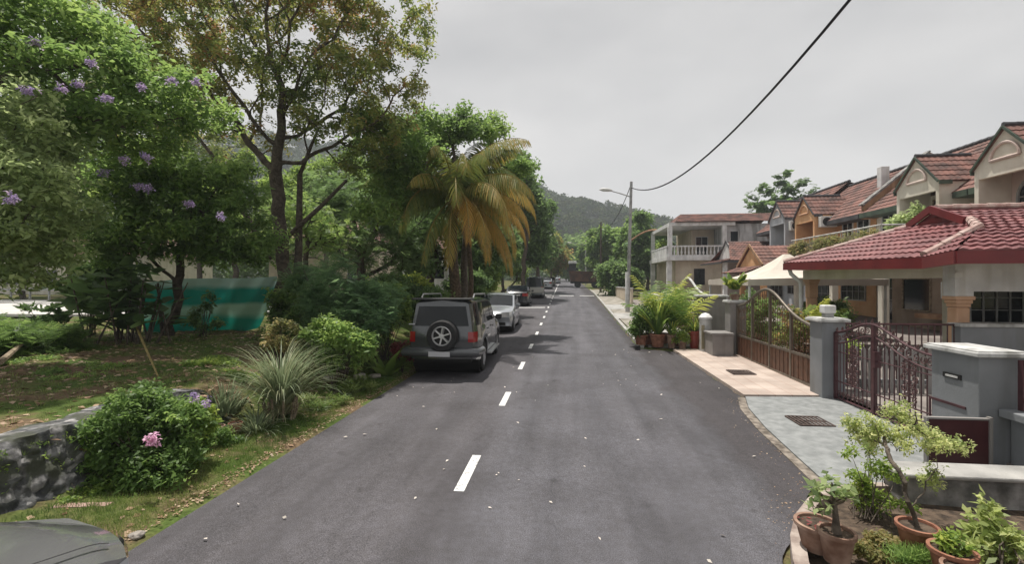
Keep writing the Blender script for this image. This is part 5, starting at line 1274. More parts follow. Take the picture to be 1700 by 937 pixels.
bg('sunlit yellowish tree seen through the branches left of the big trunk', 390, 36, [(370, 370, 95, 70, 36), (300, 330, 80, 50, 37), (430, 300, 60, 50, 37)], 4420, 'lime', .32, .25, natt=110)
bg('mid green tree far behind the dark taro plants', 180, 38, [(170, 330, 120, 95, 38), (80, 300, 100, 80, 39), (240, 240, 90, 60, 39)], 3060, 'mid', .38, .5, natt=110)
bg('tall dark green tree at the far left behind the silvery tree', 40, 35, [(20, 330, 130, 110, 35), (60, 180, 120, 90, 35), (-60, 250, 100, 120, 35)], 3264, 'mid', .33, .4, natt=130)
bg('high leafy tree filling the top left behind the flowering tree', 120, 36, [(130, 90, 170, 110, 36), (20, 20, 140, 90, 36), (250, 40, 110, 90, 36)], 2856, 'lime', .26, .3, natt=150, fk=atD(110, 250, 36))
bg('olive tree behind the upper left crowns', 330, 37, [(250, 170, 110, 80, 37), (330, 240, 90, 60, 37)], 2040, 'olive', .32, .4, natt=110)
bg('mid green tree between the big trunk and the palm', 540, 34, [(520, 330, 75, 60, 34), (570, 290, 55, 40, 34), (470, 400, 50, 50, 34)], 3264, 'lime', .34, .15, natt=100)
bg('small tree with thin forked trunk beside the low white wall', 503, 16.5, [(515, 372, 42, 34, 16.5), (480, 345, 36, 30, 16.5), (550, 400, 30, 28, 16.5)], 1496, 'mid', .16, .75, r0=.09, natt=110, T=T_SPRIG, spread=.2)
bg('bushy light green tree behind the black sedan', 835, 46, [(835, 430, 36, 46, 46), (862, 445, 22, 28, 47)], 1768, 'lime', .30, .25, natt=60)
bg('tall tree with layered branches above the black sedan', 868, 40, [(872, 345, 32, 40, 40), (850, 290, 32, 42, 38), (890, 400, 22, 40, 41)], 2448, 'deep', .42, .4, natt=90)
bg('layered dark tree beside the parked van', 893, 52, [(893, 350, 28, 14, 52), (885, 395, 30, 40, 52), (905, 420, 22, 34, 54)], 2176, 'deep', .5, .35, natt=90)
bg('brownish green tree at the far left bend of the street', 915, 72, [(910, 415, 26, 30, 72), (925, 432, 22, 24, 74)], 1496, 'olive', .62, .5, natt=60)
bg('dark green tree closing the street end', 945, 105, [(950, 430, 26, 26, 108), (930, 440, 22, 20, 104)], 1496, 'deep', .9, .5, natt=60)
bg('green tree at the street end above the lorry', 985, 95, [(985, 425, 30, 32, 95), (1005, 405, 26, 26, 95)], 1632, 'mid', .8, .4, natt=60)
bg('tall tree behind the thin utility pole', 1010, 66, [(1012, 420, 34, 44, 66), (1000, 400, 26, 26, 66)], 2040, 'mid', .62, .5, natt=70)
bg('broad dark tree between the slanting lamp and the corner house', 1075, 56, [(1075, 415, 36, 40, 56), (1062, 380, 20, 26, 56), (1100, 445, 30, 30, 56)], 2584, 'deep', .52, .5, natt=90)
bg('tall thin-topped tree beside the slanting lamp', 1056, 60, [(1062, 375, 16, 20, 60), (1052, 400, 26, 30, 60)], 1224, 'mid', .5, .4, natt=60)
bg('low bushy tree behind the thin utility pole by the gate wall', 1030, 45, [(1030, 465, 30, 26, 45), (1010, 455, 20, 20, 46)], 1496, 'deep', .40, .5, natt=50)
bg('round-clumped breadfruit tree rising behind the terraced roofs', 1290, 58, [(1275, 335, 34, 16, 58), (1310, 305, 30, 14, 58), (1265, 310, 16, 10, 58), (1330, 325, 20, 18, 58), (1290, 290, 10, 6, 58), (1245, 330, 10, 8, 58), (1300, 350, 50, 16, 58)], 520, 'deep', .58, .3, natt=130, T=T_CLUMP, spread=.3, fk=atD(1290, 400, 58))
# far-off wood reading as one mass behind both rows
P = []
for px, d, ytop, w_ in [(x, 125 + (x % 37), 395 + 25*math.sin(x*.013) + 12*math.sin(x*.05), 26) for x in range(-200, 1180, 26)] + [(x, 47 + (x % 11), 372 + 16*math.sin(x*.03), 34) for x in range(-250, 720, 34)]:
    c = atD(px, (ytop + 470)/2, d); rx = w_*d/FPX; rz_ = (470 - ytop)/2*d/FPX
    P.append(ell(420, c, (rx, rx, rz_), .75))
P = np.vstack(P); V, F, T = scatter(T_LEAF, P, rdirs(len(P), 0), np.clip(np.linalg.norm(P[:, :2], axis=1)*.011, .4, 1.6), np.clip(.4 + .3*np.sin(P[:, 0]*.2) + rng.normal(0, .18, len(P)), 0, 1), .9)
tag(link('far_wood', fastmesh('far_wood', V, F, G['deep'], T)), 'mass of green woodland behind the left bank and street end', 'woodland', kind='stuff')

# coconut palm
pb = gd(757, 16.6); pt = atD(752, 335, 16.4)
t = thing('coconut_palm', 'coconut palm with drooping green and orange-yellow fronds behind the parked four-wheel drive', 'palm tree', pb)
m = MB(); N = 14; pts = [Vector(pb)*(1-k/N) + Vector(pt)*(k/N) + Vector((.06*math.sin(k*.5), 0, 0)) for k in range(N+1)]
m.tube(pts, [.20 - .05*k/N + .012*(k % 2) for k in range(N+1)], 12); m.build('trunk', MT['palm_bark'], t, smooth=60)
cr = np.array(pts[-1])
R = MB(); parts = []
specs = []
for i in range(24):
    az_ = rng.uniform(0, 2*math.pi); specs.append((az_, rng.uniform(.3, 1.35), rng.uniform(1.3, 2.3), rng.uniform(2.8, 3.9), rng.uniform(0, .35)))
for az_, el_, dr, L, ti in [(-.15, .35, 2.0, 3.1, .85), (-.5, .1, 1.9, 3.3, .95), (-.9, -.1, 1.6, 3.2, .9), (-1.4, -.3, 1.3, 2.9, .65), (-.3, -.3, 1.4, 3.2, 1.0), (.1, .7, 2.3, 3.2, .7), (-1.9, -.5, 1.0, 2.6, .45), (3.0, .35, 2.0, 2.4, .12), (2.7, .7, 2.1, 2.6, .75), (3.3, .8, 2.2, 2.6, .8), (-2.4, .4, 1.9, 2.4, .25), (-.7, .5, 2.1, 3.0, .75), (-1.15, .25, 2.1, 3.0, .9), (.35, .2, 1.8, 3.0, .9), (-.1, -.5, 1.0, 2.8, .95)]:
    specs.append((az_, el_, dr, L*1.2, float(np.clip(ti*.75 + rng.normal(0, .12), 0, 1))))
for (az_, el_, dr, L, ti) in specs:
    v, f, T, path = frond(cr + [0, 0, rng.uniform(-.05, .2)], az_, el_, L, dr, .78, 54, ti*.8, .75, .055); parts.append((v, f, T)); R.tube(path[::4], [.028*(1-k/ (len(path[::4])+1)) + .004 for k in range(len(path[::4]))], 4, cap=False)
    me = fastmesh('frond', v - pb, f, G['palm'], T); fr = link('frond', me, t)
R.build('frond_stems', mat('palm_stem', (.20,.17,.05), (.34,.24,.06), 6, .6), t, smooth=60, fixn=False)
m = MB()
for i in range(9): a = i*.7; m.lathe([(0, -.12), (.07, -.08), (.10, 0), (.07, .09), (0, .12)], (cr[0]+.2*math.cos(a), cr[1]+.2*math.sin(a), cr[2]-.18-.05*(i % 3)), 8)
m.build('coconuts', mat('coconut_husk', (.12,.10,.03), (.2,.13,.05), 5, .6), t, smooth=60)
t2 = thing('slender_palm', 'second thinner palm trunk with small crown standing behind the coconut palm', 'palm tree', gd(780, 18.2))
pb2 = np.array(t2.location); m = MB(); m.tube([pb2, pb2+[0.05, 0, 2.2], pb2+[-.1, 0, 4.4], pb2+[-.25, 0, 6.6]], [.12, .1, .09, .08], 10); m.build('trunk', MT['palm_bark'], t2, smooth=60)
parts = []
for i in range(14):
    v, f, T, path = frond(pb2+[-.25, 0, 6.6], rng.uniform(0, 6.28), rng.uniform(.2, 1.4), rng.uniform(1.5, 2.1), rng.uniform(1.4, 2.2), .45, 30, rng.uniform(0, .3), .5, .05); parts.append((v, f, T))
V, F, T = merge(parts); link('crown', fastmesh('crown', V - pb2, F, G['palm'], T), t2)

# left bank shrubs
B_ = lambda x, y, d, rx, rz_: (atD(x, y, d), (rx*d/FPX, rx*d/FPX*.9, rz_*d/FPX))
bs = gd(247, 5.1)
bush('flowering_bush', 'dense dark green bush with one pink flower beside the stone wall', 'bush', bs, [B_(205, 715, 5.1, 55, 62), (B_(290, 725, 5.2, 52, 55)), B_(240, 690, 5.3, 60, 45), B_(240, 770, 5.0, 80, 32)], 3600, T_TUFT, .062, G['mid'], .38, stems=10, stem_r=.01,
     extra=[(atD(254, 732, 4.62), .022, 'pink', 14, .06), (atD(322, 662, 4.9), .02, 'flower', 8, .05), (atD(345, 668, 4.9), .02, 'flower', 6, .05)])
bush('leafy_bush', 'yellow-green upright bush growing against the right of the pink-flowered bush', 'bush', gd(318, 5.5), [B_(318, 735, 5.4, 30, 42), B_(330, 700, 5.5, 24, 30)], 900, T_TUFT, .06, G['lime'], .5, stems=6, zmean=.7)
# pampas-like clump
pg = gd(466, 7.2); t = thing('grass_clump', 'large arching grey-green grass clump above the verge', 'grass clump', pg)
V, F, T = merge([blades(pg + [0, 0, .25], 430, 1.15, .022, None, (.05, 1.0), (.1, .8), 1.0, 7, .16), blades(pg + [0, 0, .1], 150, .5, .02, None, (.5, 1.6), (.75, 1), .9, 4, .18)])
link('foliage', fastmesh('foliage', V - pg, F, G['blade'], T), t)
m = MB()
for i in range(26): a = rng.uniform(0, 6.28); q = pg + np.array([.2*math.cos(a), .2*math.sin(a), 0]); m.tube([q, q+[.05*math.cos(a), .05*math.sin(a), rng.uniform(.2, .38)]], .016, 4)
m.build('stubble', MT['wood'], t)
pg = gd(372, 6.9); t = thing('grass_clump', 'small grey spiky plant clump left of the large grass clump', 'grass clump', pg)
V, F, T = blades(pg, 150, .55, .03, None, (.05, 1.1), (.0, .5), .6, 5, .25); link('foliage', fastmesh('foliage', V - pg, F, G['blade'], T), t)
pg = gd(425, 6.7); t = thing('grass_clump', 'low drooping grey tuft between the pots and the large grass clump', 'grass clump', pg)
V, F, T = blades(pg, 120, .5, .02, None, (.3, 1.3), (.1, .6), 1.0, 5, .2); link('foliage', fastmesh('foliage', V - pg, F, G['blade'], T), t)
bush('feathery_bush', 'tall feathery blue-green bush between the netting and the parked cars', 'bush', gd(570, 10.2), [B_(560, 500, 10.4, 50, 70), B_(600, 520, 10.2, 55, 50), B_(520, 470, 10.8, 40, 40), B_(640, 500, 11, 40, 35)], 5200, T_PINN, .17, G['blue'], .35, stems=8, zmean=.3)
bush('curly_bush', 'low crinkled bright green bush at the foot of the feathery bush', 'bush', gd(560, 9.0), [B_(545, 570, 9.0, 38, 40), B_(590, 575, 9.0, 30, 30)], 1500, T_TUFT, .10, G['mid'], .75, stems=6, zmean=.5)
bush('hedge_bush', 'dark bush behind the feathery bush next to the netting end', 'bush', gd(490, 12.6), [B_(490, 510, 12.6, 40, 42), B_(530, 520, 12.2, 34, 34)], 1600, T_TUFT, .13, G['mid'], .45, stems=6)
bush('twiggy_shrub', 'sparse twiggy shrub with yellow leaves on the leaf-strewn bank', 'shrub', gd(470, 8.9), [B_(470, 560, 8.9, 34, 30), B_(500, 585, 8.8, 26, 22)], 420, T_TUFT, .075, G['vine'], .6, stems=14)
# big-leaved plants by the four-wheel drive
pg = gd(640, 10.6); t = thing('broadleaf_plant', 'bird-nest-fern-like plant with long wavy leaves beside the parked four-wheel drive', 'plant', pg)
V, F, T = blades(pg, 26, 1.0, .20, None, (.25, 1.05), (.3, 1), .7, 6, .12, width_mid=.4); link('foliage', fastmesh('foliage', V - pg, F, G['lime'], T*.45), t)
bush('dark_shrub', 'low dark shrub with reddish leaves tucked behind the four-wheel drive', 'shrub', gd(668, 11.0), [B_(668, 585, 11, 16, 14)], 200, T_TUFT, .10, G['red'], .4, stems=5)
bush('yellow_shrub', 'yellow-tipped shrub in the shade below the palm', 'shrub', gd(690, 16.5), [B_(690, 478, 16.5, 24, 20)], 600, T_TUFT, .17, G['lime'], .7, stems=5)
bush('understorey_bush', 'dark bush behind the roof of the four-wheel drive', 'bush', gd(725, 14.5), [B_(700, 500, 14.5, 40, 26), B_(650, 485, 14.5, 40, 30)], 2000, T_TUFT, .15, G['deep'], .4, stems=5)
bush('understorey_bush', 'bright leafy bush below the drooping orange fronds', 'bush', gd(806, 25), [B_(806, 458, 25, 22, 24)], 1700, T_TUFT, .2, G['lime'], .35, stems=5)
bush('understorey_bush', 'dark bush against the palm trunk beside the white car', 'bush', gd(780, 21), [B_(775, 470, 21, 36, 24)], 1500, T_TUFT, .19, G['deep'], .4, stems=5)
# left: dark large-leaved clump, fronds and shrubs
pg = gd(212, 10.8); t = thing('broadleaf_plant', 'very dark large-leaved ginger clump left of the green netting', 'plant', pg)
Vs = []
for k in range(26):
    q = pg + np.array([rng.normal(0, .45), rng.normal(0, .3), 0]); top = q + [rng.normal(0, .35), rng.normal(0, .25), rng.uniform(.9, 2.0)]
    P = np.array([q + (top-q)*s for s in np.linspace(.35, 1, 8)]); d = rdirs(8, .1, .3)
    Vs.append(scatter(T_LEAF, P, d, rng.uniform(.38, .62, 8), rng.uniform(0, .6, 8), .3))
V, F, T = merge(Vs); link('foliage', fastmesh('foliage', V - pg, F, G['deep'], T), t)
m = MB()
for k in range(24): q = pg + np.array([rng.normal(0, .4), rng.normal(0, .3), 0]); m.tube([q, q + [rng.normal(0, .3), rng.normal(0, .2), rng.uniform(.9, 1.8)]], [.028, .012], 5)
m.build('stems', MT['bark_dark'], t)
bush('banana_leaves', 'dark drooping leafy shrub hanging above the ginger clump', 'shrub', gd(150, 12), [B_(150, 480, 11.8, 46, 26), B_(190, 450, 12, 40, 26)], 700, T_LEAF, .36, G['deep'], .3, stems=8, zmean=-.4)
bush('fern_bush', 'ferny green undergrowth at the left edge of the bank', 'bush', gd(60, 9.4), [B_(50, 565, 9.2, 70, 30), B_(110, 570, 9.6, 34, 26), B_(0, 560, 9, 50, 34)], 3000, T_PINN, .17, G['mid'], .4, stems=8, zmean=.4)
bush('wild_shrub', 'tall weedy dark shrub at the far left edge of the bank', 'shrub', gd(70, 10.4), [B_(75, 525, 10.4, 40, 22)], 260, T_LEAF, .16, G['deep'], .2, stems=14, zmean=.9)
bush('sapling', 'small leafy sapling standing in front of the green netting', 'sapling', gd(338, 12.1), [B_(338, 530, 12.1, 24, 24), B_(345, 500, 12.1, 12, 18)], 170, T_TUFT, .11, G['deep'], .5, stems=5)

bush('bank_weeds', 'low green weeds on the raised bank behind the stone wall', 'weeds', gd(120, 7.6), [B_(120, 640, 7.6, 70, 8), B_(60, 620, 8.2, 60, 9)], 500, T_TUFT, .05, G['mid'], .6, stems=2, stem_r=.004, zmean=.8)
bush('bank_weeds', 'leafy weeds on the bank left of the large grass clump', 'weeds', gd(360, 8.6), [B_(350, 610, 8.8, 46, 14), B_(400, 625, 8.2, 30, 12)], 520, T_TUFT, .07, G['lime'], .3, stems=3, stem_r=.005, zmean=.6)
bush('verge_weeds', 'trailing weeds filling the gap between the pink-flowered bush and the clay pots', 'weeds', gd(345, 6.1), [B_(345, 725, 6.0, 40, 12), B_(385, 735, 6.2, 30, 9)], 420, T_TUFT, .05, G['mid'], .6, stems=3, stem_r=.004)
bush('verge_weeds', 'long weeds at the right foot of the large grass clump', 'weeds', gd(530, 8.0), [B_(530, 668, 8.0, 44, 9), B_(590, 640, 9.0, 36, 9)], 480, T_GRASS, .13, G['grass'], .6, stems=3, stem_r=.004, zmean=2, zs=.1)
bush('verge_weeds', 'ragged weeds along the foot of the stone wall', 'weeds', gd(120, 4.75), [B_(120, 815, 4.75, 60, 10), B_(60, 845, 4.5, 60, 9)], 360, T_TUFT, .04, G['lime'], .2, stems=3, stem_r=.003)
bush('tall_shrub', 'tall bright green shrub between the feathery bush and the four-wheel drive', 'shrub', gd(640, 12.2), [B_(625, 520, 12.2, 34, 50), B_(655, 500, 12.6, 28, 40)], 900, T_TUFT, .13, G['lime'], .25, stems=8)
bush('bank_shrub', 'dull green shrub on the bank right of the netting foot', 'shrub', gd(455, 10.4), [B_(455, 560, 10.4, 26, 24)], 420, T_TUFT, .09, G['mid'], .4, stems=6)
# green shade netting between posts
nx = np.linspace(0, 1, 46); t = thing('shade_netting', 'green shade netting stretched between posts with sagging hem, left bank', 'netting', gd(380, 12.8))
pxs = 238 + 222*nx; dep = 12.6 + 1.3*nx
top = np.interp(pxs, [238, 300, 420, 460], [470, 463, 462, 459]); bot = np.interp(pxs, [238, 300, 380, 430, 452, 460], [563, 565, 556, 545, 500, 470])
rows = []
for x, d, a_, b_ in zip(pxs, dep, top, bot):
    rows.append([tuple(atD(x, a_*(1-s) + b_*s, d + .10*math.sin(x*.05+3*s) + .05*math.sin(x*.13 + 9*s))) for s in np.linspace(0, 1, 14)])
nm = bpy.data.materials.new('green_netting'); nm.use_nodes = True; nt = nm.node_tree; b = nt.nodes['Principled BSDF']; b.inputs['Roughness'].default_value = .8
tcn = nt.nodes.new('ShaderNodeTexCoord'); mpn = nt.nodes.new('ShaderNodeMapping'); mpn.inputs['Scale'].default_value = (.6, .6, 1.5); nt.links.new(tcn.outputs['Object'], mpn.inputs['Vector']); sz_ = nt.nodes.new('ShaderNodeSeparateXYZ'); nt.links.new(tcn.outputs['Object'], sz_.inputs[0])
q = nt.nodes.new('ShaderNodeTexNoise'); q.inputs['Scale'].default_value = 1.3; q.inputs['Detail'].default_value = 4; nt.links.new(mpn.outputs[0], q.inputs['Vector'])
az1 = nt.nodes.new('ShaderNodeMath'); az1.operation = 'MULTIPLY_ADD'; az1.inputs[1].default_value = .35; nt.links.new(q.outputs['Fac'], az1.inputs[0]); nt.links.new(sz_.outputs['Z'], az1.inputs[2]); az2 = nt.nodes.new('ShaderNodeMath'); az2.operation = 'MULTIPLY'; az2.inputs[1].default_value = .5; nt.links.new(az1.outputs[0], az2.inputs[0])
rr = ramp(nt, az2.outputs[0], [(.26, (.010,.20,.15)), (.34, (.20,.34,.26)), (.44, (.24,.38,.30)), (.50, (.010,.19,.15)), (.68, (.012,.20,.16)), (.74, (.25,.36,.32))]); nt.links.new(rr.outputs[0], b.inputs['Base Color'])
tl = nt.nodes.new('ShaderNodeBsdfTranslucent'); nt.links.new(rr.outputs[0], tl.inputs['Color']); mxs = nt.nodes.new('ShaderNodeMixShader'); mxs.inputs['Fac'].default_value = .5
nt.links.new(b.outputs[0], mxs.inputs[1]); nt.links.new(tl.outputs[0], mxs.inputs[2]); nt.links.new(mxs.outputs[0], nt.nodes['Material Output'].inputs['Surface'])
m = MB(); m.grid(rows); m.build('net', nm, t, smooth=80, fixn=False)
for px in (300, 452):
    m = MB(); d = 12.7 + 1.3*(px-238)/222; q1 = gd(px, d); m.tube([q1, [q1[0], q1[1], atD(px, 460, d)[2]]], .03, 6); m.build('post', MT['wood'], t)

# rubble retaining wall
sm_ = bpy.data.materials.new('rubble_stone'); sm_.use_nodes = True; nt = sm_.node_tree; b = nt.nodes['Principled BSDF']; b.inputs['Roughness'].default_value = .9
tcn = nt.nodes.new('ShaderNodeTexCoord')
vo = nt.nodes.new('ShaderNodeTexVoronoi'); vo.inputs['Scale'].default_value = 9; nt.links.new(tcn.outputs['Object'], vo.inputs['Vector'])
vr = ramp(nt, vo.outputs['Color'], [(.15, (.05,.055,.062)), (.9, (.32,.32,.33)), (.6, (.12,.125,.13))])
nn = noise(nt, 12, 12, tcn); rr = ramp(nt, nn.outputs['Fac'], [(.36, (.35,.34,.33)), (.64, (1.35,1.3,1.26))])
mx = nt.nodes.new('ShaderNodeMixRGB'); mx.blend_type = 'MULTIPLY'; mx.inputs['Fac'].default_value = 1; nt.links.new(vr.outputs[0], mx.inputs[1]); nt.links.new(rr.outputs[0], mx.inputs[2]); n9 = noise(nt, 3.5, 6, tcn); r9 = ramp(nt, n9.outputs['Fac'], [(.48, (0,0,0)), (.60, (1,1,1))]); mm9 = nt.nodes.new('ShaderNodeMixRGB'); mm9.inputs[2].default_value = (.055,.06,.042,1); nt.links.new(r9.outputs[0], mm9.inputs['Fac']); nt.links.new(mx.outputs[0], mm9.inputs[1]); nt.links.new(mm9.outputs[0], b.inputs['Base Color'])
bp = nt.nodes.new('ShaderNodeBump'); bp.inputs['Strength'].default_value = .8; bp.inputs['Distance'].default_value = .03; nt.links.new(nn.outputs['Fac'], bp.inputs['Height']); nt.links.new(bp.outputs[0], b.inputs['Normal'])
import mathutils.noise as mn
rows = []
for y in np.arange(-2, 6.75, .035):
    r = []; fall = float(sstep(6.75, 5.9, y)); H_w = .60*fall + .05
    for s in list(np.linspace(0, 1, 22)) + [1.02, 1.04, 1.06]:
        z = min(s, 1)*H_w; x = -4.92 - .22*min(s, 1) - (max(0, s-1)*6)
        c = mn.voronoi(Vector((y*6.2, z*7.5, 1.3)))[0]; e = max(0, min(1, (c[1]-c[0])*1.8))
        k = mn.noise(Vector((y*14, z*14, 0)))*.035 + mn.noise(Vector((y*5, z*5, 3)))*.04
        r.append((x + e*.045 + k*.6, y, z + gz(-4.5, y) - .03 + (.03 + .05*mn.noise(Vector((y*3, 1, 0))) if s > .95 else 0)))
    rows.append(r)
m = MB(); m.grid(rows); tag(m.build('stone_wall', sm_, loc=(-5, 3, 0), smooth=50, fixn=False), 'low grey rubble stone retaining wall at the lower left', 'wall')
# loose pieces on the bank
def stone(c, r, label, m_='rock', grp=None, sq=.6):
    import bmesh
    bm = bmesh.new(); bmesh.ops.create_icosphere(bm, subdivisions=3, radius=1)
    sd = rng.uniform(0, 50)
    for v in bm.verts: k = 1 + .35*mn.noise(v.co*1.6 + Vector((sd, 0, 0))) ; v.co = Vector((v.co.x*r*1.25*k, v.co.y*r*k, v.co.z*r*sq*k))
    me = bpy.data.meshes.new('stone'); bm.to_mesh(me); bm.free(); me.materials.append(MT[m_]); me.polygons.foreach_set('use_smooth', np.ones(len(me.polygons), bool))
    return tag(link('stone', me, None, c), label, 'stone', grp)
for px, py, r, lab in ((545, 632, .09, 'pale stone lying at the right foot of the large grass clump'), (597, 630, .13, 'brown rounded stone on the verge left of the four-wheel drive'), (622, 628, .11, 'smaller brown stone nearest the four-wheel drive rear wheel'),
                       (665, 545, .12, 'pale stone among the leaves beside the four-wheel drive'), (425, 702, .07, 'grey stone between the clay pots and the grass clump'), (228, 893, .05, 'small pale stone on the turf edge at the bottom left')):
    q = ground(px, py); stone((q[0], q[1], q[2] + r*.35), r, lab)
for px, py, lab in ((333, 735, 'small orange clay pot tucked at the right of the flowering bush'), (361, 722, 'pale clay pot between two small orange pots on the bank'), (391, 716, 'red-brown clay pot next to the grey spiky clump')):
    q = ground(px, py + 4); t = thing('flower_pot', lab, 'pot', q, group='small clay pots on the left bank'); pot(t, q, .085, .15, 'terracotta_pale' if 'pale' in lab else 'terracotta')
q = ground(500, 668); q2 = ground(548, 664); m = MB(); m.tube([q+[0,0,.03], (q+q2)/2+[0,0,.05], q2+[0,0,.03]], [.022, .02, .015], 6); tag(m.build('stick', MT['wood'], loc=q), 'pale stick lying in the turf beside the grass clump', 'stick')
q = ground(220, 560); q2 = ground(262, 628); m = MB(); m.tube([q+[0,0,.5], (q+q2)/2+[0,0,.25], q2+[0,0,.03]], [.02, .025, .012], 6); tag(m.build('fallen_frond', mat('dry_stem', (.22,.16,.05), (.32,.25,.09), 5, .8), loc=q), 'yellowed fallen leaf stalk leaning on the bank below the ginger clump', 'branch')
q = ground(0, 610); q2 = ground(35, 590); m = MB(); m.tube([q+[0,0,.08], q2+[0,0,.2]], [.05, .035], 7); tag(m.build('log', MT['wood'], loc=q), 'short dead branch at the left edge of the bank', 'branch')
m = MB(); q = ground(95, 858); 
for k in range(3): m.add([(q[0]-.45, q[1]-.12+.1*k, .035+.02*k), (q[0]+.25, q[1]+.02+.1*k, .03+.02*k), (q[0]+.25, q[1]+.10+.1*k, .03+.02*k), (q[0]-.45, q[1]-.03+.1*k, .035+.02*k), (q[0]-.45, q[1]-.12+.1*k, .0), (q[0]+.25, q[1]+.02+.1*k, .0), (q[0]+.25, q[1]+.10+.1*k, .0), (q[0]-.45, q[1]-.03+.1*k, .0)], [(0,1,2,3),(7,6,5,4),(0,4,5,1),(1,5,6,2),(2,6,7,3),(3,7,4,0)])
tag(m.build('palm_sheath', mat('pinkish_sheath', (.28,.17,.14), (.42,.29,.25), 8, .8), loc=q), 'dry pinkish palm sheath lying at the foot of the stone wall', 'debris')

# low walls and buildings glimpsed through the trees
t = thing('low_wall', 'low white wall seen between the netting and the feathery bush', 'wall', gd(560, 19)); a = gd(470, 18); c = gd(690, 22); zt_ = 1.75
m = MB(); m.beam((a[0], a[1], 1.2), (c[0], c[1], 1.35), .15, .95); m.build('wall', MT['white_paint'], t)
m = MB(); m.beam((a[0], a[1], 1.70), (c[0], c[1], 1.85), .22, .05); m.build('coping', MT['cap'], t)
def far_house(label, px0, px1, d, ytop, wall, roof):
    a = gd(px0, d); c = gd(px1, d); z0 = a[2]-.3; z1 = atD(px0, ytop, d)[2]; x0, x1, y = a[0], c[0], (a[1]+c[1])/2
    t = thing('house', label, 'house', ((x0+x1)/2, y, z0), group='houses behind the left bank')
    m = MB(); m.box(x0, x1, y, y+8, z0, z1); m.build('wall', MT[wall], t)
    R = MB(); roof_face(R, [(x0-.5, y-.6, z1), (x1+.5, y-.6, z1), (x1-2, y+4, z1+2.2), (x0+2, y+4, z1+2.2)], .4, .5); roof_face(R, [(x1+.5, y-.6, z1), (x1+.5, y+8.6, z1), (x1-2, y+4, z1+2.2)], .4, .5); R.build('roof', MT[roof], t, fixn=False)
    for k in range(4): xx = x0 + (x1-x0)*(.12+.22*k); win_grid(t, xx, xx+(x1-x0)*.1, z0+1.3, min(z1-.4, z0+2.6), 2, 1, 'Y', y, 'cap')
far_house('pale house glimpsed behind the trees left of the big trunk', -40, 260, 44, 425, 'offwhite', 'tile_old')
far_house('yellow-walled house glimpsed behind the netting and big trunk', 440, 620, 40, 400, 'cream_wall', 'tile_old')
far_house('white house glimpsed past the palm trunk', 660, 760, 40, 415, 'white_paint', 'tile_old')
t = thing('guard_rail', 'pale horizontal rail along the side road on the far left', 'rail', gd(60, 34)); a = gd(-80, 34); c = gd(270, 34)
m = MB(); m.beam((a[0], a[1], a[2]+.75), (c[0], c[1], c[2]+.75), .08, .16)
for s in np.linspace(0, 1, 12): p = a*(1-s)+c*s; m.box(p[0]-.05, p[0]+.05, p[1]+.05, p[1]+.15, p[2], p[2]+.8)
m.build('rail', MT['cap'], t)

# turf, litter, petals: uncountable
n = 15000; yy = rng.uniform(2.2, 13.5, n); xx = -3.62 - rng.beta(1.1, 1.5, n)*1.5
keep = rng.uniform(0, 1, n) < .35 + .65*sstep(0, .25, -3.62 - xx + rng.normal(0, .1, n)); xx, yy = xx[keep], yy[keep]; n = len(xx)
P = np.stack([xx, yy, hgt(xx, yy) - .005], 1); dd = rdirs(n, 0, .05); dd[:, 2] = 0
V, F, T = scatter(T_GRASS, P, dd, .045*rng.uniform(.6, 1.4, n), np.clip(.45 + .25*np.sin(xx*3+yy*1.7) + rng.normal(0, .2, n), 0, 1), .12)
tag(link('grass', fastmesh('grass', V, F, G['grass'], T)), 'short green turf of the verge along the left road edge', 'grass', kind='stuff')
n = 14000; yy = rng.uniform(3, 16, n); xx = rng.uniform(-15, -5.15, n); k_ = np.sin(xx*1.3)*np.cos(yy*1.1+xx*.6) + rng.normal(0, .45, n) > -.1; xx, yy = xx[k_], yy[k_]; n = len(xx)
P = np.stack([xx, yy, hgt(xx, yy) - .005], 1); dd = rdirs(n, 0, .05); dd[:, 2] = 0
V, F, T = scatter(T_GRASS, P, dd, .06*rng.uniform(.5, 1.4, n), np.clip(.5 + rng.normal(0, .25, n), 0, 1), .12)
tag(link('grass', fastmesh('grass', V, F, G['grass'], T)), 'patchy thin grass on the raised left bank', 'grass', kind='stuff')
def litter(name, label, cat, n, fx, m_, size, tint=None, up=.012):
    x, y = fx(n); z = np.where(x > -3.6, zroad(y) + .03, hgt(x, y)) + up
    V, F, T = scatter(T_LEAF, np.stack([x, y, z], 1), np.concatenate([rdirs(len(x), 0, .05)]), size*rng.uniform(.5, 1.3, len(x)), rng.uniform(0, 1, len(x)), .25)
    tag(link(name, fastmesh(name, V, F, G[m_], T)), label, cat, kind='stuff')
litter('leaf_litter', 'dry pale brown leaves strewn over the left bank', 'leaf litter', 4800, lambda n: (rng.uniform(-14, -5.0, n), rng.uniform(4, 13.5, n)), 'dry', .10)
litter('leaf_litter', 'dry leaves and dirt gathered along the left asphalt edge', 'leaf litter', 2000, lambda n: (-3.66 + rng.normal(0, .06, n), rng.uniform(2.5, 14, n)), 'dry', .036)
litter('leaf_litter', 'dry leaves scattered on the turf verge', 'leaf litter', 420, lambda n: (rng.uniform(-4.9, -3.6, n), rng.uniform(3, 12, n)), 'dry', .085)
litter('leaf_litter', 'debris and grit along the right asphalt edge by the planter', 'leaf litter', 420, lambda n: ((lambda y: (redge(y) - np.abs(rng.normal(0, .18, n)) - .03, y))(rng.uniform(3.2, 9, n))), 'dry', .022, up=-.005)
def fpet(n):
    x = np.concatenate([rng.uniform(-3.3, .4, n//2), rng.uniform(.8, 3.1, n - n//2)]); y = 3 + 12*rng.uniform(0, 1, n)**1.2; return x, y
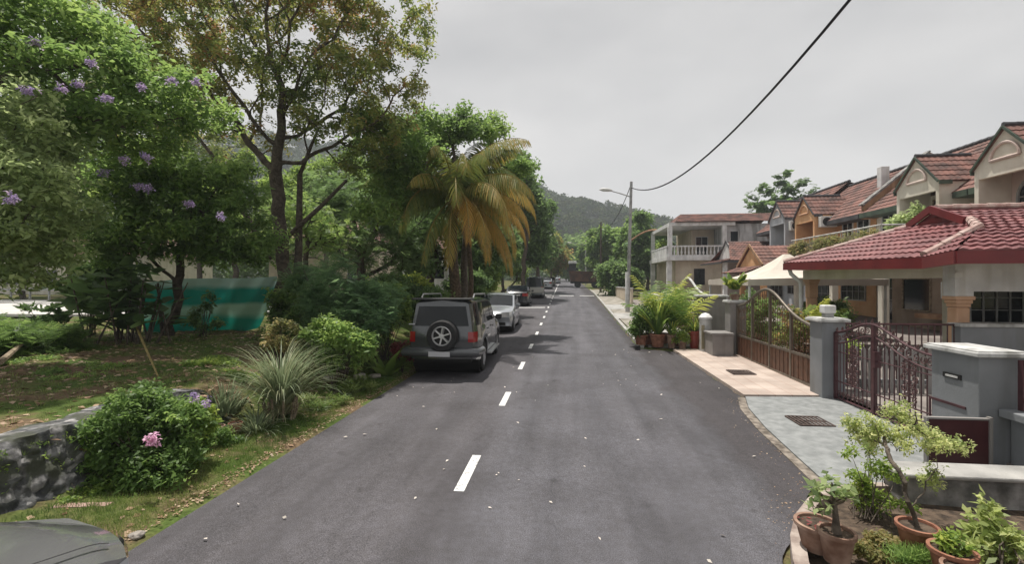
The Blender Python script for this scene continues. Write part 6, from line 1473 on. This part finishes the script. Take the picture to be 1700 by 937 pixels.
litter('fallen_petals', 'small white petals and scraps scattered on the asphalt', 'petals', 80, fpet, 'white', .055)
#=====VEHICLES=====
def paint(name, c, rough=.28, metal=.35): return mat(name, c, rough=rough, metal=metal, coat=1.0, spec=.5)
GLASS = mat('car_glass', (0.010,0.013,0.015), rough=0.05, spec=0.35)
def car(name, label, loc, rz_, L, W, top, belt, paintm, wheels=(.82, -.8), wr=.31, sill=.22, rake=0.0, tumble=.16, cabin=None, kind='sedan', cat='car', detail=True, lower=None, group=None, sq=6, flare=0.0, nose=.26, tailr=.10):
    """top: (y, z) outline over the car from nose to tail; local y forward"""
    t = thing(name, label, cat, (loc[0], loc[1], loc[2]), rz_, group)
    ty = np.array([p[0] for p in top])[::-1]; tz = np.array([p[1] for p in top])[::-1]
    by = np.array([p[0] for p in belt])[::-1]; bz_ = np.array([p[1] for p in belt])[::-1]
    y_f, y_r = wheels
    st = np.unique(np.concatenate([np.linspace(-L/2, L/2, 54), *[yw + np.linspace(-wr*1.2, wr*1.2, 15) for yw in wheels]]))
    ysm = np.linspace(-L/2, L/2, 241); zsm = np.interp(ysm, ty, tz); kk = np.exp(-np.linspace(-1.6, 1.6, 19)**2); kk /= kk.sum()
    zsm = np.convolve(np.pad(zsm, 9, mode='edge'), kk, mode='valid')
    ztop = lambda y: float(np.interp(y, ysm, zsm)); zbelt = lambda y: min(float(np.interp(y, by, bz_)), ztop(y) - .012)
    def hw(y): k = abs(2*y/L); return W/2*(1 - .16*k**sq)
    ar = wr*1.17
    def zb(y):
        z = sill + .06*max(0, abs(2*y/L) - .85)/.15
        for yw in wheels:
            q = ar**2 - (y-yw)**2
            if q > 0: z = max(z, wr + math.sqrt(q))
        return z
    def xg(y, z):              # half width at height z on the greenhouse
        b = zbelt(y); return hw(y)*.965 - tumble*max(0, z - b)
    def side(y, s):
        z0, z1 = zb(y), zbelt(y); z1 = max(z1, z0+.01); z = z0 + (z1-z0)*s
        fl = 0
        for yw in wheels: fl = max(fl, flare*max(0, 1 - ((y-yw)/(ar*1.25))**2)**.5 if abs(y-yw) < ar*1.25 else 0)
        return (hw(y)*(.955 + .045*math.sin(math.pi*min(1, s*.9+.1))) + fl*(1-s)**.5, z)
    def warp(x, y, z):
        if y > L/2 - .7: y = y - nose*(abs(x)/(W/2))**2.6*((y - L/2 + .7)/.7)
        if y < -L/2 + .5: y = y + tailr*(abs(x)/(W/2))**3*((-L/2 + .5 - y)/.5)
        if rake and y < -L/2 + .6: y = y + rake*max(0, z - .9)*(1 - (y + L/2)/.6)
        return (x, y, z)
    SN, GN, TN = 9, 6, 7
    def half(y):
        r = [side(y, k/(SN-1)) for k in range(SN)]
        b = zbelt(y); zt = ztop(y); h = zt - b; rc = min(.07, h*.5)
        for k in range(1, GN+1): z = b + (h - rc)*k/GN; r.append((xg(y, z), z))
        xe = xg(y, b + h - rc)
        for k in range(1, TN+1):
            u = k/TN; x = xe*(1-u); r.append((x, zt - rc + rc*(1 - (1-u)**4) + .025*(1-(x/max(xe, .01))**2)*min(1, h*3)))
        return r
    rings = []
    for y in st:
        h = half(y); rings.append([warp(x, y, z) for x, z in h] + [warp(-x, y, z) for x, z in h[-2::-1]])
    B = MB(); B.grid(rings)
    n = len(rings[0])
    for R_ in (rings[0], rings[-1]):
        half_n = n//2; sg = 0.05 if R_ is rings[-1] else -0.035
        cap = [[(R_[i][0]*(1-2*q/8), R_[i][1] + sg*(1-(1-2*q/8)**2), R_[i][2]) for q in range(9)] for i in range(half_n+1)]
        B.grid(cap)
    B.build('body', paintm, t, local=True, smooth=38)
    ub = MB(); ub.box(-W*.38, W*.38, -L/2+.15, L/2-.55, sill-.03, sill+.42)
    for yw in wheels: ub.lathe([(0, -W*.455), (ar+.02, -W*.455), (ar+.02, W*.455), (0, W*.455)], (0, yw, wr), 20, 'X')
    ub.build('underbody', MT['black'], t, local=True)
    # glazing
    def patch(pts, name='window', mm=GLASS): g = MB(); g.grid(pts); return g.build(name, mm, t, local=True, smooth=60)
    cab = cabin; yA, yR, yB, yT = cab['cowl'], cab['roof_front'], cab['roof_rear'], cab['deck']
    ys_ = np.linspace(yA-.02, yR+.06, 9)
    patch([[warp(u*xg(y, ztop(y)-.08)*.90, y, ztop(y) + .025*(1-u*u) + .004 - .06*max(0, abs(u)-.86)) for u in np.linspace(-1, 1, 13)] for y in ys_], 'windshield')
    if yT < yB - .05 and not cab.get('flat_rear'):
        ys_ = np.linspace(yT+.05, yB-.05, 9)
        patch([[warp(u*xg(y, ztop(y)-.08)*.88, y, ztop(y) + .025*(1-u*u) + .006) for u in np.linspace(-1, 1, 13)] for y in ys_], 'rear_window')
    else:
        z0, z1 = cab['rw']
        patch([[ (lambda p: (p[0], p[1]-.012, p[2]))(warp(u*(xg(-L/2, z) - .07), -L/2 - .035*(1-u*u), z)) for u in np.linspace(-1, 1, 9)] for z in np.linspace(z0, z1, 6)], 'rear_window')
    for (a0, a1) in cab['side']:
        for sg in (-1, 1):
            rows = []
            for y in np.linspace(a0, a1, 10):
                z0 = zbelt(y) + .035; z1 = max(ztop(y) - .10, z0 + .005)
                rows.append([warp(sg*(xg(y, z)+.006), y, z) for z in np.linspace(z0, z1, 5)])
            patch(rows, 'side_window')
    # wheels
    for yw in wheels:
        for sg in (-1, 1):
            w = MB(); x0 = sg*(W/2 - .115); tw = .105
            w.lathe([(wr*.62, -tw), (wr*.9, -tw), (wr, -tw*.75), (wr, tw*.75), (wr*.9, tw), (wr*.62, tw)], (x0, yw, wr), 26, 'X')
            wo = w.build('wheel', MT['rubber'], t, local=True, smooth=40)
            r = MB(); xo = x0 + sg*tw*.8
            dk = MB(); dk.lathe([(wr*.63, 0), (0, 0)], (xo - sg*.04, yw, wr), 20, 'X'); dk.build('rim_shade_disc', MT['black'], wo, local=True)  # black disc added for the shade seen between the spokes
            r.lathe([(wr*.66, -.012), (wr*.62, .012), (wr*.56, -.03)], (xo, yw, wr), 22, 'X')
            for k in range(6):
                a = k*math.pi/3; r.beam((xo, yw, wr), (xo, yw + wr*.58*math.cos(a), wr + wr*.58*math.sin(a)), .03, .06)
            r.lathe([(wr*.16, -.02*sg), (wr*.14, .022*sg), (0, .024*sg)], (xo, yw, wr), 12, 'X'); r.build('rim', MT['alloy'], wo, local=True, smooth=40)
    c = dict(t=t, hw=hw, xg=xg, zbelt=zbelt, ztop=ztop, warp=warp, L=L, W=W, side=side)
    if not detail: return c
    # trim: rear lights, front lights, plates, mirrors, bumpers, handles, sills
    tl = cab.get('tail', (.72, .92, .26)); 
    for sg in (-1, 1):
        g = MB(); z0, z1, w_ = tl; P = []
        for z in np.linspace(z0, z1, 4):
            row = []
            for u in np.linspace(0, 1, 6):   # from the side round to the rear
                if u < .4: yy = -L/2 + .16*(1-u/.4); x = hw(yy) + .012
                else: yy = -L/2 - .012; x = hw(-L/2)+.010 - w_*(u-.4)/.6
                row.append(warp(sg*x, yy - (.03*(1-(x/hw(-L/2))**2) if u >= .4 else 0), z))
            P.append(row)
        g.grid(P); g.build('tail_light', MT['red_lens'], t, local=True)
        hz0, hz1 = cab.get('head', (.58, .74)); g = MB(); P = []
        for z in np.linspace(hz0, hz1, 4):
            row = []
            for u in np.linspace(0, 1, 7):
                if u < .5: yy = L/2 - .34*(1-u/.5); x = side(yy, .9)[0] + .004
                else: yy = L/2 + .014; x = side(L/2, .9)[0] + .004 - .30*(u-.5)/.5
                row.append(warp(sg*x, yy + (.05*(1-(x/hw(L/2))**2) if u >= .5 else 0), z + (.03*(1-u) if z > hz0 else 0)))
            P.append(row)
        g.grid(P); g.build('headlight', MT['clear_lens'], t, local=True)
        g = MB(); ym = cab['cowl'] - .25; zm = zbelt(ym) + .09; g.obox((sg*(hw(ym)+.10), ym, zm), (.17, .10, .13), Matrix.Identity(3)); g.beam((sg*(hw(ym)-.03), ym, zm-.03), (sg*(hw(ym)+.05), ym, zm-.02), .04, .04)
        g.build('side_mirror', cab.get('mirror', paintm), t, local=True, bevel=.03)
        for yd in cab.get('handles', ()):
            g = MB(); g.box(min(sg*(hw(yd)+.0), sg*(hw(yd)+.02)), max(sg*hw(yd), sg*(hw(yd)+.02)), yd-.09, yd+.09, zbelt(yd)-.13, zbelt(yd)-.10); g.build('door_handle', MT['plastic'], t, local=True)
    g = MB(); pz = cab.get('plate', .62); g.box(-.24, .24, -L/2-cab.get('pd', .055)-.01, -L/2-cab.get('pd', .055), pz-.055, pz+.055); g.build('number_plate', MT['plate'], t, local=True)
    g = MB(); g.box(-.24, .24, L/2+.052, L/2+.06, .40, .51); g.build('number_plate', MT['black'], t, local=True)
    if cab.get('nogrille'): return c
    g = MB(); g.box(-W*.33, W*.33, L/2+.035, L/2+.054, .30, .42); g.box(-W*.22, W*.22, L/2+.035, L/2+.054, .56, .68); g.build('grille', MT['black'], t, local=True)
    # door shut lines
    for sg in (-1, 1):
        for yd in cab.get('shuts', ()):
            g = MB(); P = []
            for s in np.linspace(.05, 1, 8): x, z = side(yd, s); P.append([(sg*(x+.002), yd-.006, z), (sg*(x+.002), yd+.006, z)])
            g.grid(P); g.build('door_gap', MT['black'], t, local=True)
    return c
def yaw_to(dx, dy): return math.atan2(-dx, dy)

# 1. four-wheel drive with a spare wheel on its rear door
P_suv = paint('gunmetal_paint', (.085, .09, .095), .2, .45); cladm = paint('grey_lower_paint', (.075, .08, .085), .4, .2)
yr = 10.2; xc = -2.80
L = 4.45; W = 1.70
c = car('off_road_car', 'dark grey four-wheel drive with a spare wheel, parked nearest on the left', (xc, yr + L/2*.99, float(zroad(yr+1.5))+.02), .025, L, W,
    [(L/2, .85), (L/2-.15, 1.0), (1.02, 1.10), (.45, 1.66), (0, 1.75), (-1.9, 1.77), (-L/2, 1.72)], [(L/2, .83), (1.0, 1.08), (-L/2, 1.13)], P_suv, (1.32, -1.32), .37, .36, .13, .17,
    dict(cowl=1.0, roof_front=.42, roof_rear=-2.1, deck=-2.2, flat_rear=True, rw=(1.16, 1.60), side=[(.78, -.02), (-.10, -1.0), (-1.09, -2.05)], tail=(.80, 1.03, .12), plate=.56, pd=.225, head=(.72, .9), mirror=MT['plastic'], handles=(.1, -.85), shuts=(.95, -.06, -1.04)), kind='suv', sq=9, flare=.035, nose=.1, tailr=.02)
t = c['t']
s = MB(); yb = -L/2 - .16; zc = .96; R0 = .345
s.lathe([(R0*.62, -.10), (R0*.93, -.10), (R0, -.06), (R0, .08), (R0*.9, .11), (R0*.5, .11)], (.06, yb, zc), 30, 'Y'); sp = s.build('spare_wheel', MT['rubber'], t, local=True, smooth=40)
s = MB(); s.lathe([(R0*.66, -.09), (R0*.60, -.115), (R0*.54, -.08)], (.06, yb, zc), 26, 'Y')
dk = MB(); dk.lathe([(R0*.63, -.045), (0, -.045)], (.06, yb, zc), 22, 'Y'); dk.build('spare_shade_disc', MT['black'], sp, local=True)  # black backing stands in for shade in the spare's spoke gaps
for k in range(6):
    a = k*math.pi/3 + .3; s.beam((.06, yb-.06, zc), (.06 + R0*.56*math.cos(a), yb-.075, zc + R0*.56*math.sin(a)), .085, .03)
s.lathe([(.06, -.09), (.05, -.11), (0, -.112)], (.06, yb, zc), 14, 'Y'); s.build('rim', mat('bright_alloy', (.62,.62,.62), rough=.35, metal=.5), sp, local=True, smooth=40)
s = MB(); s.tube([(-W*.5-.01, -L/2+.35, .58), (-W*.49, -L/2-.07, .58), (0, -L/2-.12, .58), (W*.49, -L/2-.07, .58), (W*.5+.01, -L/2+.35, .58)], .10, 10); s.build('rear_bumper', cladm, t, local=True, smooth=60)
s = MB(); s.box(-W*.40, W*.40, -L/2-.02, -L/2+.34, 1.745, 1.785); s.build('roof_spoiler', MT['plastic'], t, local=True, bevel=.02)
for sg in (-1, 1):
    s = MB(); x = sg*.62; s.tube([(x, .3, 1.76), (x, .2, 1.83), (x, -1.5, 1.86), (x, -1.65, 1.77)], .02, 6); s.build('roof_rail', MT['alloy'], t, local=True, smooth=50)
    s = MB(); s.box(min(sg*W*.49, sg*(W*.49+.12)), max(sg*W*.49, sg*(W*.49+.12)), -.85, .85, .34, .39); s.build('side_step', MT['alloy'], t, local=True, bevel=.01)
    s = MB(); s.box(min(sg*.5, sg*.72), max(sg*.5, sg*.72), -L/2-.09, -L/2-.07, .9, .92)
s = MB(); s.box(-.74, -.60, -L/2-.032, -L/2-.022, 1.19, 1.215); s.build('window_sticker', MT['plate'], t, local=True)
# 2. white hatchback facing the camera
P_w = paint('white_silver_paint', (.34, .36, .39), .25, .3); L = 4.0; yf = 18.2; xc = -2.92
c = car('parked_hatchback', 'silver-white hatchback facing the camera behind the four-wheel drive', (xc, yf + L/2, float(zroad(yf+2))+.02), math.pi + .02, L, 1.72,
    [(L/2, .66), (L/2-.25, .84), (.95, 1.02), (.15, 1.46), (-.3, 1.53), (-1.2, 1.48), (-1.75, 1.12), (-L/2, .98)], [(L/2, .62), (.9, .95), (-L/2, 1.06)], P_w, (1.28, -1.25), .31, .2, 0, .19,
    dict(cowl=.95, roof_front=.12, roof_rear=-1.25, deck=-1.75, side=[(.7, .05), (-.04, -1.1)], handles=(0.0, -.8), shuts=(.75, 0.0), head=(.62, .80)))
# 3. black sedan seen from behind
P_b = paint('black_paint', (.012, .013, .018), .2, .2); L = 4.3; yr = 33.3; 
def place(px, d): p = atD(px, CY, d); return p[0], p[1]
x_, y_ = place(857, 32.3)
c = car('parked_sedan', 'black sedan seen from behind, parked third in the row', (x_, y_ + L/2, float(zroad(y_+1))+.03), .02, L, 1.72,
    [(L/2, .66), (L/2-.2, .82), (1.0, .98), (.3, 1.40), (-.9, 1.44), (-1.55, 1.10), (-L/2+.1, 1.04), (-L/2, .86)], [(L/2, .62), (1.0, .92), (-L/2, .98)], P_b, (1.3, -1.3), .31, .2, 0, .2,
    dict(cowl=1.0, roof_front=.3, roof_rear=-.9, deck=-1.55, side=[(.75, -.05), (-.13, -1.1)], tail=(.70, .90, .34), plate=.78))
# 4. dark van with pale lower body
P_v = paint('dark_green_van_paint', (.03, .05, .05), .25, .2); P_p = paint('pale_beige_paint', (.42, .41, .38), .3, .2); L = 4.6
x_, y_ = place(886, 41.5)
c = car('parked_van', 'tall van with dark rear window and pale lower body beyond the black sedan', (x_, y_ + L/2, float(zroad(y_+1))+.03), .02, L, 1.75,
    [(L/2, .9), (L/2-.3, 1.05), (1.5, 1.15), (.9, 1.80), (-2.2, 1.93), (-L/2, 1.85)], [(L/2, .88), (1.5, 1.08), (-L/2, 1.10)], P_v, (1.4, -1.4), .34, .26, .1, .12,
    dict(cowl=1.5, roof_front=.9, roof_rear=-2.2, deck=-2.3, flat_rear=True, rw=(1.08, 1.80), side=[(1.3, .5), (.42, -.7), (-.8, -2.1)], tail=(.75, 1.05, .12), plate=.72))
sp = MB(); sp.box(-.84, .84, -2.37, -2.345, .48, .98); sp.build('rear_panel', P_p, c['t'], local=True, bevel=.01)
sp = MB(); sp.box(-.74, .74, -2.05, .8, 1.925, 1.945); sp.build('roof_panel', P_v, c['t'], local=True, bevel=.01)
# far cars up the street
far = [('white_silver', 'white saloon parked far up the left side beyond the van', 906, 62, P_w, 'small'), ('d', 'dark hatchback parked just beyond the far white saloon', 913, 73, P_b, 'small'), ('w', 'pale grey car nearest the road end on the left', 923, 88, P_w, 'small')]
for _, lab, px, d, pm, kk in far:
    x_, y_ = place(px, d); L = 4.1
    car('parked_car', lab, (x_, y_ + L/2, float(zroad(y_+1))+.03), .01, L, 1.7,
        [(L/2, .66), (L/2-.2, .82), (1.0, .98), (.3, 1.42), (-1.1, 1.46), (-1.7, 1.12), (-L/2, 1.0)], [(L/2, .62), (1.0, .92), (-L/2, 1.0)], pm, (1.25, -1.25), .31, .2, 0, .2,
        dict(cowl=1.0, roof_front=.3, roof_rear=-1.1, deck=-1.7, side=[(.75, -.05), (-.13, -1.2)]), group='cars parked far up the street')
# near car, lower left corner
P_n = paint('silver_grey_paint', (.27, .272, .28), .16, .45); L = 4.4
NEARX, NEARY = -3.06, 2.50
c = car('near_car', 'silver-grey car whose bonnet corner and headlight fill the bottom left corner', (NEARX, NEARY - L/2, .03), .0, L, 1.75,
    [(L/2, .68), (L/2-.08, .74), (L/2-.22, .80), (L/2-.5, .86), (1.0, 1.0), (.2, 1.42), (-.9, 1.45), (-1.6, 1.12), (-L/2, 1.0)], [(L/2, .66), (L/2-.4, .76), (1.0, .92), (-L/2, 1.0)], P_n, (1.3, -1.3), .32, .2, 0, .2,
    dict(cowl=1.0, roof_front=.2, roof_rear=-.9, deck=-1.6, side=[(.7, -.05), (-.13, -1.2)], head=(.53, .665), nogrille=True), sq=4, nose=.42)
for sg in (-1, 1):
    g = MB(); P = []
    for y in np.linspace(.95, L/2-.12, 16):
        x = sg*(.70 - .12*max(0, y-1.5)); z = c['ztop'](y) + .012
        P.append([c['warp'](x-.006, y, z), c['warp'](x+.006, y, z)])
    g.grid(P); g.build('bonnet_gap', MT['black'], c['t'], local=True)
# yellow and white lorry glimpsed past the palm
t = thing('yellow_lorry', 'white and yellow lorry glimpsed behind the palm trunk', 'lorry', gd(716, 27)); q = gd(716, 27)
m = MB(); m.box(q[0]-1.3, q[0]+1.0, q[1]+2.2, q[1]+6, q[2]+.7, q[2]+2.0); m.build('cargo_body', mat('yellow_panel', (.5,.33,.03), (.55,.40,.06), 4, .5), t, bevel=.05)
m = MB(); m.box(q[0]-1.2, q[0]+.95, q[1], q[1]+2.1, q[2]+.6, q[2]+2.5); m.build('cab', MT['white_paint'], t, bevel=.1)
m = MB(); m.box(q[0]-1.0, q[0]+.75, q[1]-.012, q[1]-.004, q[2]+1.5, q[2]+2.2); m.build('windshield', GLASS, t)
for sx_ in (-1.1, .85):
    for sy in (.9, 4.8): m = MB(); m.lathe([(0, -.13), (.42, -.13), (.42, .13), (0, .13)], (q[0]+sx_, q[1]+sy, q[2]+.42), 18, 'X'); m.build('wheel', MT['rubber'], t)
# brown lorry standing half across the far road
x0, y0_ = place(972, 68); z0 = float(zroad(y0_)); t = thing('brown_lorry', 'rusty brown tipper lorry reaching in from the right at the far road end', 'lorry', (x0, y0_, z0), .0)
RB = mat('rusty_brown_body', (.06,.030,.018), (.14,.06,.03), 1.5, .7)
m = MB(); m.prism([(-2.2, .95), (2.6, .75), (2.9, .95), (2.9, 2.25), (-2.45, 2.45)], -1.1, 1.1, 'Y'); m.build('tipper_body', RB, t, local=True, bevel=.03)
m = MB()
for k in range(7): m.box(-2.0+.75*k, -1.93+.75*k, -1.17, -1.11, .98, 2.3)
m.box(-2.4, 2.9, -1.16, -1.112, 2.28, 2.38); m.build('body_rib', RB, t, local=True)
m = MB(); m.prism([(-2.55, 2.46), (-1.4, 2.46), (-1.4, 3.5), (-2.4, 3.45)], -1.05, 1.05, 'Y'); m.build('cab', MT['black'], t, local=True, bevel=.05)
m = MB(); m.box(-2.5, -1.3, -1.08, 1.08, 3.5, 3.85); m.build('cab_roof', MT['white_paint'], t, local=True, bevel=.05)
m = MB(); m.box(-2.2, 2.7, -.5, .5, .62, .94); m.build('chassis', MT['black'], t, local=True)
for xx in (-1.15, 1.35, 2.2):
    for yy in (-.95, .95): m = MB(); m.lathe([(0, -.16), (.40, -.16), (.46, -.1), (.46, .1), (.40, .16), (0, .16)], (xx, yy, .46), 20, 'Y'); m.build('wheel', MT['rubber'], t, local=True)
